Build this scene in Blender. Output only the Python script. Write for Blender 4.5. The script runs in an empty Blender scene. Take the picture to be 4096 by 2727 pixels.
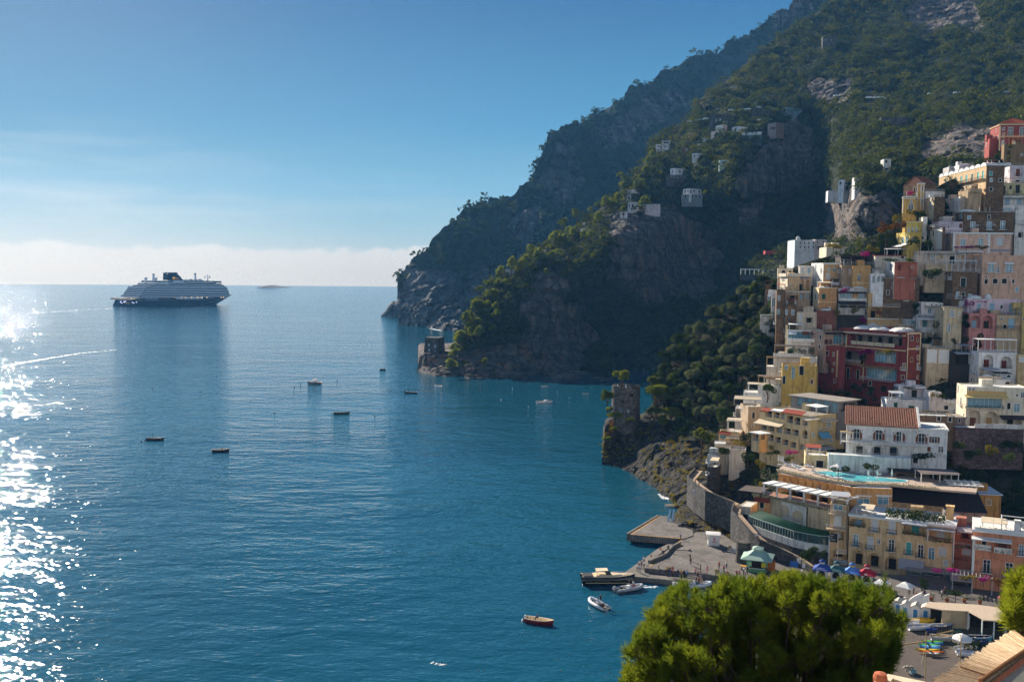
import bpy,math,random
import numpy as np
from mathutils import Vector,Matrix
from mathutils.geometry import tessellate_polygon
R=math.radians
rng=np.random.default_rng(7)
rnd=random.Random(11)
scene=bpy.context.scene
COL=scene.collection
CAMZ=65.0
cam=bpy.data.cameras.new("camera");camo=bpy.data.objects.new("camera",cam);COL.objects.link(camo)
cam.lens=35.0;cam.sensor_width=36.0;cam.clip_start=0.5;cam.clip_end=40000
SEA_R=4000.0
PITCH=math.atan((340.5-287.4+996*65/SEA_R)/996.0)
CM=Matrix.Rotation(math.pi/2-PITCH,4,'X')@Matrix.Rotation(R(0.645),4,'Z')
camo.matrix_world=Matrix.Translation((0,0,CAMZ))@CM
scene.camera=camo
C0=Vector((0,0,CAMZ));CM3=CM.to_3x3();CM3I=CM3.inverted();FPX=1024*35/36.0
AREA={'O':(0,0,2355/4096),'A':(2900,400,1.9599),'B':(2900,1100,1.9599),'C':(2900,1800,1.6915),'E':(3400,600,3.1365),'F':(3500,1950,3.4849),'G':(3400,2300,3.3836),'H':(2280,1950,2.8512),'K':(2380,1440,2.3764),'U':(2500,0,1.4756),'M':(1550,800,1.6504),'N':(2900,2050,3.92),'S':(420,1050,4.2054),'V':(500,1420,1.8115),'W':(1500,2300,2.1409),'T':(3040,960,3.92),'Q':(3040,1360,3.92),'J':(3560,1160,4.3563),'I':(3560,1480,4.3563),'L':(2840,1640,3.92),'X':(2480,380,2.94375),'P':(0,0,0.25)}
def uv(c,x,y):
 a=AREA[c];return((x/a[2]+a[0])/4.0,(y/a[2]+a[1])/4.0)
def ray(c,x,y):
 u,v=uv(c,x,y)
 return(CM3@Vector(((u-512.0)/FPX,(340.5-v)/FPX,-1.0))).normalized()
def atd(c,x,y,d):
 r=ray(c,x,y);return C0+r*(d/r.y)
def onz(c,x,y,z):
 r=ray(c,x,y);return C0+r*((z-CAMZ)/r.z)
def rays(c,P):
 a=AREA[c];P=np.asarray(P,float)
 u=(P[:,0]/a[2]+a[0])/4;v=(P[:,1]/a[2]+a[1])/4
 D=np.stack([(u-512)/FPX,(340.5-v)/FPX,-np.ones_like(u)],1)
 return D@np.array(CM3).T
def ppm(d):return FPX/d
def tag(o,label=None,cat=None,group=None,kind=None):
 if label:o['label']=label
 if cat:o['category']=cat
 if group:o['group']=group
 if kind:o['kind']=kind
 return o
def empty(name,loc=(0,0,0),rz=0.0,label=None,cat=None,group=None):
 o=bpy.data.objects.new(name,None);COL.objects.link(o);o.empty_display_size=0.3
 o.location=loc;o.rotation_euler=(0,0,rz)
 return tag(o,label,cat,group)
def frame(o,rz=None):
 return Matrix.Translation(o.location)@o.rotation_euler.to_matrix().to_4x4()
def copy_tree(o,loc=None,rz=None,label=None,group=None,scale=None):
 def cp(x,par):
  c=x.copy();COL.objects.link(c);c.parent=par
  for ch in KIDS.get(x,()):KIDS.setdefault(c,[]).append(cp(ch,c))
  return c
 r=cp(o,None)
 if loc is not None:r.location=loc
 if rz is not None:r.rotation_euler=(0,0,rz)
 if scale is not None:r.scale=scale if hasattr(scale,'__len__')else(scale,)*3
 return tag(r,label,None,group)
KIDS={}
def link_mesh(name,me,mats,parent=None,smooth=False):
 o=bpy.data.objects.new(name,me);COL.objects.link(o)
 for m in(mats if isinstance(mats,(list,tuple))else[mats]):me.materials.append(m)
 if parent is not None:
  o.parent=parent;KIDS.setdefault(parent,[]).append(o)
 if smooth:me.polygons.foreach_set('use_smooth',[True]*len(me.polygons))
 return o
def np_mesh(name,V,F,mats,parent=None,smooth=False,mi=None,attrs=None):
 V=np.asarray(V,np.float32);F=np.asarray(F,np.int32);k=F.shape[1]
 me=bpy.data.meshes.new(name)
 me.vertices.add(len(V));me.vertices.foreach_set('co',V.ravel())
 me.loops.add(F.size);me.loops.foreach_set('vertex_index',F.ravel())
 me.polygons.add(len(F));me.polygons.foreach_set('loop_start',np.arange(0,F.size,k,dtype=np.int32))
 try:me.polygons.foreach_set('loop_total',np.full(len(F),k,np.int32))
 except Exception:pass
 me.update(calc_edges=True)
 if mi is not None:me.polygons.foreach_set('material_index',np.asarray(mi,np.int32))
 for an,av in(attrs or{}).items():
  at=me.attributes.new(an,'FLOAT','POINT');at.data.foreach_set('value',np.asarray(av,np.float32))
 me.validate()
 return link_mesh(name,me,mats,parent,smooth)
class MB:
 """collects pieces of one mesh; M places them"""
 def __init__(s,M=None):s.v=[];s.f=[];s.m=[];s.M=M;s.mi=0
 def add(s,vs,fs,mi=None):
  o=len(s.v)
  s.v+=[tuple(s.M@Vector(p))for p in vs]if s.M else[tuple(p)for p in vs]
  for f in fs:s.f.append(tuple(i+o for i in f));s.m.append(s.mi if mi is None else mi)
  return s
 def box(s,x0,x1,y0,y1,z0,z1,mi=None):
  return s.add([(x0,y0,z0),(x1,y0,z0),(x1,y1,z0),(x0,y1,z0),(x0,y0,z1),(x1,y0,z1),(x1,y1,z1),(x0,y1,z1)],[(0,3,2,1),(4,5,6,7),(0,1,5,4),(1,2,6,5),(2,3,7,6),(3,0,4,7)],mi)
 def prism(s,pts,z0,z1,mi=None):
  n=len(pts);a=sum(pts[i][0]*pts[(i+1)%n][1]-pts[(i+1)%n][0]*pts[i][1]for i in range(n))
  if a<0:pts=pts[::-1]
  vs=[(p[0],p[1],z0)for p in pts]+[(p[0],p[1],z1)for p in pts]
  return s.add(vs,[tuple(range(n))[::-1],tuple(range(n,2*n))]+[(i,(i+1)%n,(i+1)%n+n,i+n)for i in range(n)],mi)
 def tube(s,pts,r,n=6,mi=None,cap=True):
  pts=[Vector(p)for p in pts];rs=r if hasattr(r,'__len__')else[r]*len(pts);vs=[];fs=[]
  for i,p in enumerate(pts):
   t=(pts[min(i+1,len(pts)-1)]-pts[max(i-1,0)])
   t=t.normalized()if t.length>1e-9 else Vector((0,0,1))
   a=t.cross(Vector((0,0,1))if abs(t.z)<.9 else Vector((1,0,0))).normalized();b=t.cross(a)
   for k in range(n):
    q=2*math.pi*k/n;vs.append(p+(a*math.cos(q)+b*math.sin(q))*rs[i])
  for i in range(len(pts)-1):
   for k in range(n):fs.append((i*n+k,i*n+(k+1)%n,(i+1)*n+(k+1)%n,(i+1)*n+k))
  if cap:fs+=[tuple(range(n))[::-1],tuple(range((len(pts)-1)*n,len(pts)*n))]
  return s.add(vs,[f[::-1]for f in fs],mi)
 def lathe(s,prof,n=16,mi=None,c=(0,0),a0=0.0,a1=2*math.pi):
  vs=[];fs=[];full=abs(a1-a0-2*math.pi)<1e-6;m=n if full else n+1
  for(r,z)in prof:
   for k in range(m):
    q=a0+(a1-a0)*k/n;vs.append((c[0]+r*math.cos(q),c[1]+r*math.sin(q),z))
  for i in range(len(prof)-1):
   for k in range(n):fs.append((i*m+k,i*m+(k+1)%m,(i+1)*m+(k+1)%m,(i+1)*m+k))
  return s.add(vs,fs,mi)
 def quad(s,a,b,c,d,mi=None):return s.add([a,b,c,d],[(0,1,2,3)],mi)
 def slab(s,a,b,c,d,t,mi=None):
  k=Vector((0,0,t));lo=[Vector(p)-k for p in(a,b,c,d)]
  return s.add([a,b,c,d]+lo,[(0,1,2,3),(7,6,5,4),(0,4,5,1),(1,5,6,2),(2,6,7,3),(3,7,4,0)],mi)
 def build(s,name,mats,parent=None,smooth=False):
  if not s.v:return None
  me=bpy.data.meshes.new(name);me.from_pydata(s.v,[],s.f);me.polygons.foreach_set('material_index',s.m);me.update()
  return link_mesh(name,me,mats,parent,smooth)
def vnoise(P,seed=0):
 P=np.asarray(P,np.float64);I=np.floor(P).astype(np.int64);f=P-I;f=f*f*(3-2*f)
 def h(ix,iy,iz):
  n=(ix*374761393+iy*668265263+iz*2147483647+seed*1274126177)&0xffffffff
  n=((n^(n>>13))*1274126177)&0xffffffff
  n=((n^(n>>16))*2246822519)&0xffffffff
  return((n^(n>>15))&0xffffff)/float(0xffffff)
 x,y,z=I.T;r=0
 for dx in(0,1):
  for dy in(0,1):
   for dz in(0,1):
    w=(f[:,0]if dx else 1-f[:,0])*(f[:,1]if dy else 1-f[:,1])*(f[:,2]if dz else 1-f[:,2])
    r=r+w*h(x+dx,y+dy,z+dz)
 return r*2-1
def fbm(P,o=4,seed=0,gain=.5,ridged=False):
 s=0;a=1;t=0;P=np.asarray(P,float)
 for k in range(o):
  n=vnoise(P*2.03**k+k*17.3,seed+k);n=(1-2*np.abs(n))if ridged else n
  s=s+a*n;t+=a;a*=gain
 return s/t
def s2l(c):return tuple((x/255/12.92 if x/255<=.04045 else((x/255+.055)/1.055)**2.4)for x in c)
MATS={}
class NT:
 def __init__(s,nt):s.nt=nt;s.n=nt.nodes;s.l=nt.links
 def new(s,t,**kw):
  n=s.n.new(t)
  for k,v in kw.items():setattr(n,k,v)
  return n
 def set(s,inp,v):
  if hasattr(v,'is_linked')or isinstance(v,bpy.types.NodeSocket):s.l.new(v,inp)
  else:inp.default_value=v
 def math(s,op,a,b=0.0,clamp=False):
  n=s.new('ShaderNodeMath',operation=op,use_clamp=clamp);s.set(n.inputs[0],a);s.set(n.inputs[1],b);return n.outputs[0]
 def mix(s,f,a,b,bt='MIX'):
  n=s.new('ShaderNodeMix',data_type='RGBA',blend_type=bt);s.set(n.inputs[0],f);s.set(n.inputs[6],a if not isinstance(a,tuple)else(*a,1)[:4]);s.set(n.inputs[7],b if not isinstance(b,tuple)else(*b,1)[:4]);return n.outputs[2]
 def noise(s,vec,scale,detail=4.0,rough=.55,dist=0.0):
  n=s.new('ShaderNodeTexNoise');s.set(n.inputs['Vector'],vec);n.inputs['Scale'].default_value=scale;n.inputs['Detail'].default_value=detail
  n.inputs['Roughness'].default_value=rough;n.inputs['Distortion'].default_value=dist;return n.outputs['Fac']
 def ramp(s,f,stops,interp='LINEAR'):
  n=s.new('ShaderNodeValToRGB');n.color_ramp.interpolation=interp;e=n.color_ramp.elements
  while len(e)<len(stops):e.new(.5)
  for x,(p,c)in zip(e,stops):x.position=p;x.color=(*c,1)if hasattr(c,'__len__')else(c,c,c,1)
  s.set(n.inputs[0],f);return n.outputs[0]
 def mapr(s,f,a,b,c,d):
  n=s.new('ShaderNodeMapRange');s.set(n.inputs[0],f)
  for i,x in enumerate((a,b,c,d)):n.inputs[i+1].default_value=x
  return n.outputs[0]
 def scl(s,vec,sc):
  n=s.new('ShaderNodeMapping');s.set(n.inputs[0],vec);n.inputs['Scale'].default_value=sc;return n.outputs[0]
 def bump(s,h,strength,dist):
  n=s.new('ShaderNodeBump');n.inputs['Strength'].default_value=strength;n.inputs['Distance'].default_value=dist;s.set(n.inputs['Height'],h);return n.outputs[0]
def newmat(name):
 m=bpy.data.materials.new(name);m.use_nodes=True;t=NT(m.node_tree);t.b=m.node_tree.nodes['Principled BSDF']
 t.out=m.node_tree.nodes['Material Output'];t.pos=t.new('ShaderNodeNewGeometry').outputs['Position']
 t.b.inputs['Specular IOR Level'].default_value=.25
 return m,t
def plain(name,rgb,rough=.8,var=.12,sc=1.5,bump=0.0,metal=0.0,spec=.25,emit=None,streak=0.0):  # the gold paint is also given a faint glow of its own
 """painted / plaster / cloth surface with uneven tone and stains"""
 if name in MATS:return MATS[name]
 m,t=newmat(name);c=s2l(rgb)
 n=t.noise(t.pos,sc,5,.6)
 col=t.mix(t.mapr(n,.25,.75,0,1),tuple(x*(1-var)for x in c),tuple(min(1,x*(1+var))for x in c))
 if streak:
  st=t.noise(t.scl(t.pos,(1.1,1.1,.12)),1.3,5,.65)
  col=t.mix(t.math('MULTIPLY',t.mapr(st,.5,.72,0,1),streak),col,tuple(x*y for x,y in zip(c,(.5,.46,.42))))
  st2=t.noise(t.pos,.35,6,.7)
  col=t.mix(t.math('MULTIPLY',t.mapr(st2,.52,.7,0,1),streak*.7),col,tuple(x*y for x,y in zip(c,(.52,.49,.46))))
 t.set(t.b.inputs['Base Color'],col)
 t.b.inputs['Roughness'].default_value=rough;t.b.inputs['Metallic'].default_value=metal;t.b.inputs['Specular IOR Level'].default_value=spec
 if bump:t.set(t.b.inputs['Normal'],t.bump(t.noise(t.pos,sc*6,6,.65),.6,bump))
 if emit:
  t.b.inputs['Emission Color'].default_value=(*s2l(rgb),1);t.b.inputs['Emission Strength'].default_value=emit
 MATS[name]=m;return m
def plaster(rgb):
 l=.3*rgb[0]+.55*rgb[1]+.15*rgb[2];rgb=tuple(int(x*.78+l*k*.22)for x,k in zip(rgb,(1.04,.98,.90)));return plain('plaster_%02x%02x%02x'%rgb,rgb,.9,.14,.6,.03,streak=1.0)
def stone(name='stone',a=(120,112,104),b=(72,68,66),sc=1.6):
 if name in MATS:return MATS[name]
 m,t=newmat(name)
 v=t.new('ShaderNodeTexVoronoi',feature='F1');t.set(v.inputs['Vector'],t.scl(t.pos,(1,1,1.5)));v.inputs['Scale'].default_value=sc
 e=t.new('ShaderNodeTexVoronoi',feature='DISTANCE_TO_EDGE');t.set(e.inputs['Vector'],t.scl(t.pos,(1,1,1.5)));e.inputs['Scale'].default_value=sc
 sep=t.new('ShaderNodeSeparateColor');t.l.new(v.outputs['Color'],sep.inputs[0])
 col=t.mix(sep.outputs[0],s2l(a),s2l(b));n=t.noise(t.pos,.3,6,.65)
 col=t.mix(t.mapr(n,.42,.65,0,.6),col,tuple(x*.55 for x in s2l(b)))
 col=t.mix(t.mapr(e.outputs['Distance'],0,.08,.7,0),col,tuple(x*.4 for x in s2l(b)))
 t.set(t.b.inputs['Base Color'],col);t.b.inputs['Roughness'].default_value=.95
 t.set(t.b.inputs['Normal'],t.bump(t.math('ADD',t.mapr(e.outputs['Distance'],0,.15,0,1),n),.8,.08))
 MATS[name]=m;return m
def glassy(name,rgb,rough=.12,spec=.8):
 return plain(name,rgb,rough,.35,.8,0,spec=spec)
SUN_AZ,SUN_EL=R(-29.7),R(26)
SD=Vector((math.sin(SUN_AZ)*math.cos(SUN_EL),math.cos(SUN_AZ)*math.cos(SUN_EL),math.sin(SUN_EL)))
sl=bpy.data.lights.new("sun",'SUN');sl.energy=5.0;sl.angle=R(0.53);sl.color=(1.0,.90,.76)
so=bpy.data.objects.new("sun",sl);COL.objects.link(so);so.rotation_euler=SD.to_track_quat('Z','Y').to_euler();so.location=(0,0,400)
w=bpy.data.worlds.new("World");scene.world=w;w.use_nodes=True
t=NT(w.node_tree);bg=w.node_tree.nodes['Background']
sky=t.new('ShaderNodeTexSky',sky_type='NISHITA',sun_disc=False,sun_elevation=SUN_EL,sun_rotation=-SUN_AZ*-1,altitude=60,air_density=1.0,dust_density=.6,ozone_density=2.0)
tc=t.new('ShaderNodeTexCoord').outputs['Generated'];sp=t.new('ShaderNodeSeparateXYZ');t.l.new(tc,sp.inputs[0])
X,Y,Z=sp.outputs
nsk=t.mix(1.0,sky.outputs[0],(.07,.07,.07),'MULTIPLY')
SK=.5
def K(*c):return tuple(x*SK for x in s2l(c))
az=t.math('ARCTAN2',X,Y)
grad=t.ramp(Z,[(0.0,K(196,206,206)),(.035,K(156,192,202)),(.075,K(112,174,198)),(.14,K(66,146,188)),(.26,K(32,104,158)),(.5,K(20,80,134)),(1,K(20,62,114))])
wv=t.noise(t.scl(tc,(3,3,30)),2.2,6,.6,.4)
wm=t.math('MULTIPLY',t.mapr(wv,.46,.72,0,.55),t.math('MULTIPLY',t.mapr(Z,.01,.05,.3,1),t.mapr(Z,.06,.15,1,0)))
wm=t.math('MULTIPLY',wm,t.mapr(az,-.05,-.45,.25,1))
grad=t.mix(wm,grad,K(214,222,222))
bn=t.noise(t.scl(tc,(1,1,1.6)),16,7,.62)
top=t.math('ADD',t.mapr(bn,.3,.7,.012,.027),t.mapr(az,-.5,.1,.0,.004))
bank=t.mapr(t.math('SUBTRACT',top,Z),-.0015,.0025,0,1)
bank=t.math('MAXIMUM',bank,0)
bcol=t.mix(t.mapr(bn,.35,.65,0,1),K(222,221,216),K(238,235,228))
bcol=t.mix(t.mapr(Z,.0,.03,1,0),bcol,K(216,214,208))
grad=t.mix(bank,grad,bcol)
glow=t.math('MULTIPLY',t.mapr(az,-.15,-.6,0,.55),t.mapr(Z,0,.12,1,0));grad=t.mix(glow,grad,(.62,.61,.56))
mixs=t.mix(.9,nsk,grad)
rear=t.math('MULTIPLY',t.mapr(Y,.10,-.30,0,1),t.mapr(Z,.22,.55,1,0))  # brighter low sky behind the camera, added to fill the shaded facades
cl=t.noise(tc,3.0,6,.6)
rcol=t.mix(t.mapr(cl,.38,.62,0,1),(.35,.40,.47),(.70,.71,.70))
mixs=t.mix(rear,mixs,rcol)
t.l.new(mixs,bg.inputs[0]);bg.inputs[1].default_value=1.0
vs=scene.view_settings;scene.display_settings.display_device='sRGB';vs.view_transform='Standard';vs.look='None';vs.exposure=1.0;vs.gamma=1
cy=scene.cycles;cy.max_bounces=5;cy.diffuse_bounces=2;cy.glossy_bounces=3;cy.transmission_bounces=3;cy.transparent_max_bounces=6;cy.volume_bounces=0
cy.caustics_reflective=False;cy.caustics_refractive=False;cy.use_denoising=True;cy.denoising_prefilter='FAST';cy.use_adaptive_sampling=False;cy.filter_width=1.5;cy.sample_clamp_indirect=4.0
HAZE=True
if HAZE:
 m=bpy.data.materials.new('air');m.use_nodes=True;q=NT(m.node_tree);q.n.clear()
 o_=q.new('ShaderNodeOutputMaterial');pv=q.new('ShaderNodeVolumePrincipled');pv.inputs['Color'].default_value=(.16,.50,1.0,1)
 pv.inputs['Density'].default_value=7e-5;pv.inputs['Anisotropy'].default_value=0.1;q.l.new(pv.outputs[0],o_.inputs['Volume'])
 hz=MB();hz.box(-4600,4600,-300,4600,-6.0,470);h=hz.build('haze',m);tag(h,'thin blue sea haze over the whole bay','haze',kind='stuff')
def sea_mat():
 m,t=newmat('sea_water')
 p=t.scl(t.pos,(1,1,1))
 rot=t.new('ShaderNodeMapping');t.set(rot.inputs[0],t.pos);rot.inputs['Rotation'].default_value=(0,0,R(18));rot.inputs['Scale'].default_value=(.55,1.0,1)
 n1=t.noise(rot.outputs[0],.07,2,.5,.3);n2=t.noise(rot.outputs[0],.28,2,.55,.35);n3=t.noise(rot.outputs[0],1.2,1,.5,.3)
 h=t.math('ADD',t.math('MULTIPLY',n1,2.6),t.math('ADD',t.math('MULTIPLY',n2,1.5),t.math('MULTIPLY',n3,.40)))
 gust=t.noise(t.scl(t.pos,(.6,1.6,1)),.011,3,.6)
 sp=t.new('ShaderNodeSeparateXYZ');t.l.new(t.pos,sp.inputs[0]);far_=t.mapr(sp.outputs[1],450,1900,1,1.1)
 h=t.math('MULTIPLY',h,t.math('MULTIPLY',t.mapr(gust,.3,.7,.65,1.25),far_))
 t.set(t.b.inputs['Normal'],t.bump(h,1.0,SEA_BUMP))
 pat=t.noise(t.scl(t.pos,(1,1,1)),.006,4,.6)
 t.set(t.b.inputs['Base Color'],t.mix(t.mapr(pat,.35,.65,0,1),(.005,.066,.112),(.008,.088,.140)))
 t.set(t.b.inputs['Roughness'],t.mapr(sp.outputs[1],350,1700,.05,.09));t.b.inputs['IOR'].default_value=1.33;t.b.inputs['Specular IOR Level'].default_value=.5
 return m
SEA_BUMP=.29
a=np.linspace(0,2*math.pi,240,endpoint=False)
rad=[0.0,60,300,1000,2400,SEA_R]
V=[(0,0,0)]+[(r*math.cos(q),r*math.sin(q),0)for r in rad[1:]for q in a]
Fq=[]
n=len(a)
for k in range(n):Fq.append((0,1+k,1+(k+1)%n,1+(k+1)%n))
sea=MB();sea.v=V
for k in range(n):sea.f.append((0,1+k,1+(k+1)%n));sea.m.append(0)
for i in range(len(rad)-2):
 for k in range(n):sea.f.append((1+i*n+k,1+(i+1)*n+k,1+(i+1)*n+(k+1)%n,1+i*n+(k+1)%n));sea.m.append(0)
tag(sea.build('sea',sea_mat()),'blue sea of the bay with small ripples','sea',kind='structure')
class RBF:
 def __init__(s,P,d,k=1.0):
  s.P=np.asarray(P,float)/100;d=np.asarray(d,float);n=len(s.P)
  A=np.zeros((n+3,n+3));r=np.linalg.norm(s.P[:,None]-s.P[None],axis=2);A[:n,:n]=r+np.eye(n)*.02*k
  A[:n,n]=A[n,:n]=1;A[:n,n+1:]=s.P;A[n+1:,:n]=s.P.T
  s.w=np.linalg.solve(A,np.concatenate([d,np.zeros(3)]))
 def __call__(s,Q):
  Q=np.asarray(Q,float)/100;out=np.empty(len(Q))
  for i in range(0,len(Q),20000):
   q=Q[i:i+20000];r=np.linalg.norm(q[:,None]-s.P[None],axis=2);n=len(s.P)
   out[i:i+20000]=r@s.w[:n]+s.w[n]+q@s.w[n+1:]
  return out
def wdep(x,y):return onz('O',x,y,0).y
def inpoly(P,poly):
 x,y=P[:,0],P[:,1];c=np.zeros(len(P),bool);n=len(poly)
 for i in range(n):
  x1,y1=poly[i];x2,y2=poly[(i+1)%n]
  k=((y1>y)!=(y2>y))&(x<(x2-x1)*(y-y1)/(y2-y1+1e-9)+x1);c^=k
 return c
def soft(P,polys,wob=14,seed=5):
 Q=P+np.stack([fbm(np.c_[P/35.0,np.zeros(len(P))],3,seed),fbm(np.c_[P/35.0,np.ones(len(P))*9],3,seed+1)],1)*wob
 m=np.zeros(len(P))
 for p in polys:m=np.maximum(m,inpoly(Q,p).astype(float))
 return m
def relief(name,pairs,dep,ncol,nrow,amp,mat,rocks=(),lead=0.0,label=None,kind='structure',back=60,foot=True,seed=1,fine=1.0,strat=1.0):
 """pairs: (foot point, ridge point) in overview places; dep: distance over the picture"""
 pr=np.asarray(pairs,float);tt=np.concatenate([[0],np.cumsum(np.linalg.norm(np.diff(pr.mean(1),axis=0),axis=1))]);tt/=tt[-1]
 T=np.linspace(0,1,ncol);B=np.stack([np.interp(T,tt,pr[:,0,k])for k in(0,1)],1);A=np.stack([np.interp(T,tt,pr[:,1,k])for k in(0,1)],1)
 S=np.linspace(0,1,nrow)
 G=B[:,None]*(1-S)[None,:,None]+A[:,None]*S[None,:,None]
 G=G.reshape(-1,2);d=dep(G);r=rays('O',G);P=np.array(C0)+r*(d/r[:,1])[:,None]
 rk=soft(G,rocks,26,seed)if rocks else np.zeros(len(G))
 g=fbm(P/np.array([60,60,140.])/(2.2 if fine>1.5 else 1),4,seed,ridged=fine>1.5);lg=fbm(P/np.array([22,22,55.]),4,seed+3,ridged=True);sm=fbm(P/np.array([7,7,9.])/fine,4,seed+7,ridged=True)
 st=fbm(np.c_[P[:,0]/40,P[:,1]/40,P[:,2]/6.0],3,seed+11)
 vr=fbm(P/np.array([13,13,80.])/fine,5,seed+13,ridged=True)
 dd=amp*(g*1.0+lg*.22*(1-.3*rk)+sm*.14*(.4+1.2*rk)*fine+st*.05*rk*strat+vr*.34*rk)
 if lead:dd=dd*np.repeat(np.clip(T/lead,.12,1),nrow)
 edge=1.0;sm2=fbm(P/np.array([4,4,7.])/fine,3,seed+17,ridged=True);dd=dd+amp*.10*rk*sm2
 P+=(r/np.linalg.norm(r,axis=1)[:,None])*(dd*edge)[:,None]
 if fine>1.5:P[:,2]+=fbm(P/80.0,4,seed+41,ridged=True)*amp*.35*np.tile(S,ncol)**.5
 P[:,2]+=fbm(P/9.0/fine,4,seed+21)*amp*.10*edge;P[:,0]+=fbm(P/8.0/fine,4,seed+31)*amp*.10*edge
 P=P.reshape(ncol,nrow,3);rkg=rk.reshape(ncol,nrow);Gg=G.reshape(ncol,nrow,2)
 rows=[P[:,i]for i in range(nrow)];rks=[rkg[:,i]for i in range(nrow)]
 P[:,0,2]=np.minimum(P[:,0,2],-.6)
 if foot:
  f0=P[:,0].copy();f0[:,2]=-4;f0[:,1]-=.4;rows.insert(0,f0);rks.insert(0,np.ones(ncol))
 top=P[:,-1];back_n=5
 for k in range(1,back_n+1):
  q=top.copy();rd=(top-np.array(C0))[:,:2];q[:,:2]+=rd/np.linalg.norm(rd,axis=1)[:,None]*back*k/back_n;q[:,2]=top[:,2]*(1-(k/back_n)**1.5)-(4 if k==back_n else 0);rows.append(q);rks.append(rks[-1])
 V=np.stack(rows,1);nr=V.shape[1];Vf=V.reshape(-1,3)
 idx=np.arange(ncol*nr).reshape(ncol,nr);F=np.stack([idx[:-1,:-1],idx[1:,:-1],idx[1:,1:],idx[:-1,1:]],-1).reshape(-1,4)
 o=np_mesh(name,Vf,F,mat,smooth=True,attrs={'rock':np.stack(rks,1).ravel()})
 tag(o,label,None,None,kind)
 return dict(P=P,rock=rkg,G=Gg,obj=o)
def ground_mat(name,vegs,rocks,rs=1.0):
 m,t=newmat(name);p=t.pos
 at=t.new('ShaderNodeAttribute',attribute_name='rock').outputs['Fac']
 nz=t.noise(p,.045*rs,6,.68);n2=t.noise(p,.35*rs,5,.65)
 k=t.mapr(t.math('ADD',at,t.math('ADD',t.math('MULTIPLY',t.math('SUBTRACT',nz,.5),1.3),t.math('MULTIPLY',t.math('SUBTRACT',n2,.5),.9))),.35,.62,0,1)
 veg=t.mix(t.mapr(n2,.3,.7,0,1),vegs[0],vegs[1]);veg=t.mix(t.mapr(nz,.5,.68,0,.8),veg,vegs[2])
 stv=t.noise(t.scl(p,(.16*rs,.16*rs,.018*rs)),1.0,7,.68,.6);st2=t.noise(t.scl(p,(.05*rs,.05*rs,.30*rs)),1.0,5,.6)
 rc=t.ramp(stv,[(.28,rocks[0]),(.45,rocks[1]),(.56,rocks[2]),(.66,rocks[3]),(.8,rocks[1])])
 rc=t.mix(t.mapr(st2,.45,.62,0,.5),rc,tuple(x*.45 for x in rocks[0]))
 t.b.inputs['Roughness'].default_value=.95;t.b.inputs['Specular IOR Level'].default_value=.12
 vo=t.new('ShaderNodeTexVoronoi',feature='DISTANCE_TO_EDGE');t.set(vo.inputs['Vector'],t.scl(p,(.13*rs,.13*rs,.045*rs)));vo.inputs['Scale'].default_value=1.0;vo.inputs['Randomness'].default_value=1.0
 cr=t.mapr(t.math('ADD',vo.outputs['Distance'],t.math('MULTIPLY',t.math('SUBTRACT',n2,.5),.12)),.0,.07,1,0);rc=t.mix(t.math('MULTIPLY',cr,.65),rc,tuple(x*.3 for x in rocks[0]))
 t.set(t.b.inputs['Base Color'],t.mix(k,veg,rc))
 h=t.math('ADD',stv,t.math('MULTIPLY',n2,.8));h=t.math('SUBTRACT',h,t.math('MULTIPLY',cr,.5));h=t.math('ADD',h,t.math('MULTIPLY',st2,.5))
 t.set(t.b.inputs['Normal'],t.bump(h,1.0,2.2/rs));return m
VEG=[(.010,.018,.006),(.022,.031,.010),(.042,.041,.017)]
RCK=[(.070,.064,.066),(.150,.134,.126),(.23,.195,.172),(.33,.18,.125)]
hill_m=ground_mat('hill_ground',VEG,RCK,.8)
far_m=ground_mat('far_ground',[(.022,.032,.022),(.042,.050,.034),(.075,.072,.055)],[(.075,.078,.082),(.15,.15,.15),(.23,.22,.21),(.21,.17,.14)],.5)
near_m=ground_mat('near_ground',[(.016,.021,.008),(.035,.036,.016),(.085,.07,.045)],[(.020,.019,.019),(.042,.040,.038),(.085,.078,.070),(.085,.068,.052)],2.6)
def leaf_mat(name,a,b,tr=.35,c=None):
 m,t=newmat(name);n=t.noise(t.pos,.22,3,.6)
 oi=t.new('ShaderNodeObjectInfo').outputs['Random']
 at=t.new('ShaderNodeAttribute',attribute_name='tint').outputs['Fac']
 f=t.math('ADD',t.math('MULTIPLY',n,.45),t.math('ADD',t.math('MULTIPLY',oi,.3),t.math('MULTIPLY',at,.4)))
 col=t.mix(t.mapr(f,.25,.85,0,1),a,b)
 if c:col=t.mix(t.mapr(at,.82,.9,0,1),col,c)
 t.n.remove(t.b);d=t.new('ShaderNodeBsdfDiffuse');tl=t.new('ShaderNodeBsdfTranslucent');mx=t.new('ShaderNodeMixShader')
 t.set(d.inputs[0],col);t.set(tl.inputs[0],t.mix(1.0,col,(1.5,1.45,.7),'MULTIPLY'));mx.inputs[0].default_value=tr
 t.l.new(d.outputs[0],mx.inputs[1]);t.l.new(tl.outputs[0],mx.inputs[2]);t.l.new(mx.outputs[0],t.out.inputs[0]);return m
def leaf_quads(C,S,g,up=.35,stretch=1.0):
 """leaf-sized faces at C (n,3) with sizes S"""
 n=len(C);N=g.normal(size=(n,3));N[:,2]=np.abs(N[:,2])+up;N/=np.linalg.norm(N,axis=1)[:,None]
 A=np.cross(N,g.normal(size=(n,3)));A/=np.linalg.norm(A,axis=1)[:,None]+1e-9;B=np.cross(N,A)
 A=A*(S*stretch)[:,None];B=B*S[:,None]*.62
 V=np.stack([C-A,C-B+A*.1,C+A,C+B-A*.1],1).reshape(-1,3);F=np.arange(n*4).reshape(n,4);return V,F
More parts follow.
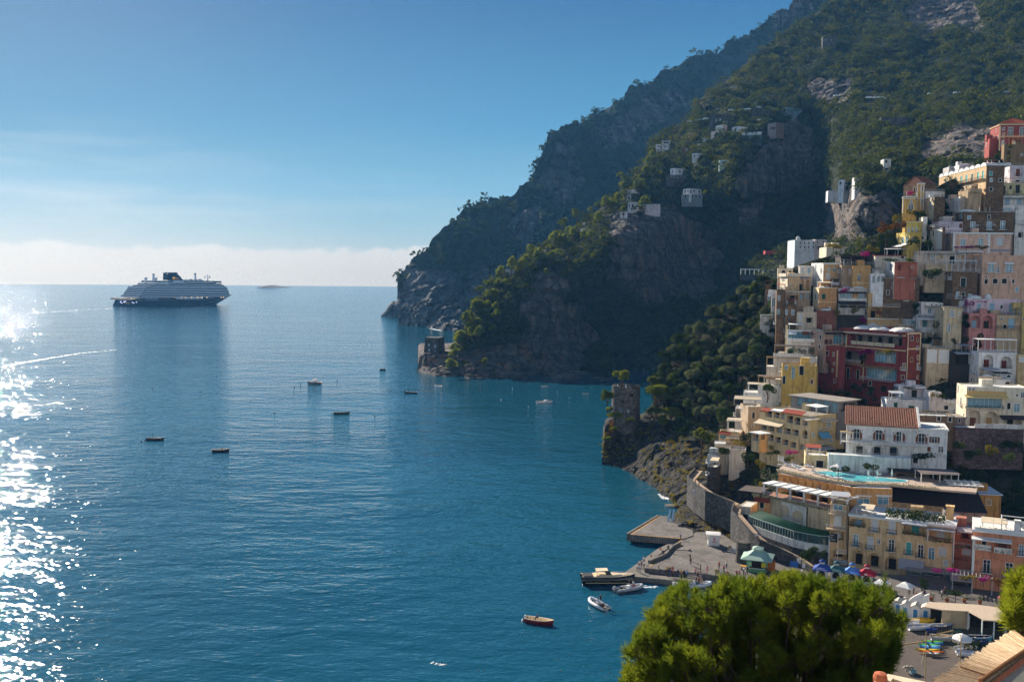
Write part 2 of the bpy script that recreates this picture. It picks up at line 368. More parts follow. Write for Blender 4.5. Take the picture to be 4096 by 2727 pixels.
def clump_points(n,rad,g,flat=.75,shell=.55,bottom=-.35):
 U=g.normal(size=(n,3));U/=np.linalg.norm(U,axis=1)[:,None];U[:,2]=np.where(U[:,2]<bottom,-U[:,2],U[:,2])
 q=shell+(1-shell)*g.random(n)**.5;return U*(rad*q)[:,None]*np.array([1,1,flat])
def scatter_veg(name,rel,n,rad,leaves,leaf,mat,label,seed,lim=.5,where=None,cat=None):
 """a wood that reads as one mass over a slope"""
 g=np.random.default_rng(seed);P,rk,G=rel['P'],rel['rock'],rel['G'];nc,nr=rk.shape
 a0=np.linalg.norm(G[1:,:-1]-G[:-1,:-1],axis=2)*np.linalg.norm(G[:-1,1:]-G[:-1,:-1],axis=2)
 wgt=a0*(rk[:-1,:-1]<lim)
 nz=fbm(np.c_[G[:-1,:-1].reshape(-1,2)/40,np.zeros(a0.size)],4,seed).reshape(a0.shape);wgt=wgt*np.clip(.75+nz*1.3,.05,2)
 if where is not None:wgt=wgt*where(G[:-1,:-1].reshape(-1,2)).reshape(a0.shape)
 c=np.cumsum(wgt.ravel());k=np.searchsorted(c,g.random(n)*c[-1]);i,j=np.unravel_index(np.clip(k,0,a0.size-1),a0.shape)
 f=g.random((n,2));base=P[i,j]*(1-f[:,:1])+P[i+1,j]*f[:,:1];base=base+(P[i,j+1]-P[i,j])*f[:,1:]
 r=rad[0]+(rad[1]-rad[0])*g.random(n)**2.0
 m=leaves;R_=np.repeat(r,m);ctr=np.repeat(base,m,0)
 off=clump_points(n*m,R_,g,.85)
 sub=np.repeat(g.normal(size=(n*3,3))*.45,m//3+1,0)[:n*m]if m>=3 else 0
 off=off*.75+sub*R_[:,None]*.55
 ctr=ctr+off;ctr[:,2]+=R_*.45
 V,F=leaf_quads(ctr,leaf*R_*(.6+.8*g.random(n*m)),g)
 tint=np.repeat(np.repeat(g.random(n),m)*.7+g.random(n*m)*.3,4)
 o=np_mesh(name,V,F,mat,attrs={'tint':tint});return tag(o,label,cat,None,'stuff')
FARP=[((916,749),(916,640)),((917,749),(922,622)),((922,750),(945,600)),((935,750),(978,583)),((950,751),(992,564)),((965,752),(1030,545)),((980,755),(1060,519)),((1000,760),(1100,480)),((1015,762),(1130,460)),((1030,764),(1180,443)),((1045,766),(1215,433)),((1055,768),(1235,418)),((1065,769),(1246,388)),((1075,770),(1256,345)),((1085,771),(1272,320)),((1100,772),(1300,309)),((1115,772),(1330,300)),((1130,773),(1350,284)),((1150,773),(1366,264)),((1170,774),(1400,250)),((1190,774),(1430,236)),((1210,774),(1450,218)),((1230,774),(1480,205)),((1250,774),(1510,185)),((1280,774),(1560,160)),((1310,774),(1600,145)),((1350,774),(1640,130)),((1400,774),(1665,113)),((1450,774),(1692,96)),((1500,774),(1722,84)),((1550,774),(1746,63)),((1600,774),(1790,45)),((1650,774),(1818,33)),((1700,774),(1824,8)),((1750,774),(1860,-12)),((1800,774),(1930,-50))]
fc=[(916,749,wdep(916,749)),(950,751,wdep(950,751)),(1000,760,wdep(1000,760)),(1055,768,wdep(1055,768)),(1150,773,1180),(1300,774,1230),(1500,774,1350),(1800,774,1500),(920,625,1290),(990,565,1310),(1060,520,1340),(1130,460,1390),(1235,420,1450),(1260,345,1460),(1300,310,1520),(1400,250,1620),(1500,190,1720),(1640,130,1860),(1745,65,2050),(1930,-50,2200),(1050,650,1210),(1200,600,1270),(1300,450,1400),(1400,400,1480),(1500,300,1620),(1150,540,1310)]
far=relief('hill',FARP,RBF([p[:2]for p in fc],[p[2]for p in fc]),460,180,62,far_m,rocks=[[(915,640),(1000,600),(1070,640),(1080,760),(915,760)],[(1240,430),(1290,330),(1340,330),(1340,430),(1280,500)],[(1180,480),(1240,470),(1240,560),(1190,620)],[(1340,310),(1420,270),(1560,210),(1600,240),(1500,300),(1400,360)],[(1080,640),(1130,600),(1150,700),(1080,760)],[(1780,30),(1840,-20),(1880,20),(1800,70)]],label='far steep headland fading blue in the haze',back=500,seed=3,fine=2.0,lead=.2)
MIDP=[((958,853),(961,838)),((963,856),(968,818)),((975,861),(980,812)),((1000,866),(1008,812)),((1020,868),(1030,814)),((1040,870),(1046,806)),((1060,871),(1062,782)),((1085,873),(1080,762)),((1110,874),(1086,735)),((1140,876),(1098,706)),((1170,878),(1106,680)),((1200,880),(1130,652)),((1230,882),(1152,636)),((1260,884),(1182,614)),((1290,886),(1215,588)),((1320,888),(1250,566)),((1350,889),(1290,540)),((1375,890),(1330,512)),((1400,891),(1350,500)),((1420,892),(1388,472)),((1440,892),(1425,440)),((1460,892),(1447,415)),((1480,890),(1468,384)),((1500,885),(1492,352)),((1530,880),(1503,320)),((1560,870),(1542,298)),((1590,860),(1584,280)),((1620,850),(1602,246)),((1650,830),(1622,214)),((1690,800),(1652,194)),((1730,770),(1692,172)),((1770,740),(1732,130)),((1810,720),(1782,88)),((1850,700),(1832,52)),((1900,690),(1882,26)),((1960,680),(1932,-14)),((2060,670),(2040,-60)),((2200,660),(2180,-100)),((2400,650),(2400,-120))]
mc=[(x,y,wdep(x,y))for x,y in((958,853),(1000,866),(1060,871),(1140,876),(1230,882),(1320,888),(1400,891))]
mc+=[(980,812,638),(1030,812,640),(1080,762,660),(1106,680,690),(1152,636,715),(1215,588,750),(1290,540,780),(1350,500,800),(1425,440,840),(1492,352,880),(1540,300,920),(1602,246,960),(1652,194,1000),(1732,130,1050),(1832,52,1110),(1932,-14,1160),(2180,-100,1150),(2400,-120,1100),(1240,860,626),(1230,720,645),(1330,740,690),(1380,780,700),(1350,600,690),(1350,850,650),(1420,545,690),(1420,640,675),(1500,520,740),(1500,680,700),(1480,880,660),(1640,540,810),(1640,640,780),(1600,400,790),(1640,720,700),(1600,330,850),(1690,360,770),(1700,430,725),(1790,300,820),(1870,300,870),(1880,420,830),(1890,520,760),(1840,560,700),(1760,640,640),(1750,700,600),(1960,500,520),(1950,420,580),(2100,420,560),(2200,340,560),(2300,330,550),(2000,300,680),(2200,260,680),(2350,250,640),(1900,235,860),(2100,230,800),(2300,225,760),(2000,120,960),(2200,100,920),(2350,60,900),(2100,0,1060),(2350,650,480),(2100,650,500)]
MROCK=[[(945,800),(1060,822),(1180,846),(1300,856),(1490,858),(1490,905),(945,885)],[(1690,400),(1760,330),(1830,265),(1880,280),(1880,420),(1800,450),(1720,450)],[(1400,560),(1420,490),(1560,470),(1660,560),(1640,660),(1480,700),(1400,640)],[(960,800),(1180,800),(1220,700),(1330,700),(1380,780),(1320,870),(960,880)],[(1890,540),(1900,450),(1980,430),(2070,440),(2090,500),(1990,560),(1920,570)],[(2100,370),(2120,330),(2200,295),(2290,280),(2300,370),(2200,380)],[(2080,10),(2140,-30),(2250,0),(2260,60),(2170,70),(2090,40)],[(1860,190),(1960,180),(1960,230),(1860,230)],[(1620,230),(1600,280),(1640,250)],[(1700,460),(1760,460),(1740,510),(1700,510)],[(1180,740),(1240,620),(1300,640),(1290,720)],[(1500,600),(1640,600),(1660,680),(1560,690)]]
mid=relief('hill',MIDP,RBF([p[:2]for p in mc],[p[2]for p in mc]),520,260,20,hill_m,rocks=MROCK,label='steep wooded hillside with reddish grey cliffs behind the town',back=260,seed=8,lead=.10)
NEARP=[((1385,1070),(1386,1040)),((1390,1073),(1392,985)),((1410,1078),(1405,962)),((1440,1088),(1440,962)),((1470,1100),(1478,960)),((1495,1118),(1500,930)),((1515,1135),(1515,890)),((1532,1150),(1530,855)),((1545,1168),(1550,825)),((1542,1182),(1580,780)),((1540,1195),(1610,762)),((1570,1208),(1640,744)),((1610,1222),(1680,712)),((1640,1236),(1720,690)),((1665,1248),(1765,672)),((1690,1266),(1785,640)),((1720,1270),(1830,610)),((1760,1284),(1900,590)),((1800,1292),(1990,580)),((1850,1300),(2010,540)),((1900,1306),(2075,500)),((1960,1312),(2100,440)),((2020,1318),(2160,425)),((2080,1322),(2220,400)),((2160,1326),(2290,380)),((2240,1330),(2300,300)),((2320,1334),(2360,290)),((2420,1336),(2440,280))]
def zdep(x,y,z):return onz('O',x,y,z).y
GZ=2.0
nc_=[(x,y,wdep(x,y))for x,y in((1385,1070),(1440,1088),(1495,1118),(1545,1168),(1540,1182))]
nc_+=[(x,y,zdep(x,y,GZ))for x,y in((1570,1208),(1610,1222),(1665,1248))]
nc_+=[(1720,1270,234),(1800,1292,230),(1900,1306,228),(2020,1318,222),(2160,1326,217),(2300,1332,214),(2420,1336,212)]
nc_+=[(1390,985,340),(1440,962,347),(1478,960,350),(1515,890,362),(1550,825,372),(1610,760,385),(1680,710,384),(1765,672,375),(1785,640,372),(1990,580,352),(2075,500,362),(2160,425,372),(2290,380,395),(2300,300,440),(2440,280,440),(1450,1030,338),(1500,1060,312),(1530,1040,308),(1560,940,336),(1640,900,346),(1620,1040,304),(1570,1110,284),(1600,1130,278),(1680,1100,284),(1700,1180,262),(1760,1010,290),(1800,1100,262),(1900,1040,262),(1900,1180,250),(2000,1250,232),(2150,1260,226),(2300,1270,224),(2100,1120,248),(2300,1120,250),(2050,1000,268),(2300,1000,272),(1800,880,320),(1926,800,356),(2000,800,350),(1950,890,345),(2050,890,336),(2100,860,320),(2300,850,312),(1850,720,350),(2000,700,352),(2200,680,336),(2350,660,336),(2100,560,350),(2300,520,355)]
near=relief('rocky_slope',NEARP,RBF([p[:2]for p in nc_],[p[2]for p in nc_]),460,260,6.0,near_m,rocks=[[(1370,960),(1500,950),(1560,1000),(1620,1020),(1640,1060),(1720,1100),(1740,1180),(1700,1300),(1500,1300),(1370,1100)]],label='rocky coast slope that carries the round tower and the town',back=90,seed=15,fine=.6,foot=True)
def rock_mesh(name,c,pts,thick,d,mat,label,cat='island',seed=1,kind='structure'):
 """outline pts seen at distance d becomes a rounded rock mass"""
 up=[atd(c,x,y,d)for x,y in pts];n=len(up);V=[];F=[];rows=7
 for i,p in enumerate(up):
  for k in range(rows):
   a=math.pi*k/(rows-1);h=math.sin(a)
   V.append((p.x,p.y-thick*math.cos(a),-3+(p.z+3)*(h**.6)))
 V=np.array(V);V+=np.stack([fbm(V/(thick*.25)+s,4,seed)for s in(0,7,13)],1)*thick*(.12 if thick<60 else.025)*(np.clip(V[:,2:],0,6)/6)
 for i in range(n-1):
  for k in range(rows-1):F.append((i*rows+k,(i+1)*rows+k,(i+1)*rows+k+1,i*rows+k+1))
 o=np_mesh(name,V,F,mat,smooth=True,attrs={'rock':np.ones(len(V))});return tag(o,label,None,None,kind)
rock_mesh('islet','O',[(604,666),(606,661),(610,657),(616,655),(624,655),(632,656),(642,658),(652,660),(660,660),(667,663),(673,666)],120,3500,hill_m,'low rounded islet alone on the horizon')
rock_mesh('sea_stack','O',[(880,723),(882,718),(889,714),(893,706),(897,700),(900,695),(903,693),(907,692),(910,695),(912,693),(916,690),(925,690),(935,700)],25,1420,far_m,'jagged rock stack at the foot of the far headland',seed=4)
m_far=leaf_mat('far_leaf',(.018,.032,.018),(.060,.075,.034),.2)
m_mid=leaf_mat('hill_leaf',(.012,.026,.010),(.078,.088,.030),.3)
scatter_veg('hillside_shrubbery',far,3600,(4,11),14,.34,m_far,'dark scrub covering the far headland',21)
scatter_veg('hillside_woods',mid,9500,(2.2,6.0),56,.17,m_mid,'dense dark wood covering the hillside behind the town',22)
scatter_veg('hillside_scrub',mid,2000,(.8,1.8),16,.30,leaf_mat('scrub_leaf',(.030,.042,.018),(.13,.125,.055),.25),'low pale scrub rooted on the ledges of the hillside cliffs',23,lim=2.0)
scatter_veg('tall_woods',mid,520,(4.5,8.0),120,.13,leaf_mat('tall_wood_leaf',(.020,.036,.010),(.115,.118,.030),.35),'taller sunlit trees scattered through the hillside wood',24,where=lambda G:(G[:,1]<500-.2*(G[:,0]-1400)).astype(float)+.25)  # leaf colour made brighter and yellower so these trees look sunlit
WHITE=(232,228,220);CREAM=(226,212,180);PEACH=(226,184,156);OCHRE=(214,172,112);YEL=(222,178,84);RED=(158,62,50);STN=(150,130,110);BRN=(146,120,96)
CORAL=(222,138,96);PINKW=(222,196,204);LILAC=(206,198,210)
trim_w=plain('white_trim',(228,226,220),.7,.06,1.0);trim_c=plain('cream_trim',(224,204,160),.8,.08,1.0)
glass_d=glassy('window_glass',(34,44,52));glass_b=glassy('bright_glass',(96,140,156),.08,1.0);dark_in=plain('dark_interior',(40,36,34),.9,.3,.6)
sh_green=plain('green_shutter',(34,82,70),.7,.15,3);sh_teal=plain('teal_shutter',(84,168,160),.7,.12,3);sh_dark=plain('dark_shutter',(40,48,44),.7,.2,3)
sh_brown=plain('brown_shutter',(120,66,40),.7,.2,3);sh_red=plain('red_shutter',(112,44,36),.7,.2,3);sh_white=plain('white_shutter',(206,208,206),.7,.08,3);sh_blue=plain('pale_blue_shutter',(150,180,196),.7,.1,3);sh_tan=plain('tan_shutter',(186,150,100),.7,.15,3)
iron=plain('wrought_iron',(48,46,46),.6,.2,3);rail_w=plain('white_rail',(214,214,214),.6,.06,2)
roof_w=plain('white_roof_wash',(222,220,214),.9,.12,.5,.02,streak=.4);roof_g=plain('grey_roof',(150,142,132),.95,.2,.5,.02,streak=.5)
canvas_b=plain('beige_canvas',(214,196,166),.9,.12,.8);canvas_d=plain('dark_canvas',(62,52,54),.9,.2,.8);canvas_w=plain('white_canvas',(232,230,224),.9,.06,.8);canvas_g=plain('grey_canvas',(168,172,178),.9,.1,.8);canvas_s=plain('blue_canvas',(104,168,204),.9,.12,.8)
PANES={'g':glass_d,'b':glass_b,'k':dark_in,'G':sh_green,'t':sh_teal,'D':sh_dark,'B':sh_brown,'R':sh_red,'W':sh_white,'p':sh_blue,'n':sh_tan}
def tiles_mat():
 m,t=newmat('roof_tiles');n=t.noise(t.pos,2.2,4,.6)
 col=t.mix(t.mapr(n,.3,.7,0,1),s2l((92,58,46)),s2l((160,108,84)));t.set(t.b.inputs['Base Color'],col);t.b.inputs['Roughness'].default_value=.9;return m
tile_m=tiles_mat();tile_r=plain('red_roof_tiles',(150,66,48),.9,.2,2)
def mat_of(c):
 if isinstance(c,bpy.types.Material):return c
 if c in('stone','brown','grey'):return{'stone':lambda:stone(),'brown':lambda:stone('brown_stone',(146,118,92),(108,84,64),1.3),'grey':lambda:stone('grey_stone',(112,108,104),(70,68,68),1.2)}[c]()
 return plaster(tuple(c))
NEARDEP=RBF([p[:2]for p in nc_],[p[2]for p in nc_])
def deep(c,x,y,off=6.0):
 u,v=uv(c,x,y);k=4*2355/4096
 return float(NEARDEP(np.array([[u*k,v*k]]))[0])-off
def arch_pts(s0,s1,z0,z1,arch,n=8):
 if not arch:return[(s0,z0),(s1,z0),(s1,z1),(s0,z1)]
 r=(s1-s0)/2;rise=min(r,(z1-z0)*.6);cx=(s0+s1)/2;zs=z1-rise
 return[(s0,z0),(s1,z0)]+[(cx+r*math.cos(math.pi*k/n),zs+rise*math.sin(math.pi*k/n))for k in range(n+1)]
class House:
 def __init__(s,c,xc,yt,yb,xr,xl=None,th=-12,d=None,col=WHITE,lcol=None,label='',name='house',cat='house',dn=7,D=9.0,off=6,group=None):
  s.c=c;s.d=d if d else deep(c,xc,yb,off);P0=atd(c,xc,yb,s.d);s.z1=atd(c,xc,yt,s.d).z-P0.z+dn;s.dn=dn
  th=R(th);ym=(yt+yb)/2
  def ext(x,e):
   r=ray(c,x,ym);n=Vector((r.y,-r.x,0));return-n.dot(P0-C0)/n.dot(e)
  e1=Vector((math.cos(th),math.sin(th),0));e2=Vector((-math.sin(th),math.cos(th),0))
  s.W=ext(xr,e1);s.D=ext(xl,e2)if xl is not None else D
  if not(0.5<s.W<260):s.W=min(max(s.W,3),60)
  if not(1.5<s.D<70):s.D=9
  s.root=empty(name,P0-Vector((0,0,dn)),th,label,cat,group);s.M=frame(s.root);s.Mi=s.M.inverted()
  s.col=mat_of(col);s.lcol=mat_of(lcol)if lcol else s.col;s.holes={'f':[],'l':[]};s.par={}  # left side colour; some houses get a lighter, sunlit tone there
  s.inner=s.col;s.cat=cat;s.railed=False;s.q4=None
 def loc(s,x,y,f='f'):
  o=s.Mi@C0;r=s.Mi.to_3x3()@ray(s.c,x,y)
  t_=-o.y/r.y if f=='f' else-o.x/r.x
  p=o+r*t_;return(p.x if f=='f' else p.y,p.z)
 def T(s,f):
  return Matrix.Identity(4)if f=='f' else Matrix(((0,1,0,0),(1,0,0,0),(0,0,1,0),(0,0,0,1)))
 def rect(s,x,y,w,h,f):
  a=s.loc(x-w/2,y,f)[0];b=s.loc(x+w/2,y,f)[0];z0=s.loc(x,y+h/2,f)[1];z1=s.loc(x,y-h/2,f)[1]
  a,b=min(a,b),max(a,b);L=s.W if f=='f' else s.D
  a=max(a,.08);b=min(b,L-.08);z1=min(z1,s.z1-.12);z0=max(z0,.1);return a,b,z0,z1
 def ops(s,lst):
  for o in lst:
   k,x,y,w_,h_=o[:5];fl=o[5]if len(o)>5 else ''
   f='l' if 'l' in fl else 'f';a,b,z0,z1=s.q4 or s.rect(x,y,w_,h_,f)
   if b-a<.15 or z1-z0<.2:continue
   arch=k in 'aA';deepk=k in 'LA'
   pts=arch_pts(a,b,z0,z1,arch);bad=False
   for q in s.holes[f]:
    if a<q['b']+.05 and b>q['a']-.05 and z0<q['z1']+.05 and z1>q['z0']-.05:bad=True
   if bad:continue
   dep_=1.6 if deepk else.16
   if deepk:dep_=min(2.2,max(1.0,(b-a)*.5),s.D*.6)
   s.holes[f].append(dict(p=pts,d=dep_,cap=deepk,a=a,b=b,z0=z0,z1=z1))
   pane=next((PANES[q]for q in fl if q in PANES),glass_d)
   T_=s.T(f);W_=b-a;H_=z1-z0
   if deepk:
    nd=max(1,int(W_/3.2))
    for i in range(nd):
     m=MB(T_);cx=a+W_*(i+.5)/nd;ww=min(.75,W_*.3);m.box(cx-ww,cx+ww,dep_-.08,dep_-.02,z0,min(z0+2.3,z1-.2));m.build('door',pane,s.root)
    if 'q' in fl:
     m=MB(T_);m.box(a+.03,b-.03,.30,.33,z0,z1-.05);m.build('glazing',glass_b,s.root)
     m=MB(T_);n_=max(2,int(W_/1.0))
     for i in range(n_+1):
      cx=a+.04+(W_-.12)*i/n_;m.box(cx,cx+.05,.24,.29,z0,z1-.03)
     m.build('glazing_bars',rail_w,s.root)
    if 'r' in fl or 'R' in fl:
     s.rail(T_,a+.04,b-.04,.04,z0,rail_w if 'r' in fl else iron)
   else:
    mm=MB(T_);mm.add([(p[0],.13,p[1])for p in pts],[tuple(range(len(pts)))[::-1]if f=='l' else tuple(range(len(pts)))][:1])
    mm.mi=1;cx=(a+b)/2;wd=.05
    if pane in(glass_d,glass_b):
     mm.box(cx-wd,cx+wd,.07,.12,z0,z1-.02);mm.box(a,b,.075,.115,z0+H_*.68,z0+H_*.68+.06)
    wo=mm.build('window',[pane,trim_w],s.root)
    if 'x' not in fl:
     fr=MB(T_);q=.11
     po=arch_pts(a-q,b+q,z0-(.0 if H_>1.8 else q),z1+q,arch);n_=len(pts);zz=-.035
     vs=[(p[0],zz,p[1])for p in pts]+[(p[0],zz,p[1])for p in po]+[(p[0],.02,p[1])for p in po]+[(p[0],.06,p[1])for p in pts]
     fr.add(vs,[q_ for i in range(n_)for q_ in((i,(i+1)%n_,n_+(i+1)%n_,n_+i),(n_+i,n_+(i+1)%n_,2*n_+(i+1)%n_,2*n_+i),(3*n_+i,3*n_+(i+1)%n_,(i+1)%n_,i))])
     fr.build('frame',trim_c if 'c' in fl else trim_w,wo)
    if 's' in fl or 'S' in fl:
     for q0 in(a-.1-W_*.42,b+.1):
      sh=MB(T_);sh.box(q0,q0+W_*.42,-.07,-.02,z0+.04,z1-(W_*.25 if arch else 0));sh.build('shutter',sh_brown if 's' in fl else sh_green,wo)
    if 'h' in fl:
     hd=MB(T_);hd.box(a-.3,b+.3,-.3,.0,z1+.22,z1+.34);hd.build('hood',trim_w,wo)
   if 'o' in fl:
    q=max(.45,W_*.35);m=MB(T_);m.box(a-q,b+q,-.75,.02,z0-.16,z0-.02);bal=m.build('balcony',trim_w if s.col is not trim_w else trim_c,s.root)
    s.rail(T_,a-q,b+q,-.72,z0,iron if 'i' in fl else rail_w,bal,ends=.72)
    if 'v' in fl:
     V,F=leaf_quads(np.c_[rng.uniform(a-q,b+q,60),rng.uniform(-.85,-.55,60),rng.uniform(z0-.2,z0+.3,60)]if f=='f' else np.c_[rng.uniform(-.85,-.55,60),rng.uniform(a-q,b+q,60),rng.uniform(z0-.2,z0+.3,60)],rng.uniform(.08,.16,60),rng)
     np_mesh('foliage',V,F,leaf_near,bal,attrs={'tint':rng.random(240)})
  return s
 def hole(s,f,a,b,z0,z1,fl):
  s.q4=(a,b,z0,z1);s.ops([('w',0,0,0,0,fl+('l' if f=='l' else ''))]);s.q4=None
 def rail(s,T_,a,b,y,z,mt,parent=None,ends=0.0,h=.95):
  if z>s.z1-.5:s.railed=True
  m=MB(T_);n=max(2,int((b-a)/.28));m.box(a,b,y,y+.05,z+h-.06,z+h);m.box(a,b,y,y+.04,z+.06,z+.1)
  for i in range(n+1):q=a+(b-a-.04)*i/n;m.box(q,q+.035,y+.003,y+.037,z,z+h-.03)
  if ends:
   for q in(a,b-.04):
    m.box(q+.004,q+.036,y+.05,y+ends,z+h-.06,z+h)
    for i in range(1,3):m.box(q+.006,q+.034,y+ends*i/3,y+ends*i/3+.03,z,z+h-.07)
  m.build('railing',mt,parent if parent is not None else s.root)
 def balc(s,x0,x1,y,out=1.2,f='f',mt=None,solid=None,h=.95,veg=False):
  a=s.loc(x0,y,f)[0];b=s.loc(x1,y,f)[0];a,b=min(a,b),max(a,b);z=s.loc((x0+x1)/2,y,f)[1];T_=s.T(f)
  m=MB(T_);m.box(a,b,-out,.02,z-.2,z)
  bl=m.build('balcony',s.col,s.root)
  if solid:
   m=MB(T_);m.box(a,b,-out-.02,-out+.16,z-.22,z+h);m.build('parapet',mat_of(solid),bl)
  else:s.rail(T_,a,b,-out+.04,z,mt or rail_w,bl,ends=out-.1,h=h)
  if veg:
   n=int((b-a)*22);q=np.c_[rng.uniform(a,b,n),rng.normal(-out,.16,n),rng.uniform(z-.1,z+.55,n)];q=q if f=='f' else q[:,[1,0,2]]
   V,F=leaf_quads(q,rng.uniform(.1,.2,n),rng);np_mesh('foliage',V,F,leaf_near,bl,attrs={'tint':rng.random(n*4)})
  return s
 def awn(s,x0,x1,y,out=1.8,drop=.7,mt=None,f='f',posts=False,name='awning',lift=0.0):
  a=s.loc(x0,y,f)[0];b=s.loc(x1,y,f)[0];a,b=min(a,b),max(a,b);z=s.loc((x0+x1)/2,y,f)[1]+lift;T_=s.T(f)
  m=MB(T_);n=5
  for i in range(n):
   t0,t1=i/n,(i+1)/n;f0=lambda q:z-drop*q-.12*math.sin(q*math.pi)
   vs=[(a,-.03-out*t0,f0(t0)),(b,-.03-out*t0,f0(t0)),(b,-.03-out*t1,f0(t1)),(a,-.03-out*t1,f0(t1))]
   m.add(vs+[(p[0],p[1],p[2]-.05)for p in vs],[(0,1,2,3),(7,6,5,4),(0,4,5,1),(1,5,6,2),(2,6,7,3),(3,7,4,0)])
  m.box(a,b,-.03-out-.02,-.03-out+.01,z-drop-.25,z-drop)
  aw=m.build(name,mt or canvas_b,s.root)
  if posts:
   m=MB(T_);k=max(2,int((b-a)/3)+1);zg=z-drop-posts
   for i in range(k):q=a+.05+(b-a-.2)*i/(k-1);m.box(q,q+.1,-out+.05,-out+.15,zg,z-drop-.05)
   m.build('posts',trim_w,aw)
  return s
 def band(s,x0,x1,y0,y1,mt=None,f='f',name='trim',out=.03):
  a=s.loc(x0,(y0+y1)/2,f)[0];b=s.loc(x1,(y0+y1)/2,f)[0];a,b=min(a,b),max(a,b);xm=(x0+x1)/2;z0=s.loc(xm,y1,f)[1];z1=s.loc(xm,y0,f)[1]
  m=MB(s.T(f));m.box(a,b,-out,-.002,z0,z1);m.build(name,mt or trim_w,s.root);return s
 def corn(s,h=.35,out=.18,mt=None,dz=0.0):
  m=MB();z=s.z1-dz;m.box(-out,s.W+out,-out,s.D+.02,z-h,z+.03);m.build('cornice',mt or trim_w,s.root);return s
 def dome(s,x,y,w_,h_,back=2.5,mt=None,long=1.0):
  a=s.loc(x-w_/2,y)[0];b=s.loc(x+w_/2,y)[0];z=s.z1-.05;hh=max(.4,s.loc(x,y-h_)[1]-s.loc(x,y)[1]);r=abs(b-a)/2
  m=MB(Matrix.Translation(((a+b)/2,r+.3 if back is None else back+r*.4,z))@Matrix.Diagonal((1,long,1,1)))
  m.lathe([(r*math.cos(q),hh*math.sin(q))for q in[math.pi/2*k/6 for k in range(7)]],18);m.build('dome',mt or roof_w,s.root,True);return s
 def chim(s,x,w=.6,h=1.2,y=2.0,mt=None):
  a=s.loc(x,0)[0];m=MB();z=s.z1;m.box(a-w/2,a+w/2,y,y+w,z-.2,z+h);m.box(a-w/2-.1,a+w/2+.1,y-.1,y+w+.1,z+h,z+h+.12)
  m.add([(a-w/2,y,z+h+.12),(a+w/2,y,z+h+.12),(a+w/2,y+w,z+h+.12),(a-w/2,y+w,z+h+.12),(a,y+w/2,z+h+.5)],[(0,1,4),(1,2,4),(2,3,4),(3,0,4)]);m.build('chimney',mt or trim_w,s.root);return s
 def ac(s,x,y,f='f'):
  a,z=s.loc(x,y,f);m=MB(s.T(f));m.box(a-.4,a+.4,-.34,-.01,z-.3,z+.3);m.mi=1
  m.add([(a-.08+.24*math.cos(q),-.345,z+.24*math.sin(q))for q in[k*math.pi/6 for k in range(12)]],[tuple(range(12))]);m.build('air_conditioner',[rail_w,dark_in],s.root);return s
 def perg(s,x0,x1,y,h=2.6,depth=3.0,mt=None,cover=None,y0=0.2,beams=True,f='f',slope=0.0):
  s.railed=True
  a=s.loc(x0,y,f)[0];b=s.loc(x1,y,f)[0];a,b=min(a,b),max(a,b);z=s.loc((x0+x1)/2,y,f)[1];mt=mt or trim_w;T_=s.T(f)
  m=MB(T_);k=max(2,int((b-a)/3.2)+1)
  for i in range(k):
   q=a+(b-a-.16)*i/(k-1)
   for yy in(y0,y0+depth-.16):m.box(q,q+.16,yy,yy+.16,z,z+h)
  m.box(a-.1,b+.1,y0+.02,y0+.14,z+h,z+h+.18);m.box(a-.1,b+.1,y0+depth-.14,y0+depth-.02,z+h,z+h+.18)
  if beams:
   nb=int((b-a)/.7)
   for i in range(nb+1):q=a+(b-a-.1)*i/nb;m.box(q,q+.09,y0-.3,y0+depth+.1,z+h+.183,z+h+.3)
  pg=m.build('pergola',mt,s.root)
  if cover:
   m=MB(T_);zz=z+h+.31;m.slab((a-.2,y0-.5,zz-slope),(b+.2,y0-.5,zz-slope),(b+.2,y0+depth+.2,zz+slope*.3),(a-.2,y0+depth+.2,zz+slope*.3),.06);m.build('pergola_cover',cover,pg)
  return s
 def perg0(s,g_,z):
  a=s.W*g_.uniform(.05,.4);b=min(s.W-.2,a+g_.uniform(2.5,5));m=MB();y1=min(s.D-.5,4.2)
  if b-a<1.5:return
  for q in(a,b):
   for yy in(.6,y1):m.box(q-.06,q+.06,yy,yy+.12,z,z+2.4)
  m.mi=1;m.slab((a-.3,.3,z+2.35),(b+.3,.3,z+2.35),(b+.3,y1+.3,z+2.6),(a-.3,y1+.3,z+2.6),.06);m.build('roof_shade',[trim_w,g_.choice((canvas_b,canvas_w,canvas_d,canvas_g,tile_r))],s.root)
 def text(s,x,y,size,body,mt,f='f',w=None):
  a,z=s.loc(x,y,f);q=s.loc(x,y-size,f)[1]-z
  return sign_text(body,q,mt,s.root,Matrix.Translation(s.T(f)@Vector((a,-.06,z)))@(Matrix.Rotation(R(90),4,'X')if f=='f' else Matrix.Rotation(R(-90),4,'Z')@Matrix.Rotation(R(90),4,'X')),w)
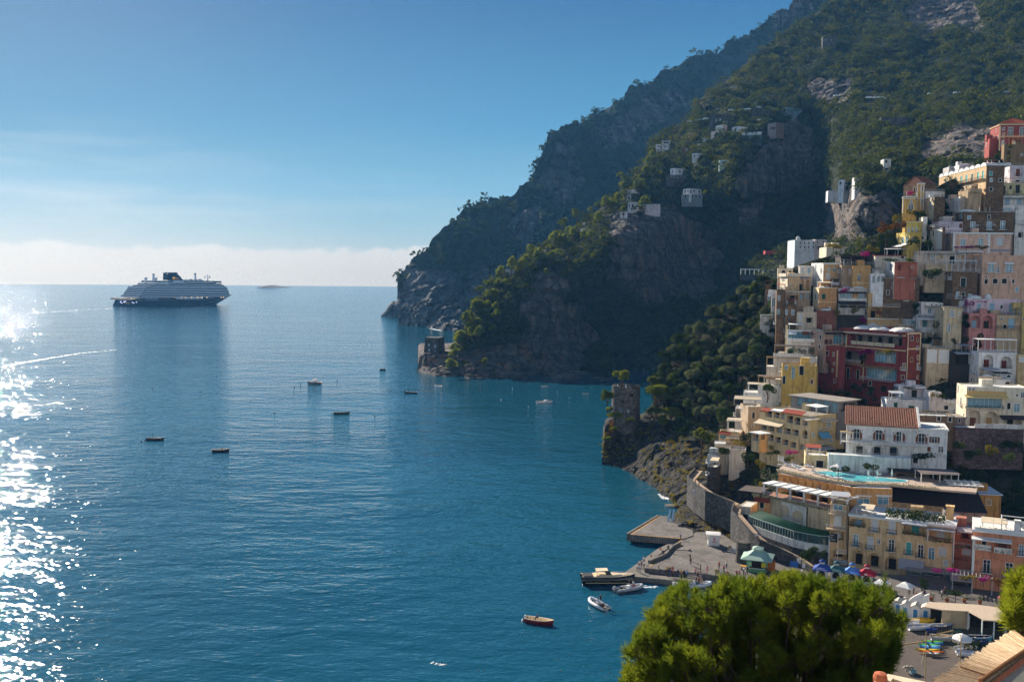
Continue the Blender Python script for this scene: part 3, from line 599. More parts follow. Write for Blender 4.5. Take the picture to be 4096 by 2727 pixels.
 def done(s,roof='flat',par=.55,roofm=None,eave=.3):
  """walls with true openings, then the roof"""
  gq=random.Random(int(s.root.location.x*53+s.root.location.z*29))
  if s.d<430 and s.cat in('house','hotel','villa'):
   for f,L in(('f',s.W),('l',s.D)):
    if L<4:continue
    n_=int(L/2.9);z_=s.z1-2.9
    while z_>s.dn+.4:
     for i in range(n_):
      cx=L*(i+.5)/n_+gq.uniform(-.3,.3);ww=gq.choice((.8,.9,1.1));hh=gq.choice((1.2,1.4,2.1));ok=gq.random()<(.42 if s.holes['f']or s.holes['l']else.6)
      a,b,z0,z1=cx-ww/2,cx+ww/2,z_+.3,z_+.3+hh
      if not ok or a<.5 or b>L-.5 or any(a<q['b']+.7 and b>q['a']-.7 and z0<q['z1']+.6 and z1>q['z0']-.6 for q in s.holes[f]):continue
      s.hole(f,a,b,z0,z1,gq.choice(('k','g','b','D','B','p','W','n','k','g'))+('o' if hh>2 and gq.random()<.6 else ''))
     z_-=3.1
  wall=MB();n_in=0
  for f,L in(('f',s.W),('l',s.D)):
   T_=s.T(f);wall.M=T_;mi=0 if f=='f' else 1
   loops=[[Vector((0,0,0)),Vector((L,0,0)),Vector((L,s.z1,0)),Vector((0,s.z1,0))]]+[[Vector((p[0],p[1],0))for p in h_['p']]for h_ in s.holes[f]]
   tri=tessellate_polygon(loops);allp=[p for lp in loops for p in lp]
   fl=(f=='f');vs=[(p.x,0,p.y)for p in allp]
   def orient(tr):
    p0,p1,p2=(allp[i]for i in tr);a2=(p1.x-p0.x)*(p2.y-p0.y)-(p2.x-p0.x)*(p1.y-p0.y)
    t_=tr if(a2>0)else tr[::-1]
    return t_ if fl else t_[::-1]
   wall.add(vs,[orient(tuple(tr))for tr in tri],mi)
   for h_ in s.holes[f]:
    p=h_['p'];n=len(p);vs=[(q[0],0,q[1])for q in p]+[(q[0],h_['d'],q[1])for q in p]
    wall.add(vs,[((i,i+n,(i+1)%n+n,(i+1)%n)if fl else(i,(i+1)%n,(i+1)%n+n,i+n))for i in range(n)],mi)
    if h_['cap']:wall.add(vs[n:],[tuple(range(n))if fl else tuple(range(n))[::-1]],2)
  wall.M=None;W,D,z=s.W,s.D,s.z1
  wall.add([(W,0,0),(W,D,0),(W,D,z),(W,0,z),(0,D,0),(0,D,z)],[(0,1,2,3),(1,4,5,2)],0)
  if roof=='flat':
   t_=.25;zt=z+.003
   wall.add([(0,0,z),(W,0,z),(W,D,z),(0,D,z),(t_,t_,z),(W-t_,t_,z),(W-t_,D-t_,z),(t_,D-t_,z)],[(0,1,5,4),(1,2,6,5),(2,3,7,6),(3,0,4,7)],0)
   zz=z-par;wall.add([(t_,t_,z),(W-t_,t_,z),(W-t_,D-t_,z),(t_,D-t_,z),(t_,t_,zz-.1),(W-t_,t_,zz-.1),(W-t_,D-t_,zz-.1),(t_,D-t_,zz-.1)],[(0,1,5,4),(1,2,6,5),(2,3,7,6),(3,0,4,7)],0)
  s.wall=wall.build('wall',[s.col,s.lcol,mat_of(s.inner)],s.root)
  g_=random.Random(int(s.root.location.x*31+s.root.location.z*17));W_=s.W
  if s.d<430 and s.cat not in('wall','fence')and(roof!='flat' or par>.12):
   def drain(q):
    m=MB();m.tube([(q,-.07,.3),(q,-.07,z-.15)],.055,5);m.tube([(q,-.07,z-.15),(q+.25,-.02,z)],.05,5);m.build('drain_pipe',plain('old_pipe',(120,100,84),.7,.2,3),s.root)
   if g_.random()<.6 and W_>3:drain(W_-.25)
   if roof=='flat':
    if g_.random()<.4 and not s.railed:s.rail(s.T('f'),.1,W_-.1,.1,z+.002,iron if g_.random()<.6 else rail_w,h=.8)
    if g_.random()<.5:
     m=MB();q=W_*g_.uniform(.2,.8);yy=D*g_.uniform(.3,.6);ww=g_.uniform(1.0,2.2);m.box(q-ww,q+ww*.6,yy,yy+2.2,z-par,z+g_.uniform(1.0,2.0));m.build('roof_hut',s.col,s.root)
    if g_.random()<.6:
     n_=int(W_*g_.uniform(6,16));q=np.random.default_rng(int(W_*977));P=np.c_[q.uniform(.2,W_-.2,n_),q.uniform(.1,1.2,n_),z+q.random(n_)**2*.9-.1];V,F=leaf_quads(P,q.uniform(.1,.26,n_),q);np_mesh('foliage',V,F,leaf_near if g_.random()<.6 else dk_l,s.root,attrs={'tint':np.repeat(q.random(n_),4)})
    if g_.random()<.35:s.perg0(g_,z-par)
    for k in range(g_.randint(0,2)):q=W_*g_.uniform(.1,.9);m=MB();m.tube([(q,2,z-par),(q,2,z+1.9)],.03,4);m.box(q-.5,q+.5,1.98,2.02,z+1.6,z+1.64);m.box(q-.35,q+.35,1.98,2.02,z+1.3,z+1.34);m.build('aerial',iron,s.root)
  r=MB()
  if roof=='flat':r.quad((.25,.25,z-par),(W-.25,.25,z-par),(W-.25,D-.25,z-par),(.25,D-.25,z-par));r.build('roof',roofm or roof_w,s.root)
  elif roof=='slab':r.box(-eave,W+eave,-eave,D+eave,z-.02,z+.22);r.build('roof',roofm or roof_g,s.root)
  elif roof in('shed','hip','gable'):
   tiled(r,W,D,z,eave,roof,par);r.build('roof',roofm or tile_m,s.root)
  return s
def tiled(r,W,D,z,e,kind,rise):
 """tile roof with rolls running up the slope"""
 def slope(a,b,c,d,nrm=.09):
  a,b,c,d=map(Vector,(a,b,c,d));n=max(2,int((b-a).length/.55));up=(b-a).cross(d-a)
  up=up.normalized()if up.length>1e-6 else Vector((0,0,1));up=up if up.z>0 else-up
  vs=[];fs=[]
  for i in range(2*n+1):
   q=i/(2*n);o=up*(nrm if i%2 else 0);vs+=[a.lerp(b,q)+o,d.lerp(c,q)+o]
  for i in range(2*n):fs.append((2*i,2*i+2,2*i+3,2*i+1))
  r.add(vs,fs)
 x0,x1,y0,y1=-e,W+e,-e,D+e
 if kind=='shed':slope((x0,y0,z),(x1,y0,z),(x1,y1,z+rise),(x0,y1,z+rise));r.box(x0+.02,x1-.02,y0+.02,y0+.1,z-.16,z-.02);r.box(x0+.03,x1-.03,y1-.25,y1-.05,z-.1,z+rise-.05)
 elif kind=='gable':
  ym=(y0+y1)/2;slope((x0,y0,z),(x1,y0,z),(x1,ym,z+rise),(x0,ym,z+rise));slope((x1,y1,z),(x0,y1,z),(x0,ym,z+rise),(x1,ym,z+rise))
  r.add([(0,0,z-.05),(0,D,z-.05),(0,D/2,z+rise-.08)],[(0,2,1)]);r.add([(W,0,z-.05),(W,D,z-.05),(W,D/2,z+rise-.08)],[(0,1,2)])
 else:
  k=min((y1-y0)/2,(x1-x0)/2*.98);ym=(y0+y1)/2;A_=(x0,y0,z);B_=(x1,y0,z);C_=(x1,y1,z);D_=(x0,y1,z);E_=(x0+k,ym,z+rise);F_=(x1-k,ym,z+rise)
  slope(A_,B_,F_,E_);slope(C_,D_,E_,F_);slope(D_,A_,E_,E_);slope(B_,C_,F_,F_)
def sign_text(body,size,mt,parent,M,width=None):
 cu=bpy.data.curves.new('lettering','FONT');cu.body=body;cu.size=size*1.35;cu.extrude=.015;cu.align_x='CENTER';cu.align_y='CENTER';cu.resolution_u=2
 t_=bpy.data.objects.new('lettering',cu);COL.objects.link(t_);me=bpy.data.meshes.new_from_object(t_);bpy.data.objects.remove(t_)
 if width:k=width/max(1e-3,max(v.co.x for v in me.vertices)-min(v.co.x for v in me.vertices));me.transform(Matrix.Diagonal((k,1,1,1)))
 me.materials.clear();o=bpy.data.objects.new('lettering',me);COL.objects.link(o);me.materials.append(mt);o.parent=parent;o.matrix_local=M
 KIDS.setdefault(parent,[]).append(o);return o
dk_l=leaf_mat('dark_roof_leaf',(.012,.026,.008),(.046,.068,.018),.3)  # darker green leaf, picked at random for some roof plants
leaf_near=leaf_mat('garden_leaf',(.018,.040,.010),(.085,.115,.025),.35)
def Hs(*a,**k):return House(*a,**k)
h=Hs('A',2147,186,400,2420,th=-8,D=12,d=415,col=(172,70,62),label='tall red villa with white framed windows and tiled roof, topmost house of the town')
h.ops([('w',2238,250,38,66,'h'),('w',2330,246,38,62,'h')]).corn(.5,.3,trim_c).band(2149,2160,200,398,trim_c).done('hip',3.0,tile_r,.6)
h=Hs('A',2070,300,400,2146,th=-8,D=6,d=418,col=(176,74,66),label='low red annexe with flat roof against the tall red villa');h.done()
h=Hs('A',2182,345,520,2420,xl=2165,th=-6,D=7,d=402,col=(150,118,80),label='stone terrace with vine pergola below the tall red villa',name='terrace',cat='terrace')
h.ops([('w',2327,428,14,18)]).perg(2185,2400,345,3.2,4.0,plain('old_wood',(150,122,88),.9,.2,2)).done()
h=Hs('E',2000,190,415,2240,th=-10,col=LILAC,d=372,label='pale lilac house with dark brown shuttered window and iron roof railing')
h.ops([('w',2107,280,52,96,'Boi'),('w',2100,385,50,24,'k')]).done(par=.3);h.rail(h.T('f'),.1,h.W-.1,.1,h.z1,iron)
h=Hs('E',1842,412,560,2240,th=-10,col=(222,206,150),label='cream house with dark green closed shutters on two balconies')
h.ops([('w',1925,497,48,104,'Dxoi'),('w',2015,465,30,46,'Dx'),('w',2105,486,52,106,'Dxoi')]).corn(.2,.12,trim_c).done()
h=Hs('E',1757,572,830,2240,xl=1700,th=-10,col=WHITE,label='white house with long railed verandah above two arched windows')
h.ops([('L',2000,640,440,96,'rp'),('a',1970,742,120,44,'b'),('a',2112,768,92,96,'b'),('w',1735,640,16,70,'l')]).done()
h=Hs('E',1702,522,640,1842,th=-8,D=6,col=CREAM,label='small cream cube house between the stone terrace row and the cream house');h.done()
h=Hs('E',1700,190,540,1935,xl=1118,th=-3,d=352,col='brown',lcol=plaster((206,172,124)),dn=10,label='long ochre terrace row with turquoise shutters and scalloped vault roof')
h.ops([('w',1768,290,40,50,'t'),('a',1207,400,26,84,'lb'),('w',1265,400,20,84,'lpi'),('w',1332,383,22,84,'lti'),('w',1397,366,22,80,'lti'),('w',1461,353,24,88,'lti'),('w',1533,336,24,84,'lGi'),('w',1608,318,26,90,'lti'),('w',1668,303,24,94,'lti'),('L',1560,470,90,80,'lR'),('L',1400,500,60,60,'lR'),('w',1250,520,20,60,'lk')])
h.balc(1125,1690,418,1.1,'l',iron).done(par=.2)
m=MB();n=9
for i in range(n):m.M=h and Matrix.Translation((0,h.D*(i+.5)/n,h.z1-.1));q=h.D/n/2*.98;m.add([(x_,q*math.cos(k*math.pi/8),q*.55*math.sin(k*math.pi/8))for x_ in(-.15,8.5)for k in range(9)],[(k,k+9,k+10,k+1)for k in range(8)]+[tuple(range(9)),tuple(range(9,18))[::-1]])
m.build('vaulted_roof',roof_w,h.root,False)
h=Hs('E',1366,182,275,1560,th=-6,D=9,d=425,col=(226,222,226),label='white house with rounded vault top behind the long ochre row');h.dome(1470,182,150,26,None);h.ops([('w',1480,222,24,40,'k')]).done()
h=Hs('E',1240,205,280,1362,th=-6,D=8,d=432,col=(190,186,186),label='low grey white house with a railed porch left of the vaulted white house');h.ops([('L',1300,222,80,30,'r')]).done()
h=Hs('E',658,578,800,836,th=-20,col=(222,172,76),d=360,name='church_hall',cat='church',label='yellow church hall with white pilasters and tall arched window')
h.ops([('a',765,706,62,80,''),('a',768,640,26,28,'Y')]).band(660,672,585,795).band(668,832,580,592).band(668,832,604,610).corn(.3,.2).done()
h=Hs('E',836,412,750,930,th=-22,D=10,d=363,col=(222,172,76),name='church_tower',cat='church',label='slim yellow church tower block edged with white pilasters')
h.band(837,849,418,745).band(882,892,418,745).band(920,929,418,745).band(838,928,596,606).ops([('w',906,480,12,60,'k'),('w',906,640,12,60,'k')]).corn(.4,.25).done()
h=Hs('E',931,412,545,1076,th=24,D=10,d=366,col='brown',label='bare brown stone gabled block joined behind the yellow church tower');h.ops([]).done('gable',3.0,tile_m,.1)
h=Hs('E',940,515,600,1190,th=0,D=8,d=363,col=WHITE,label='rounded white wall block under the brown stone gable');h.ops([('w',1115,530,14,40)]).done()
h=Hs('E',1050,585,760,1190,xl=935,th=0,col='brown',lcol=plaster((200,182,150)),label='old stone house with tall arched window and roof pots')
h.ops([('a',1010,696,26,112,'lb')]).chim(1060,.5,.7).done()
h=Hs('E',1376,578,780,1452,xl=1195,th=0,col=(196,176,156),lcol=plaster(WHITE),label='white house with two tall pale windows and railed terrace')
h.ops([('w',1230,718,18,76,'lW'),('w',1297,702,18,76,'lW'),('w',1350,692,14,66,'lW')]).balc(1205,1312,772,1.5,'l').done()
h=Hs('E',1446,552,740,1650,th=10,D=8,col='grey',label='weathered grey stone retaining block with stained face',name='stone_block',cat='house');h.done()
h=Hs('E',1480,500,570,1650,th=8,D=6,d=352,col=(196,164,124),label='ochre terrace parapet hung with washing above the grey stone block');h.ops([]).balc(1485,1640,520,.8,solid=(196,164,124)).done()
h=Hs('E',1420,768,1016,2056,xl=1312,th=-6,col='brown',label='wide brown stone house with three white french windows and air conditioners')
h.ops([('w',1540,950,56,104,'boi'),('w',1747,946,58,106,'boi'),('w',1915,940,54,108,'boi'),('w',1390,812,30,92,'lb')]).ac(1592,942).ac(1803,936).dome(1500,768,220,36,1.5).corn(.2,.15,roof_g).done()
h=Hs('E',2060,752,1120,2240,th=-8,D=9,col=WHITE,label='white block with railed balcony at the edge of town beside the brown stone house')
h.ops([('L',2140,1060,60,70,'k')]).balc(2062,2230,918,1.0).done()
h=Hs('E',1290,1030,1310,2030,xl=1186,th=-6,col=(226,182,156),label='wide peach palazzo with white quoins, hooded windows and white cornice')
h.ops([('w',1418,1158,54,80,'bh'),('w',1638,1152,58,82,'bh'),('w',1880,1148,74,92,'Wh'),('w',1238,1158,22,66,'lb')]).band(1291,1314,1046,1290).band(1730,1756,1046,1290).band(1760,2010,1240,1268,plain('grey_band',(150,146,156),.8)).corn(.45,.3)
h.awn(1340,1650,1252,2.2,.5,canvas_w).done()
h=Hs('E',705,892,1040,905,th=-20,D=9,col=(230,196,84),label='bright yellow upper house with three narrow windows and flat cornice')
h.ops([('w',733,1000,17,52,'b'),('w',783,996,17,52,'b'),('w',832,992,17,52,'b')]).corn(.3,.2,trim_c).done()
h=Hs('E',746,1026,1215,890,xl=577,th=2,col=(206,168,66),lcol=plaster((232,204,96)),label='bright yellow lower house with paired arched windows and white awnings')  # left side coloured a lighter yellow for the sun falling on it
h.ops([('a',665,1126,34,84,'lb'),('a',713,1120,34,84,'lb'),('A',820,1120,110,90,'')]).awn(600,735,1170,2.4,.9,canvas_w,'l').done()
h=Hs('E',1148,965,1250,1192,xl=890,th=0,col='brown',lcol=plaster(WHITE),label='white house with paired moorish arched windows and roof terrace')
h.ops([('a',995,1042,20,72,'lk'),('a',1044,1042,20,76,'lk'),('w',1088,1036,12,40,'lW'),('w',930,1030,14,40,'lW'),('w',1010,1190,16,60,'lW'),('w',1075,1190,16,60,'lW')]).balc(900,1110,968,.8,'l').done()
h=Hs('E',1110,892,990,1430,th=-4,D=8,col=(206,186,198),label='low lilac terrace house with white scalloped edge and arched dark door')
h.ops([('a',1390,946,44,60,'B'),('a',1236,956,18,40,'B')]).band(1112,1428,976,988).balc(1115,1250,950,.5).done()
h=Hs('E',1170,826,900,1312,th=-4,D=8,col=(214,204,190),label='small white attic house with flat tiled edge and two windows');h.ops([('w',1243,862,22,46,'b'),('w',1290,862,22,42,'B')]).done('slab',roofm=tile_m)
h=Hs('E',910,834,900,972,th=-10,D=6,col=WHITE,label='tiny white roof cube above the moorish windowed house');h.done()
h=Hs('A',2005,1212,1560,2420,th=-8,D=10,col=(222,172,140),label='large peach house with white hooded balcony windows and row of dark windows below')
h.ops([('w',2087,1310,46,72,'bo'),('w',2228,1310,50,72,'bo'),('w',2047,1420,26,36,'k'),('w',2118,1418,38,38,'k'),('w',2190,1417,38,38,'k'),('w',2260,1418,18,26,'k')]).awn(2052,2122,1270,.9,.35,canvas_w).awn(2188,2262,1270,.9,.35,canvas_w).ac(2050,1382).ac(2220,1382).done()
h=Hs('A',1776,1342,1590,1976,th=-6,D=9,col='brown',label='brown stone tower house under a white framed glass terrace')
h.ops([('w',1868,1427,40,70,'D'),('a',1867,1522,24,42,'D')]).perg(1778,1970,1340,3.4,5.5,rail_w).done(par=.15);h.rail(h.T('f'),.05,h.W-.05,.06,h.z1,rail_w)
h=Hs('A',1572,1278,1345,1776,th=-6,D=10,col=(206,176,140),label='restaurant terrace with glazed white verandah among the peach houses',name='restaurant',cat='restaurant')
h.perg(1574,1885,1278,3.3,6.5,rail_w,plain('verandah_roof',(150,168,160),.6,.2,.6)).done(par=.1);h.rail(h.T('f'),.05,h.W-.05,.06,h.z1,rail_w)
h=Hs('A',1500,1180,1290,1900,th=-6,D=6,d=340,col=(214,190,170),label='pale wall with dark doorways behind the glazed verandah restaurant');h.ops([('w',1780,1250,40,60,'k'),('w',1990,1232,24,36,'k')]).done()
h=Hs('A',545,1094,1200,703,xl=490,th=-4,D=10,d=470,col=(214,220,226),lcol=plaster((206,218,228)),label='white convent with small dome on the wooded hillside',name='convent',cat='convent')
h.ops([('w',590+i*34,1118,9,18,'k')for i in range(4)]+[('w',590+i*34,1150,9,20,'k')for i in range(4)]).dome(577,1094,38,32,.5).done()
h=Hs('A',704,1090,1180,796,th=-4,D=9,d=468,col=(204,190,190),label='pinkish block with porch joined to the white convent');h.ops([('w',725,1112,9,18,'k'),('w',770,1110,9,18,'k'),('L',750,1158,70,28,'r')]).done()
h=Hs('A',775,1152,1215,960,th=-6,D=9,d=385,col=(220,206,176),label='cream rounded villa with vine terrace at the edge of the wood');h.balc(780,955,1165,.8,solid=(224,214,190)).done()
h=Hs('T',1040,110,245,1330,th=-6,D=8,d=378,col=(222,210,184),label='cream terrace house under green vines beside the white convent');h.ops([('w',1270,170,30,40)]).done()
h=Hs('T',1262,245,392,1762,th=-6,D=9,col=(74,66,62),label='dark glazed restaurant pavilion with railed terrace on a rooftop',name='restaurant',cat='restaurant')
h.ops([('L',1350,305,140,90,'k'),('L',1560,305,230,90,'k'),('w',1690,320,70,70,'W')]).balc(1265,1755,380,1.2).done('slab',roofm=canvas_d)
h=Hs('T',985,352,745,1272,xl=800,th=2,col=(214,172,118),lcol=plaster((222,222,220)),label='tall ochre block with two small arched windows and a white side')
h.ops([('a',1083,458,48,46,'bc'),('a',1167,458,48,46,'bc'),('w',962,480,18,80,'lb'),('w',960,620,10,16,'lb')]).band(986,1270,352,374,trim_w).done(par=.9)
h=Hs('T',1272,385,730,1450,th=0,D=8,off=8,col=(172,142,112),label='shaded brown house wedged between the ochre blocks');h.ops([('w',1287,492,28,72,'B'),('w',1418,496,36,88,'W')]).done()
h=Hs('T',1450,390,700,1738,th=-4,D=8,off=9,col=(216,160,92),label='orange ochre house with one ornate framed window');h.ops([('w',1553,592,56,86,'gch')]).band(1452,1736,660,672,trim_c).done()
h=Hs('T',612,405,560,940,th=-14,D=8,off=3,col=WHITE,label='white upper storey with glazed doors over the hotel balustrade')
h.ops([('w',668,470,34,84,'b'),('w',770,472,48,84,'b'),('w',870,467,52,64,'W')]).done('slab',roofm=roof_w)
h=Hs('T',275,436,560,515,th=-14,D=7,off=3,col=(222,208,180),label='small cream house with arched porch behind the hotel balustrade');h.ops([('a',368,490,60,46,'k'),('L',470,500,40,50,'k')]).done()
h=Hs('T',428,560,800,800,xl=312,th=6,off=8,col=(214,178,130),lcol=plaster((228,214,186)),name='hotel',cat='hotel',label='pale ochre hotel with blue lettering and two tall arched loggias')
h.ops([('A',655,700,76,176,'k'),('A',748,700,60,172,'n'),('a',470,726,34,60,'g')]);h.band(628,772,576,598,plain('blue_sign',(50,62,116),.6,.1))
h.balc(312,430,560,.5,'l',solid=(228,214,190));h.balc(430,800,560,.5,'f',solid=(228,214,190));blue_l=plain('blue_letters',(36,48,110),.6,.05)
h.text(368,588,30,'MONTEMARE',blue_l,'l');h.text(368,624,26,'HOTEL',blue_l,'l');h.text(700,588,16,'MONTEMARE',plain('pale_letters',(200,200,210),.6));h.done()
h=Hs('T',395,795,1010,792,th=-12,D=8,off=9,col=(206,172,134),label='tan lower wing of the blue lettered hotel with dark vine porch and arches')
h.ops([('L',510,906,176,86,'k'),('A',655,872,72,96,'b'),('A',750,868,58,96,'b')]).band(398,790,796,808).done()
h=Hs('T',247,775,1400,390,th=-12,D=9,off=10,col='brown',dn=10,label='tall narrow brown stone tower house with three small windows')
h.ops([('w',298,902,34,76,'b'),('w',290,1122,34,84,'b')]).balc(247,388,775,.6,mt=iron).done()
h=Hs('T',391,1004,1400,566,th=-12,D=9,off=10,col='brown',dn=10,label='lower brown stone wing with two white framed windows');h.ops([('w',415,1124,32,76,'b'),('w',516,1126,36,76,'b')]).done()
h=Hs('T',172,860,1200,246,th=-14,D=8,off=7,col=(226,230,232),label='narrow white house with tall arched window at the edge of the grove');h.ops([('a',213,968,46,130,'b'),('w',200,1120,26,60,'b')]).balc(174,244,862,.6).done()
h=Hs('T',0,1186,1320,228,th=-14,D=5,off=9,col=(200,196,190),label='small white railed terrace jutting out over the grove',name='terrace',cat='terrace');h.perg(2,222,1290,2.6,2.5,rail_w).done(par=.1)
h=Hs('T',75,765,1040,180,th=-14,D=6,off=5,col='brown',label='small brown stone house with rooftop kiosk at the edge of the grove');h.ops([('w',140,900,34,100,'b')]).perg(80,175,765,2.8,2.5,iron,tile_r).done()
h=Hs('T',916,742,1090,1206,xl=828,th=0,off=9,col=(212,146,88),lcol=plaster((232,206,160)),label='orange cube house with green shutter and white domed roof')
h.ops([('w',998,880,62,82,'Gx'),('w',868,880,20,84,'lG'),('w',895,880,10,90,'lW')]).band(918,1204,962,972,trim_c).dome(1035,742,190,26,1.0).corn(.2,.12,trim_c).done()
h=Hs('T',1110,690,750,1280,th=0,D=6,off=8,col=(150,112,92),label='small brick house with white domed roof beside the tall ochre block');h.dome(1190,690,150,34,.3).done()
h=Hs('T',890,1094,1200,1180,th=-6,D=7,off=9,col=(150,84,70),label='low dark red house with white dome below the orange cube house');h.dome(1040,1094,190,36,.3).chim(1135,.5,.9,.4).done()
h=Hs('A',1325,1268,1400,1506,xl=1150,th=0,off=8,col=(196,104,78),lcol=plaster((232,232,232)),label='coral red house with white terraced side and hedge along its roof')
h.ops([('w',1367,1310,24,42,'Rx'),('w',1468,1308,10,16,'R'),('w',1300,1306,20,50,'lb'),('w',1230,1310,30,46,'lb')]).balc(1155,1262,1362,1.2,'l').band(1327,1504,1268,1275,plain('dark_coral',(150,70,56),.8)).done(par=.3)
h=Hs('T',1735,520,720,1966,th=-10,D=7,off=10,col=(236,236,236),label='white wing with three arched openings below the coral red house');h.ops([('A',1783,612,44,112,'b'),('A',1857,606,44,92,'b'),('A',1920,602,42,96,'b')]).done()
h=Hs('T',1805,240,330,2345,th=-8,D=9,off=3,col=(206,196,180),label='rooftop house with red tiled lean to and white terrace awnings');h.ops([('w',2235,262,50,42,'k')]).perg(1990,2340,240,2.2,4,rail_w,canvas_w,slope=.2).done('slab',roofm=tile_r)
h=Hs('A',1242,1390,1545,1526,th=-4,D=9,off=9,col='brown',label='square brown stone house with red shuttered window and white dome')
h.ops([('w',1330,1458,42,48,'R'),('w',1472,1460,20,44,'R')]).dome(1372,1390,140,14,1.0).corn(.25,.15,roof_g).done()
h=Hs('B',1115,135,415,1452,th=-4,D=10,off=11,col=(216,174,112),label='ochre palazzo with tan shutters, long balcony and two wide arched porches')
h.ops([('w',1200,200,44,70,'nh'),('w',1305,200,46,70,'nh'),('A',1175,288,104,88,'k'),('A',1296,284,112,84,'br'),('a',1250,404,38,26,'b'),('a',1160,394,70,40,'W'),('w',1395,300,20,26,'k')]).balc(1117,1366,244,1.1,mt=rail_w).awn(1180,1225,278,1.0,.8,sh_brown).band(1117,1366,336,344).done()
h=Hs('B',885,100,222,1112,th=-8,D=8,off=9,col=(222,218,212),label='white glazed restaurant with two white balconies and dark awning',name='restaurant',cat='restaurant')
h.ops([('L',1000,156,200,60,'q')]).balc(888,1106,200,1.2,solid=(226,222,216)).awn(882,1106,128,1.4,.3,canvas_d).dome(1050,100,120,22,.6).dome(960,100,70,18,.6).done()
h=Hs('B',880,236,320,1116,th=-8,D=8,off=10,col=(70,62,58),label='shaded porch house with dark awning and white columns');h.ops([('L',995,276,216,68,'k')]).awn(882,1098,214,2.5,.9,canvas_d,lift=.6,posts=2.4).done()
h=Hs('B',800,318,450,1026,xl=545,th=4,off=9,col=(206,158,128),lcol=plaster((216,190,160)),label='peach house with white domed roof terrace')
h.ops([('w',940,365,11,20,'k'),('w',735,360,26,40,'lk'),('w',690,360,26,40,'lk')]).dome(780,318,110,24,1.0).dome(860,318,90,20,2.0).awn(690,850,322,1.2,.3,tile_r,lift=.5).balc(630,760,408,1.2,'l',solid=(226,218,210)).done(par=.15)
h=Hs('B',560,285,400,720,th=-12,D=8,off=9,col=(214,190,160),label='cream house with dark canopy terrace and white tall panel');h.ops([('w',590,330,20,60,'W'),('L',660,350,60,40,'k')]).done()
h=Hs('B',486,425,560,764,th=-14,D=8,off=9,col=(230,226,220),label='white house with two brown barrel awnings and long white balconies')
h.ops([('L',620,470,250,70,'q')]).balc(488,760,515,1.4,solid=(232,228,222)).awn(608,660,440,1.6,.7,sh_brown).awn(672,740,440,1.6,.7,sh_brown).awn(498,560,432,1.8,1.0,canvas_w).done()
h=Hs('B',472,390,520,490,xl=None,th=-16,D=7,off=9,col=(232,204,150),label='slim sunlit cream wall house with small crenellated parapet');h.done()
h=Hs('B',1425,445,930,1533,xl=880,th=34,d=310,dn=6,off=9,col=(158,62,46),lcol=plaster((156,58,58)),name='palace_hotel',cat='hotel',label='big dark red palace hotel with cream trims, loggia terraces and glazed verandah')
h.inner=(150,136,126)
h.ops([('L',1190,500,400,78,'lk'),('L',990,626,190,66,'lk'),('L',915,500,60,60,'lq'),('L',1255,640,170,90,'lq'),('L',1225,775,240,90,'lq'),('a',917,744,26,66,'lbc'),('w',965,765,24,82,'lkci'),('w',1042,776,22,76,'lkci'),('a',1508,505,12,28,'kc'),('a',1464,658,20,36,'Bc')])
h.balc(1010,1350,545,1.5,'l',solid=(206,190,160)).balc(905,1080,676,1.2,'l',solid=(176,160,150)).balc(1085,1345,822,2.0,'l',mt=rail_w).awn(970,1395,450,2.6,.5,canvas_d,'l').awn(1085,1345,712,1.8,.5,plain('straw',(150,122,92),.9,.2,2),'l')
h.band(885,1420,566,574,trim_c,'l').band(885,1420,452,460,trim_c,'l').band(885,1080,690,696,trim_c,'l').band(946,956,450,566,trim_c,'l').band(1082,1090,575,830,trim_c,'l').band(1426,1432,450,920,trim_c).band(1526,1533,450,700,trim_c).band(1426,1532,448,460,trim_c).band(1426,1532,570,580,trim_c).dome(1455,446,60,20,3.0).chim(1470,.6,1.0,2.0)
m=MB()
for k,(yy,r_)in enumerate(((6,4.0),(13,4.4),(20,3.6))):m.M=Matrix.Translation((5,yy,h.z1-.1));m.lathe([(r_*math.cos(q),1.2*math.sin(q))for q in[math.pi/2*i/5 for i in range(6)]],18)
m.build('domed_roof',roof_w,h.root,True);h.done()
h=Hs('B',892,560,880,940,xl=726,th=22,d=322,off=9,col=(150,58,60),lcol=plaster((166,66,60)),label='red turret wing of the palace hotel with cream edged niches and small square windows')
h.ops([('A',750,712,42,116,'lW'),('A',806,735,46,130,'lB'),('w',851,618,13,32,'lbc'),('w',854,692,13,26,'lbc'),('a',843,742,13,30,'lbc'),('w',800,608,26,34,'lk')]).balc(728,775,650,.8,'l',solid=(200,190,180)).band(874,884,585,800,trim_c,'l').done()
h=Hs('B',770,440,600,930,th=18,D=8,d=328,col=(196,160,136),label='tan upper wing with blue glazed porch left of the palace loggia');h.ops([('L',885,500,70,70,'q'),('L',810,520,60,40,'R')]).awn(775,930,444,1.6,.4,canvas_d).done()
pw=plain('pergola_wood',(168,140,100),.9,.2,2)
h=Hs('B',378,632,725,722,th=-16,D=8,off=9,col=(216,206,192),label='white balustraded terrace under a dark canopy and flowering vine',name='terrace',cat='terrace')
h.perg(385,715,632,3.0,4.5,pw,canvas_d).balc(378,620,634,.5,solid=(224,220,212)).done(par=.2)
h=Hs('B',322,712,775,470,th=-16,D=6,off=8,col=(214,204,186),label='small pergola terrace of slim poles below the balustraded terrace',name='terrace',cat='terrace');h.perg(324,590,712,2.6,4,pw).done(par=.1)
h=Hs('B',444,700,890,724,th=-14,D=8,off=8,col=(214,172,72),label='mustard yellow house with vine pergola and arched dark door')
h.ops([('w',535,765,22,90,'b'),('a',463,818,22,62,'k'),('w',600,745,34,70,'k'),('w',480,720,20,30,'b')]).done()
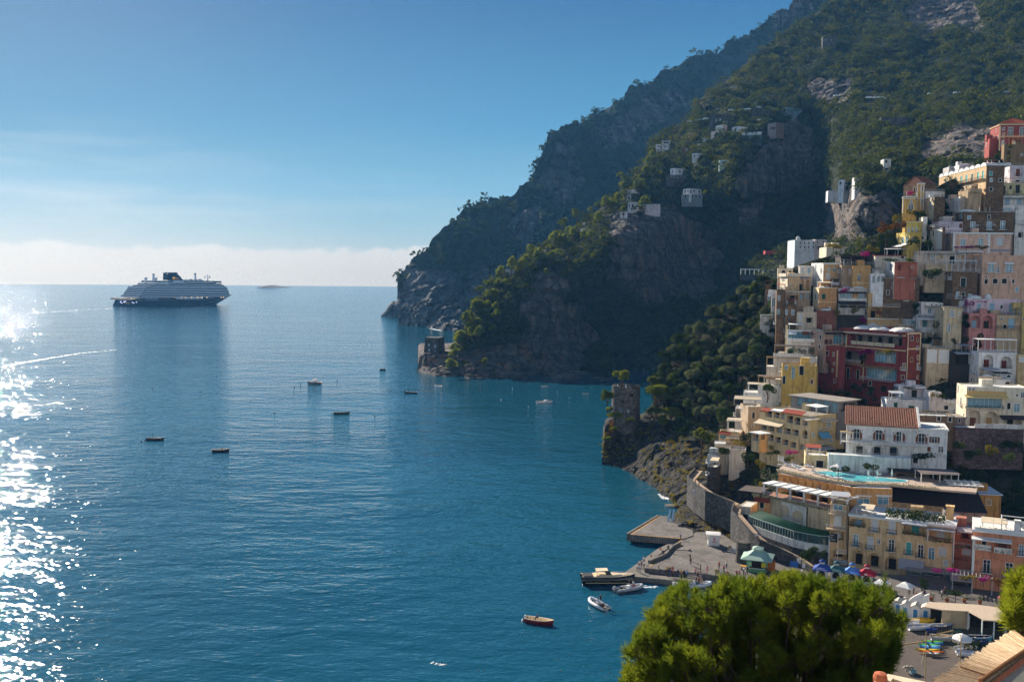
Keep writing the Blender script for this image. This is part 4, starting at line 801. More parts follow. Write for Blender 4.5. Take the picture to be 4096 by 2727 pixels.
h=Hs('B',552,760,900,728,th=-8,D=4,off=9,col=(150,122,98),label='rough plaster stair wall below the mustard yellow house',name='stair_wall',cat='wall');h.done()
h=Hs('B',256,862,935,520,th=-16,D=7,off=9,col=(226,222,214),label='white terrace with brown canopy and white deck railing below the mustard house',name='terrace',cat='terrace');h.perg(258,440,862,2.6,3.5,pw,plain('brown_canvas',(110,90,78),.9,.2)).done(par=.15);h.rail(h.T('f'),.05,h.W-.05,.06,h.z1,rail_w)
h=Hs('B',142,915,1000,300,th=-18,D=7,off=9,col=(232,230,226),label='white terrace with straw awning and a leafy pot tree, upper step of the hillside houses',name='terrace',cat='terrace');h.perg(178,330,915,2.4,3.0,rail_w,canvas_b,slope=.2).done(par=.15);h.rail(h.T('f'),.05,h.W-.05,.06,h.z1,rail_w)
h=Hs('B',78,1040,1150,290,th=-18,D=8,off=9,col=(226,222,216),lcol=plaster(WHITE),label='white hillside house with beige awning over a railed balcony')
h.ops([('L',180,1085,190,70,'k'),('A',215,1125,40,60,'k')]).awn(76,286,975,2.6,.6,canvas_b,lift=1.2,posts=2.2).done(par=.2);h.rail(h.T('f'),.05,h.W-.05,.06,h.z1,rail_w);h.balc(80,240,1142,1.2)
h=Hs('L',590,-60,310,862,th=4,D=8,off=8,col=(190,164,132),label='tan stuccoed house with arched doorway and air conditioner boxes');h.ops([('a',682,72,42,96,'k')]).ac(800,84).ac(664,240).done()
h=Hs('L',262,330,470,490,th=-18,D=7,off=9,col=(216,190,160),label='cream hillside terrace under two beige awnings with white posts',name='terrace',cat='terrace');h.perg(264,475,330,3.2,3.6,rail_w,canvas_b,slope=.3).done(par=.1);h.rail(h.T('f'),.05,h.W-.05,.06,h.z1,rail_w)
h=Hs('L',135,345,560,470,th=-16,D=7,off=10,col=(226,196,150),label='small orange cream house with glazed corner and brown awning')
h.ops([('L',200,395,90,80,'q'),('L',380,440,150,80,'r')]).awn(140,330,340,1.2,.5,tile_r,lift=.3).awn(250,470,390,1.8,.5,canvas_b).done()
h=Hs('L',80,540,700,330,th=-16,D=7,off=10,col=(220,206,180),label='cream house with railed porch above the rock garden');h.ops([('L',150,590,120,90,'r')]).awn(76,250,500,1.6,.4,canvas_w,lift=.4,posts=2.2).done()
h=Hs('L',-40,690,880,118,th=-22,D=6,off=7,col=(190,204,214),label='white flat roofed house with two louvred oval doors over a stone base');h.ops([('w',-20,770,26,90,'W'),('w',40,780,26,90,'W'),('w',85,790,22,80,'W')]).done(par=.2,roofm=plain('pale_roof',(220,204,180),.9))
h=Hs('L',-45,880,1120,112,th=-20,D=7,off=7,col='grey',label='round grey stone base wall under the white flat roofed house',name='stone_house',cat='house');h.ops([('w',-20,980,12,34,'b')]).done()
h=Hs('L',300,600,760,560,th=-14,D=6,off=8,col=(222,220,216),label='white stepped garden wall with niche beside the dark round bush',name='garden_wall',cat='wall');h.ops([('A',500,600,60,80,'k')]).done()
h=Hs('L',1560,88,690,2112,xl=785,th=36,d=262,dn=5,col=(222,192,128),lcol=plaster((228,200,144)),name='hotel',cat='hotel',label='yellow hotel stepped down in bays of balconies with red tile and beige awnings')
op=[]
for(x,y,w_,h_,k)in((920,60,104,96,'L'),(1042,78,96,92,'L'),(1140,96,76,92,'L'),(1248,140,104,118,'L'),(1366,166,96,116,'L'),(1490,186,74,104,'L'),(838,262,104,84,'L'),(955,286,100,84,'L'),(1080,310,98,88,'L'),(1212,326,104,92,'L'),(1340,350,100,98,'L'),(1487,372,80,140,'A'),(952,430,84,104,'L'),(1062,462,86,100,'L'),(1180,500,90,88,'L'),(1300,540,92,88,'L'),(1440,570,88,96,'A')):
 op.append((k,x,y,w_,h_,'lrk' if(int(x)//10)%3 else 'lrp'))
h.inner=(150,116,72)  # bay interiors coloured darker brown to read as deep shade
h.ops(op+[('w',2000,212,50,56,'B'),('w',1868,205,50,84,'p'),('w',1900,480,40,70,'p'),('L',1640,640,200,110,'k')])
h.awn(768,1180,160,2.4,.9,canvas_b,'l').awn(1188,1515,20,2.0,.8,tile_r,'l',lift=.5).awn(850,985,-20,1.8,.7,tile_r,'l',lift=.4).awn(1000,1180,0,1.6,.3,canvas_w,'l',lift=.4).awn(1425,1640,100,1.6,.5,canvas_b).awn(1712,1930,125,1.6,.5,canvas_b).awn(1692,1850,330,1.3,1.4,canvas_s).awn(1520,1850,560,2.2,.6,canvas_g,posts=2.2)
h.balc(1712,1862,296,1.2,mt=rail_w,solid=None).balc(1682,1860,510,1.2).done(par=.3,roofm=roof_g)
h=Hs('Q',1228,962,1150,1520,xl=480,th=36,d=268,col=(130,128,124),lcol=plaster((150,146,140)),name='restaurant',cat='restaurant',label='long glazed rooftop pavilion with flat grey roof above the yellow hotel')
h.ops([('L',640,950,110,150,'lq'),('L',765,985,110,150,'lq'),('L',890,1010,120,150,'lq'),('L',1030,1030,130,170,'lq'),('L',1160,1060,120,160,'lq'),('L',1380,1040,240,130,'k')]).done('slab',roofm=roof_g,eave=.8)
h=Hs('L',772,372,545,905,xl=648,th=30,d=262,dn=2,col=(226,170,94),lcol=plaster((226,196,140)),label='small pavilion with white columns and pale flat roof beside the yellow hotel',name='pavilion',cat='pavilion')
h.ops([('L',712,420,90,120,'lr'),('L',830,415,70,80,'k')]).done('slab',roofm=roof_w,eave=.6)
h=Hs('L',1490,690,870,1860,th=-14,D=7,d=250,col=(224,206,150),label='cream wall house with dark doorway behind the pool deck');h.ops([('w',1720,845,110,120,'k'),('w',1610,850,40,110,'n')]).done()
h=Hs('J',540,208,470,922,th=-8,D=8,off=7,col=WHITE,label='white house with two green leaved windows and three fans under its eave')
h.ops([('w',690,350,52,92,'b'),('w',862,352,54,90,'b')]).ac(725,246).ac(805,250).ac(880,252).awn(590,1040,272,.8,.15,roof_g).balc(490,915,462,1.0).done()
h=Hs('J',500,478,660,908,th=-8,D=8,off=8,col=(230,228,226),label='white ground floor with wide arch, glazed verandah and potted plants')
h.ops([('A',635,566,214,150,'b'),('L',815,580,120,140,'k')]).awn(460,905,478,1.6,.3,canvas_w).done()
h=Hs('J',283,520,640,492,th=-8,D=6,off=7,col=(210,208,204),label='small glass sided verandah room with flat white roof');h.ops([('L',385,575,190,96,'q')]).done('slab',roofm=roof_w)
h=Hs('J',98,640,800,946,th=-6,D=6,off=9,col=(206,186,160),label='long beige terrace wall with row of potted plants',name='terrace_wall',cat='wall');h.balc(100,940,645,.4,solid=(206,186,160),veg=True).done()
h=Hs('J',920,296,850,1248,th=-6,D=9,off=10,col=(214,190,150),dn=9,label='tall beige tower house with narrow balconies and blue glazed windows')
h.ops([('w',1080,398,52,108,'bo'),('w',1024,655,46,138,'b'),('w',1132,634,26,34,'b'),('a',1208,402,28,44,'b')]).done('slab',roofm=roof_g)
h=Hs('J',1220,196,350,1348,th=-10,D=7,off=6,col=WHITE,label='small white rounded house with twin arched window');h.ops([('a',1280,284,36,54,'k')]).dome(1285,196,120,30,None).done()
h=Hs('J',640,818,1012,1046,th=-6,D=8,off=8,col=(196,170,132),label='shaded veranda house behind planted railing below the beige tower');h.ops([('L',840,910,380,150,'bR')]).awn(650,1050,812,1.8,.3,canvas_d).done()
h=Hs('J',630,1010,1310,1070,th=-6,D=8,off=9,col=(212,186,146),label='beige house with two wide barred arched windows in white panels')
h.band(648,815,1030,1260).band(850,1035,1040,1270).ops([('w',742,1110,120,138,'gx'),('w',945,1120,128,138,'gx')]).done()
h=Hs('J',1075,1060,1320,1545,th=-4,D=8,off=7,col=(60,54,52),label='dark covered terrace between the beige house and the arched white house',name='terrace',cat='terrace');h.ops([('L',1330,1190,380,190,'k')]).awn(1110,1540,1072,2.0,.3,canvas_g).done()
h=Hs('J',1340,140,420,2292,th=-6,D=9,off=7,col=(224,196,208),label='long pink house with pale blue shutters, bougainvillea and white domes')
h.ops([('w',1775,290,86,136,'p'),('a',1945,285,46,58,'k'),('w',2120,306,96,156,'po'),('w',1550,290,70,120,'p')]).balc(1430,1890,396,1.3,mt=iron,veg=True).dome(1500,140,250,62,.6).dome(1740,140,120,90,1.2).done()
h=Hs('J',1372,396,720,1852,th=-6,D=8,off=9,col=(214,132,124),label='salmon pink porch house with two round arches below the long pink house')
h.ops([('A',1490,545,158,212,'p'),('A',1706,552,168,222,'D')]).done()
h=Hs('J',1852,430,720,2292,th=-6,D=8,off=8,col=(206,172,130),label='ochre ground floor with pale blue door and air conditioner under the pink house');h.ops([('w',2114,582,108,172,'px'),('w',2000,640,60,90,'k')]).ac(1948,496).balc(1850,2285,665,.9,mt=iron).done()
h=Hs('J',2292,290,720,2400,th=-6,D=8,off=8,col=(206,176,96),label='mustard house edge beside the long pink house');h.ac(2325,496).done()
h=Hs('J',1612,800,900,2312,th=-6,D=10,off=3,col=(226,224,222),label='white roof house with two low white domes and chimney');h.dome(1860,800,330,66,1.0).dome(2180,800,280,50,1.0).chim(1885,.5,1.6,2.0).done()
h=Hs('J',1532,1078,1500,2216,th=-6,D=9,off=8,col=(228,228,230),dn=8,label='tall white house with two deep round arches under a white framed roof terrace')
h.ops([('A',1710,1232,180,222,'R'),('A',2025,1258,206,212,'R'),('a',2072,1492,70,40,'k')]).perg(1534,2205,1078,3.6,5.0,rail_w,canvas_w).done(par=.15);h.rail(h.T('f'),.05,h.W-.05,.06,h.z1,rail_w)
h=Hs('J',2222,1110,1500,2400,th=-6,D=8,off=8,col=(206,176,120),label='tan house with white blind at the edge of town beside the arched white house');h.ops([('w',2300,1200,90,84,'W')]).done()
h=Hs('I',188,-76,320,1500,th=-8,D=10,off=7,col=(226,230,236),dn=8,label='broad white house with dark green doors, tall teal arched window and domed roof')
h.ops([('w',265,124,52,146,'D'),('w',337,98,36,72,'D'),('w',430,104,36,72,'D'),('w',602,138,66,156,'D'),('w',940,158,90,176,'Doih'),('a',1265,190,128,220,'b'),('a',1403,210,34,58,'b')]).awn(190,735,26,1.5,.35,sh_red).dome(620,-76,430,44,2.5).dome(930,-76,230,34,2.0).dome(1320,-76,320,60,1.5).balc(490,640,236,1.0).done()
h=Hs('I',140,270,520,640,th=-8,D=6,off=11,col=(222,218,222),label='white porch with vine frame in front of the broad white house');h.ops([('L',455,400,320,170,'D'),('w',200,400,60,130,'p')]).perg(70,270,500,3.2,3,iron).done()
h=Hs('I',-70,500,720,1290,th=-8,D=7,off=9,col=(226,230,236),label='white lower terrace house with two dark green shutters')
h.ops([('w',100,598,66,82,'Gh'),('w',372,656,98,86,'Gh'),('w',770,650,54,66,'B')]).balc(680,1180,560,.8,solid=(226,230,236)).done(par=.5)
h=Hs('I',690,380,520,900,th=-6,D=6,off=10,col=(216,210,216),label='round topped lilac white stair house beside the potted bush');h.dome(790,380,180,24,None).done()
h=Hs('I',1532,92,290,1942,th=-6,D=8,off=7,col=(214,196,172),label='low cream house with white dome between the broad white and arched white houses');h.ops([('w',1745,220,70,60,'b')]).dome(1710,92,180,36,.6).done()
h=Hs('I',1812,160,300,2130,th=-6,D=7,off=8,col=WHITE,label='small white barrel vaulted house with dark arched door');h.ops([('A',2065,230,110,120,'k')]).dome(2040,160,180,30,None).done()
h=Hs('I',1310,278,1000,2420,th=-8,D=9,off=9,col=(228,214,186),label='cream house with long glazed yellow striped verandah over two big arches')
h.ops([('L',1650,560,590,160,'q'),('A',1472,835,196,290,'B'),('A',1766,850,266,270,'n'),('w',2212,430,32,38,'B'),('w',2212,652,96,140,'b'),('w',2070,620,60,110,'k'),('L',2140,920,320,180,'k')])
h.balc(1290,1950,645,1.2,mt=glass_b,veg=True).awn(1290,2040,430,1.8,.4,plain('striped_canvas',(222,190,120),.9,.25,4)).awn(1900,2400,780,2.2,.7,canvas_d).ac(1390,325).ac(1455,325).band(1340,2035,360,425,plain('tan_band',(206,170,110),.9)).done(par=.25)
h=Hs('I',1135,990,1240,2330,th=-6,D=4,off=12,col=stone('mauve_stone',(128,104,100),(84,66,66),1.2),label='long mauve stone retaining wall with white coping',name='retaining_wall',cat='wall');h.balc(1470,2300,995,.3,solid=(222,216,210)).done(par=.1)
h=Hs('I',1120,820,1000,1320,th=-6,D=6,off=9,col=(150,130,120),label='small shaded stone house with flat tiled roof and single window');h.ops([('w',1210,870,34,70,'k')]).done('slab',roofm=roof_g)
WD=plain('wood_door',(104,60,36),.7,.2,3)
h=Hs('B',945,1165,1500,1742,th=-18,D=11,d=250,dn=7,col=(228,228,226),name='villa',cat='villa',label='white villa with red tile roof, brown arched doors and long balustraded balcony')
h.ops([('w',1032,1246,44,84,'s'),('w',1206,1254,46,84,'s'),('w',1366,1266,46,80,'s'),('w',1541,1280,46,80,'s'),('w',1642,1288,40,48,'s'),('A',1055,1372,106,90,'r'),('A',1195,1378,110,90,'r'),('A',1322,1382,96,84,'r')])
for x_,y_ in((1032,1200),(1206,1208),(1372,1220),(1541,1234)):
 a_,z_=h.loc(x_,y_);m=MB();m.add([(a_+r_*math.cos(q),yy,z_-1.0+r_*math.sin(q))for r_ in(1.15,1.4)for yy in(-.12,-.005)for q in[math.pi*k/10 for k in range(11)]],[q for k in range(10)for q in((k,k+1,k+23,k+22),(k+11,k,k+22,k+33),(k,k+11,k+12,k+1),(k+22,k+23,k+34,k+33))]);m.build('fan_moulding',trim_w,h.root)
h.balc(905,1590,1312,1.3).perg(1378,1480,1314,2.6,1.2,trim_w,y0=-1.25).perg(905,1000,1314,2.8,1.2,trim_w,pw,y0=-1.25)
h.corn(.4,.25).done(par=.35)
W1=h.loc(1500,1165)[0];m=MB(Matrix.Translation((0,-.1,0)));tiled(m,W1,9.0,h.z1+.06,.5,'shed',3.6);m.build('roof',tile_m,h.root)
m=MB();m.box(W1+.52,W1+.95,-.5,9.3,h.z1-.5,h.z1+.3);m.slab((W1+.5,-.55,h.z1+.55),(W1+1.0,-.55,h.z1+.55),(W1+1.0,9.4,h.z1+4.1),(W1+.5,9.4,h.z1+4.1),.6);m.build('gable_wall',trim_w,h.root)
h=Hs('B',806,1400,1560,1455,th=-14,D=3.0,d=244,col=(206,222,222),label='pale blue white garden wall with trained climbers behind the pool',name='garden_wall',cat='wall');h.done(par=.1)
h=Hs('I',500,780,920,1130,th=-10,D=8,d=262,col=(120,96,76),label='shaded brown house behind the vine roofed terrace of the villa');h.ops([('w',850,840,60,80,'k'),('w',1045,850,60,90,'k')]).done()
def pl(c,pts,z):return[(p.x,p.y)for p in(onz(c,x,y,z)for x,y in pts)]
def spot(c,x,y,z,name,label,cat,rz=0,group=None):return empty(name,onz(c,x,y,z),rz,label,cat,group)
def pwall(m,pts,z0,z1,t=.3,mi=None):
 for i in range(len(pts)-1):
  a,b=Vector((*pts[i],0)),Vector((*pts[i+1],0));n=(b-a).normalized().cross(Vector((0,0,1)))*t*.5
  e=(b-a).normalized()*t*.35
  m.prism([(a-n-e)[:2],(b-n+e)[:2],(b+n+e)[:2],(a+n-e)[:2]],z0,z1,mi)
def along(pts,step):
 out=[];pts=[Vector((*p,0))for p in pts]
 for a,b in zip(pts,pts[1:]):
  n=max(1,int((b-a).length/step))
  for i in range(n):out.append((a.lerp(b,i/n),(b-a).normalized()))
 return out
def leaves_on(name,P,size,mat,parent=None,n_each=1,spread=.3,g=rng):
 P=np.repeat(np.asarray(P,float),n_each,0);P=P+g.normal(size=P.shape)*spread
 V,F=leaf_quads(P,size*(.6+.8*g.random(len(P))),g);return np_mesh(name,V,F,mat,parent,attrs={'tint':np.repeat(g.random(len(P)),4)})
ZD=17.0;ORG=(226,158,84)
h=Hs('C',850,228,470,1130,th=-6,D=10,d=225.5,col=ORG,name='hotel',cat='hotel',label='orange front wing of the pool hotel above the yellow hotel roof')
h.z1=ZD-h.root.location.z-.45
h.ops([('w',935,357,80,62,'b'),('w',1070,340,70,50,'b')]).band(880,990,302,312,trim_w).band(1018,1130,300,309,trim_w).done(par=0)
h2=Hs('C',849,230,470,1100,xl=357,th=40,d=225.6,col=ORG,lcol=plaster((232,164,88)),name='hotel',cat='hotel',label='long orange curved wing of the pool hotel with bracket arches under its deck')
h2.z1=ZD-h2.root.location.z-.45
h2.ops([('L',790,372,110,70,'lb'),('L',640,340,120,60,'lk'),('L',480,300,110,56,'lk')]).done(par=0)
m=MB(h2.T('l'));L=h2.D;nb=10
for i in range(nb):
 a0=L*i/nb+.15;a1=L*(i+1)/nb-.15;zt=h2.z1-.02;r_=(a1-a0)
 m.add([(a0,yy,zt)for yy in(-.5,-.004)]+[(a0+r_*(1-math.cos(q)),yy,zt-1.7+1.7*math.sin(q))for q in[math.pi/2*k/6 for k in range(7)]for yy in(-.5,-.004)],[(0,2+2*k,4+2*k)for k in range(6)]+[(2+2*k,3+2*k,5+2*k,4+2*k)for k in range(6)])
m.build('bracket_arches',plaster((214,140,66)),h2.root)
front=[(352,133),(470,158),(600,184),(720,205),(850,224),(1130,232),(1450,262)]
deck=front+[(1700,282),(1720,205),(1450,200),(1250,160),(800,135),(690,118),(560,112),(440,86),(400,92)]
m=MB();m.prism(pl('C',deck,ZD),ZD-.42,ZD);tag(m.build('pool_deck',plain('deck_tiles',(190,168,148),.8,.1,1.2)),None,None,None,'structure')
m=MB();fp=pl('C',front,ZD);pwall(m,fp,ZD+.004,ZD+.28,.35);rl=m.build('planter',trim_c);tag(rl,'flower planter and thin railing along the edge of the pool deck','planter')
m=MB()
for p,d_ in along(fp,1.2):m.tube([(p.x,p.y,ZD+.25),(p.x,p.y,ZD+1.05)],.02,4)
m.tube([(x,y,ZD+1.05)for x,y in fp],.025,4);m.build('railing',rail_w,rl)
leaves_on('flowers',[(p.x,p.y,ZD+.32)for p,d_ in along(fp,.25)],.13,leaf_near,rl,5,.16)
pool=spot('C',870,175,ZD,'swimming_pool','turquoise swimming pool on the hotel deck','pool')
def wat():
 m,t=newmat('pool_water');t.b.inputs['Base Color'].default_value=(.10,.52,.56,1);t.b.inputs['Roughness'].default_value=.06;t.set(t.b.inputs['Normal'],t.bump(t.noise(t.pos,1.5,3),.4,.05));return m
pp=pl('C',[(612,141),(700,139),(900,164),(1130,190),(1240,200),(1220,216),(1090,213),(870,208),(740,186),(640,166)],ZD);o3=pool.location
m=MB();m.prism([(x-o3.x,y-o3.y)for x,y in pp],-.1,.03);m.build('water',wat(),pool)
m=MB();pwall(m,[(x-o3.x,y-o3.y)for x,y in pp+pp[:1]],-.05,.07,.35);m.build('coping',trim_w,pool)
def make_lounger():
 r=empty('sun_lounger');m=MB();m.box(-.32,.32,-.95,.95,.22,.30)
 for x in(-.28,.22):
  for y in(-.85,.8):m.box(x,x+.06,y,y+.06,0,.22)
 m.build('frame',rail_w,r);m=MB();m.box(-.33,.33,-.97,.35,.302,.40);m.slab((-.33,.35,.42),(.33,.35,.42),(.33,.98,.80),(-.33,.98,.80),.1);m.build('cushion',canvas_w,r);return r
lng=make_lounger();used=[]
def lounger(c,x,y,z,rz,label):
 r=lng if not used else copy_tree(lng);used.append(1);r.location=onz(c,x,y,z);r.rotation_euler=(0,0,rz);tag(r,label,'sun lounger','white sun loungers on the pool deck')
for i,(x,y)in enumerate([(418,101),(437,107),(470,104),(492,112),(455,116),(522,128),(508,133),(560,112),(578,114),(625,160),(608,156),(660,172),(684,178),(738,190),(776,192),(905,158),(922,160),(958,163),(1040,170)]):
 lounger('C',x,y,ZD,R(40 if i%2 else 30)+(R(150)if i>14 else 0),['white sun lounger at the left end of the pool deck','white sun lounger on the deck edge in front of the pool','white sun lounger at the foot of the climber wall'][0 if i<9 else 1 if i<15 else 2])
for r_ in range(3):
 for k in range(5):lounger('C',1508+k*46+r_*14,208+r_*15+k*3,ZD,R(80),'white sun lounger in the rows on the right hand deck')
def make_parasol(name,mt,r=1.6,hgt=2.5,n=8,closed=False,rise=.55,label='',loc=None,group=None):
 o=empty(name,loc or(0,0,0),0,label,'parasol',group);m=MB();m.tube([(0,0,0),(0,0,hgt+.1)],.035,6);m.lathe([(.3,0),(.3,.1),(0,.12)],10);m.build('pole',rail_w,o)
 m=MB();prof=[(.16,hgt-1.7),(.24,hgt-1.2),(.12,hgt-.3),(0,hgt+.05)]if closed else[(r,hgt-rise-.22),(r,hgt-rise),(r*.55,hgt-rise*.42),(0,hgt)]
 m.lathe(prof,n);m.build('canopy',mt,o);return o
par_w=make_parasol('parasol',canvas_w,label='open white square parasol beside the pool',loc=onz('C',757,158,ZD),r=2.0,n=4,rise=.8)
pc=None
for x,y,lb in((362,94,'a'),(377,97,'a'),(391,99,'a'),(970,190,'b'),(1030,188,'b'),(1128,192,'b')):
 lb={'a':'closed white parasol in the group of three at the left end of the deck','b':'closed white parasol standing along the far side of the pool'}[lb]
 if pc is None:pc=make_parasol('parasol',canvas_w,closed=True,label=lb,loc=onz('C',x,y,ZD),group='closed parasols round the pool')
 else:copy_tree(pc,onz('C',x,y,ZD),label=lb)
h=Hs('C',1140,148,200,1500,th=-6,D=5,d=236,col=(120,104,92),label='open bar with flat shade roof behind the right hand sun deck',name='pool_bar',cat='bar');h.ops([('L',1320,185,330,50,'k')]).perg(1280,1530,205,2.6,5,trim_w,plain('taupe_canvas',(112,100,100),.9,.15,.8),y0=-5.2).done('slab',roofm=canvas_d)
h=Hs('C',1690,290,470,1866,th=-8,D=9,d=232,col=(214,148,62),label='deep orange block with blue edged flat roof right of the dark canopy hall');h.band(1692,1864,290,302,plain('cobalt_edge',(44,54,130),.7)).corn(.2,.3,trim_w).done(roofm=plain('pale_blue_roof',(190,204,226),.9))
h=Hs('C',1132,300,480,1770,th=-14,D=11,d=226,col=(196,164,150),name='canopy_hall',cat='hall',label='terrace hall under a big sagging dark canopy')
h.z1=(atd('C',1450,372,226).z-h.root.location.z);h.ops([]).done(par=.1)
m=MB(h.T('f'));za=h.z1;zb=za+2.6;W=h.W
def cq(a,b):return(a*W,b*14-1.4,za+.15+(zb-za)*b-1.1*math.sin(a*math.pi)*.3-.5*(1-b)*abs(a-.4))
for i in range(8):
 for j in range(4):
  q=[cq(u_,v_)for u_,v_ in((i/8,j/4),((i+1)/8,j/4),((i+1)/8,(j+1)/4),(i/8,(j+1)/4))];m.slab(*q,.05)
m.build('canopy',canvas_d,h.root)
for k in range(5):
 m=MB(h.T('f'));q=W*(.5+.12*k);m.box(q,q+.12,-1.3,-1.18,0,za-.4);m.build('post',iron,h.root)
h=Hs('C',826,408,520,900,xl=258,th=40,d=219.5,col=ORG,lcol=plaster((214,190,150)),name='pergola_terrace',cat='terrace',label='long terrace with white columned pergola below the orange curved wall')
h.D+=.5;h.z1=12.2-h.root.location.z;h.ops([]).done(par=.02,roofm=plain('terracotta_floor',(176,128,104),.9))
hh=2.45;z=h.z1;nP=7
for i in range(nP):m=MB(h.T('l'));q=.15+(h.D-.6)*i/(nP-1);m.box(q,q+.36,.1,.46,z,z+hh);m.build('column',trim_w,h.root)
m=MB(h.T('l'));m.box(0,h.D,.0,.4,z+hh,z+hh+.28);m.box(0,h.D,4.0,4.3,z+hh,z+hh+.28)
for i in range(9):q=h.D*i/9+.1;m.box(q,q+.2,-.4,4.6,z+hh+.283,z+hh+.5)
m.build('beams',trim_w,h.root);m=MB(h.T('l'))
for i in range(7):q=h.D*(i+2)/9+.35;m.box(q,q+h.D/9-.35,-.2,4.4,z+hh+.30,z+hh+.34)
m.build('shade_cloth',canvas_w,h.root);h.rail(h.T('l'),.2,h.D-.2,-.15,z+.02,rail_w)
leaves_on('planter_flowers',[tuple((h.T('l')@Vector((q,-.35,z-.2))))for q in np.arange(.3,h.D,.3)],.16,leaf_near,h.root,5,.2)
h=Hs('C',545,384,600,702,xl=262,th=36,d=227,off=0,col='stone',lcol=plaster((222,216,204)),label='row of white arched balcony bays with stone end above the green roof',name='hotel_bays',cat='hotel')
h.ops([('A',312,372,64,84,'lrW'),('A',402,408,70,84,'lrW'),('A',492,448,74,84,'lrW'),('L',610,472,88,74,'rW')]).done(par=.05)
h=Hs('C',702,360,660,832,th=-20,D=8,d=219,col=(206,172,124),label='tan narrow wing with balconies between the stone bays and the yellow hotel')
h.ops([('w',762,480,44,70,'W'),('L',760,578,90,50,'W'),('w',765,372,60,56,'b'),('L',770,700,70,40,'k')]).balc(684,822,525,1.3).balc(700,822,425,1.0).awn(752,825,664,1.6,.5,canvas_b).awn(735,830,735,1.6,.5,canvas_g).done()
gr=spot('C',465,640,2.2,'restaurant','restaurant with ribbed green roof and a curving band of windows above the quay path','restaurant');go=gr.location
def rel(pts):return[(x-go.x,y-go.y)for x,y in pts]
EZ=8.0;ev=rel(pl('C',[(156,432),(250,468),(350,502),(465,540),(560,560),(650,573),(705,575)],EZ));rg=rel(pl('C',[(242,404),(300,428),(390,462),(470,490),(545,512),(630,532),(708,546)],9.8))
def green():
 m,t=newmat('green_roof');n=t.noise(t.pos,.9,5,.6);t.set(t.b.inputs['Base Color'],t.mix(n,(.018,.075,.042),(.045,.13,.075)));t.b.inputs['Roughness'].default_value=.6;return m
m=MB();N=90
def lerp2(P,q):
 q=q*(len(P)-1);i=min(int(q),len(P)-2);f=q-i;return(P[i][0]*(1-f)+P[i+1][0]*f,P[i][1]*(1-f)+P[i+1][1]*f)
vs=[]
for i in range(N+1):
 b=(i%2)*.13;e_=lerp2(ev,i/N);r_=lerp2(rg,i/N);vs+=[(*e_,EZ-go.z+b),(*r_,9.8-go.z+b),(*e_,EZ-go.z-.12)]
m.add(vs,[(3*i,3*i+3,3*i+4,3*i+1)for i in range(N)]+[(3*i+2,3*i+5,3*i+3,3*i)for i in range(N)]);m.build('roof',green(),gr)
def inset(P,k):c=(sum(p[0]for p in rg)/len(rg),sum(p[1]for p in rg)/len(rg));return[(p[0]+(q[0]-p[0])*k,p[1]+(q[1]-p[1])*k)for p,q in zip(P,rg)]
wl=inset(ev,.12);m=MB();pwall(m,wl,6.0-go.z,EZ-go.z-.15,.1);m.build('glazing',glass_b if 0 else glassy('teal_glass',(48,74,76)),gr)
m=MB()
for p,d_ in along(inset(ev,.10),.85):m.box(p.x-.06,p.x+.06,p.y-.06,p.y+.06,5.95-go.z,EZ-go.z-.1)
pwall(m,inset(ev,.10),5.9-go.z,6.05-go.z,.2);pwall(m,inset(ev,.02),EZ-go.z-.3,EZ-go.z-.05,.12);m.build('window_frames',plain('pale_green_frame',(190,206,196),.7,.1),gr)
m=MB();pwall(m,inset(ev,.13),4.3-go.z,5.92-go.z,.3);m.build('wall',plaster((216,220,218)),gr)
m=MB();pwall(m,inset(ev,.18),-3,4.31-go.z,.3);m.build('base_wall',stone('grey_stone',(112,108,104),(70,68,68),1.2),gr)
for P_ in((wl[0],rg[0]),(wl[-1],rg[-1])):
 m=MB();pwall(m,list(P_),-3,EZ-go.z,.25);m.build('end_wall',plaster((206,204,200)),gr)
m=MB()
for k in range(2):
 pts=[lerp2(inset(ev,.11),q)for q in((.40+.17*k),(.53+.17*k))];pwall(m,pts,4.4-go.z,5.2-go.z,.3)
m.build('vent_panels',plain('grey_louvre',(150,164,174),.7,.1,3),gr)
P_=along(inset(ev,.08),1.7);leaves_on('hanging_pots',[(p.x,p.y,5.75-go.z)for p,d_ in P_],.16,plain('terracotta',(150,84,56),.9,.2,3),gr,6,.12)
h=Hs('C',92,372,500,170,xl=None,th=-30,D=6,d=238,col=(214,206,190),label='shaded terrace under a ragged dark straw canopy beside the green roof',name='terrace',cat='terrace')
h.ops([('L',130,460,50,60,'k')]).perg(94,240,372,3.2,6,iron,plain('dark_straw',(92,82,76),.95,.25,2)).done(par=.1)
h=Hs('C',222,345,430,306,th=-24,D=5,d=236,col=(226,160,90),label='small orange lodge with red tile canopy next to the straw canopy');h.ops([('w',250,365,26,50,'k')]).awn(200,306,322,1.6,.6,tile_r,lift=.2).done()
h=Hs('C',830,428,790,1552,th=-27,D=12,d=217,dn=3,col=(232,196,140),name='hotel',cat='hotel',label='big yellow beach hotel with three dark ground floor arches and flower balconies')
h.ops([('A',893,478,112,80,'p'),('w',1013,506,38,76,'Woiv'),('w',1130,520,38,78,'Woiv'),('L',1282,536,150,72,'t'),('L',1456,560,150,88,'W'),('w',886,606,34,76,'boiv'),('w',983,624,36,78,'Woiv'),('w',1040,613,18,32,'g'),('w',1126,640,34,76,'goiv'),('w',1243,660,34,78,'toiv'),('w',1324,678,34,80,'goiv'),('a',1397,694,38,80,'b'),('w',1471,686,46,60,'W'),('A',902,724,74,100,'k'),('A',1008,742,90,100,'k'),('A',1128,762,92,100,'k')])
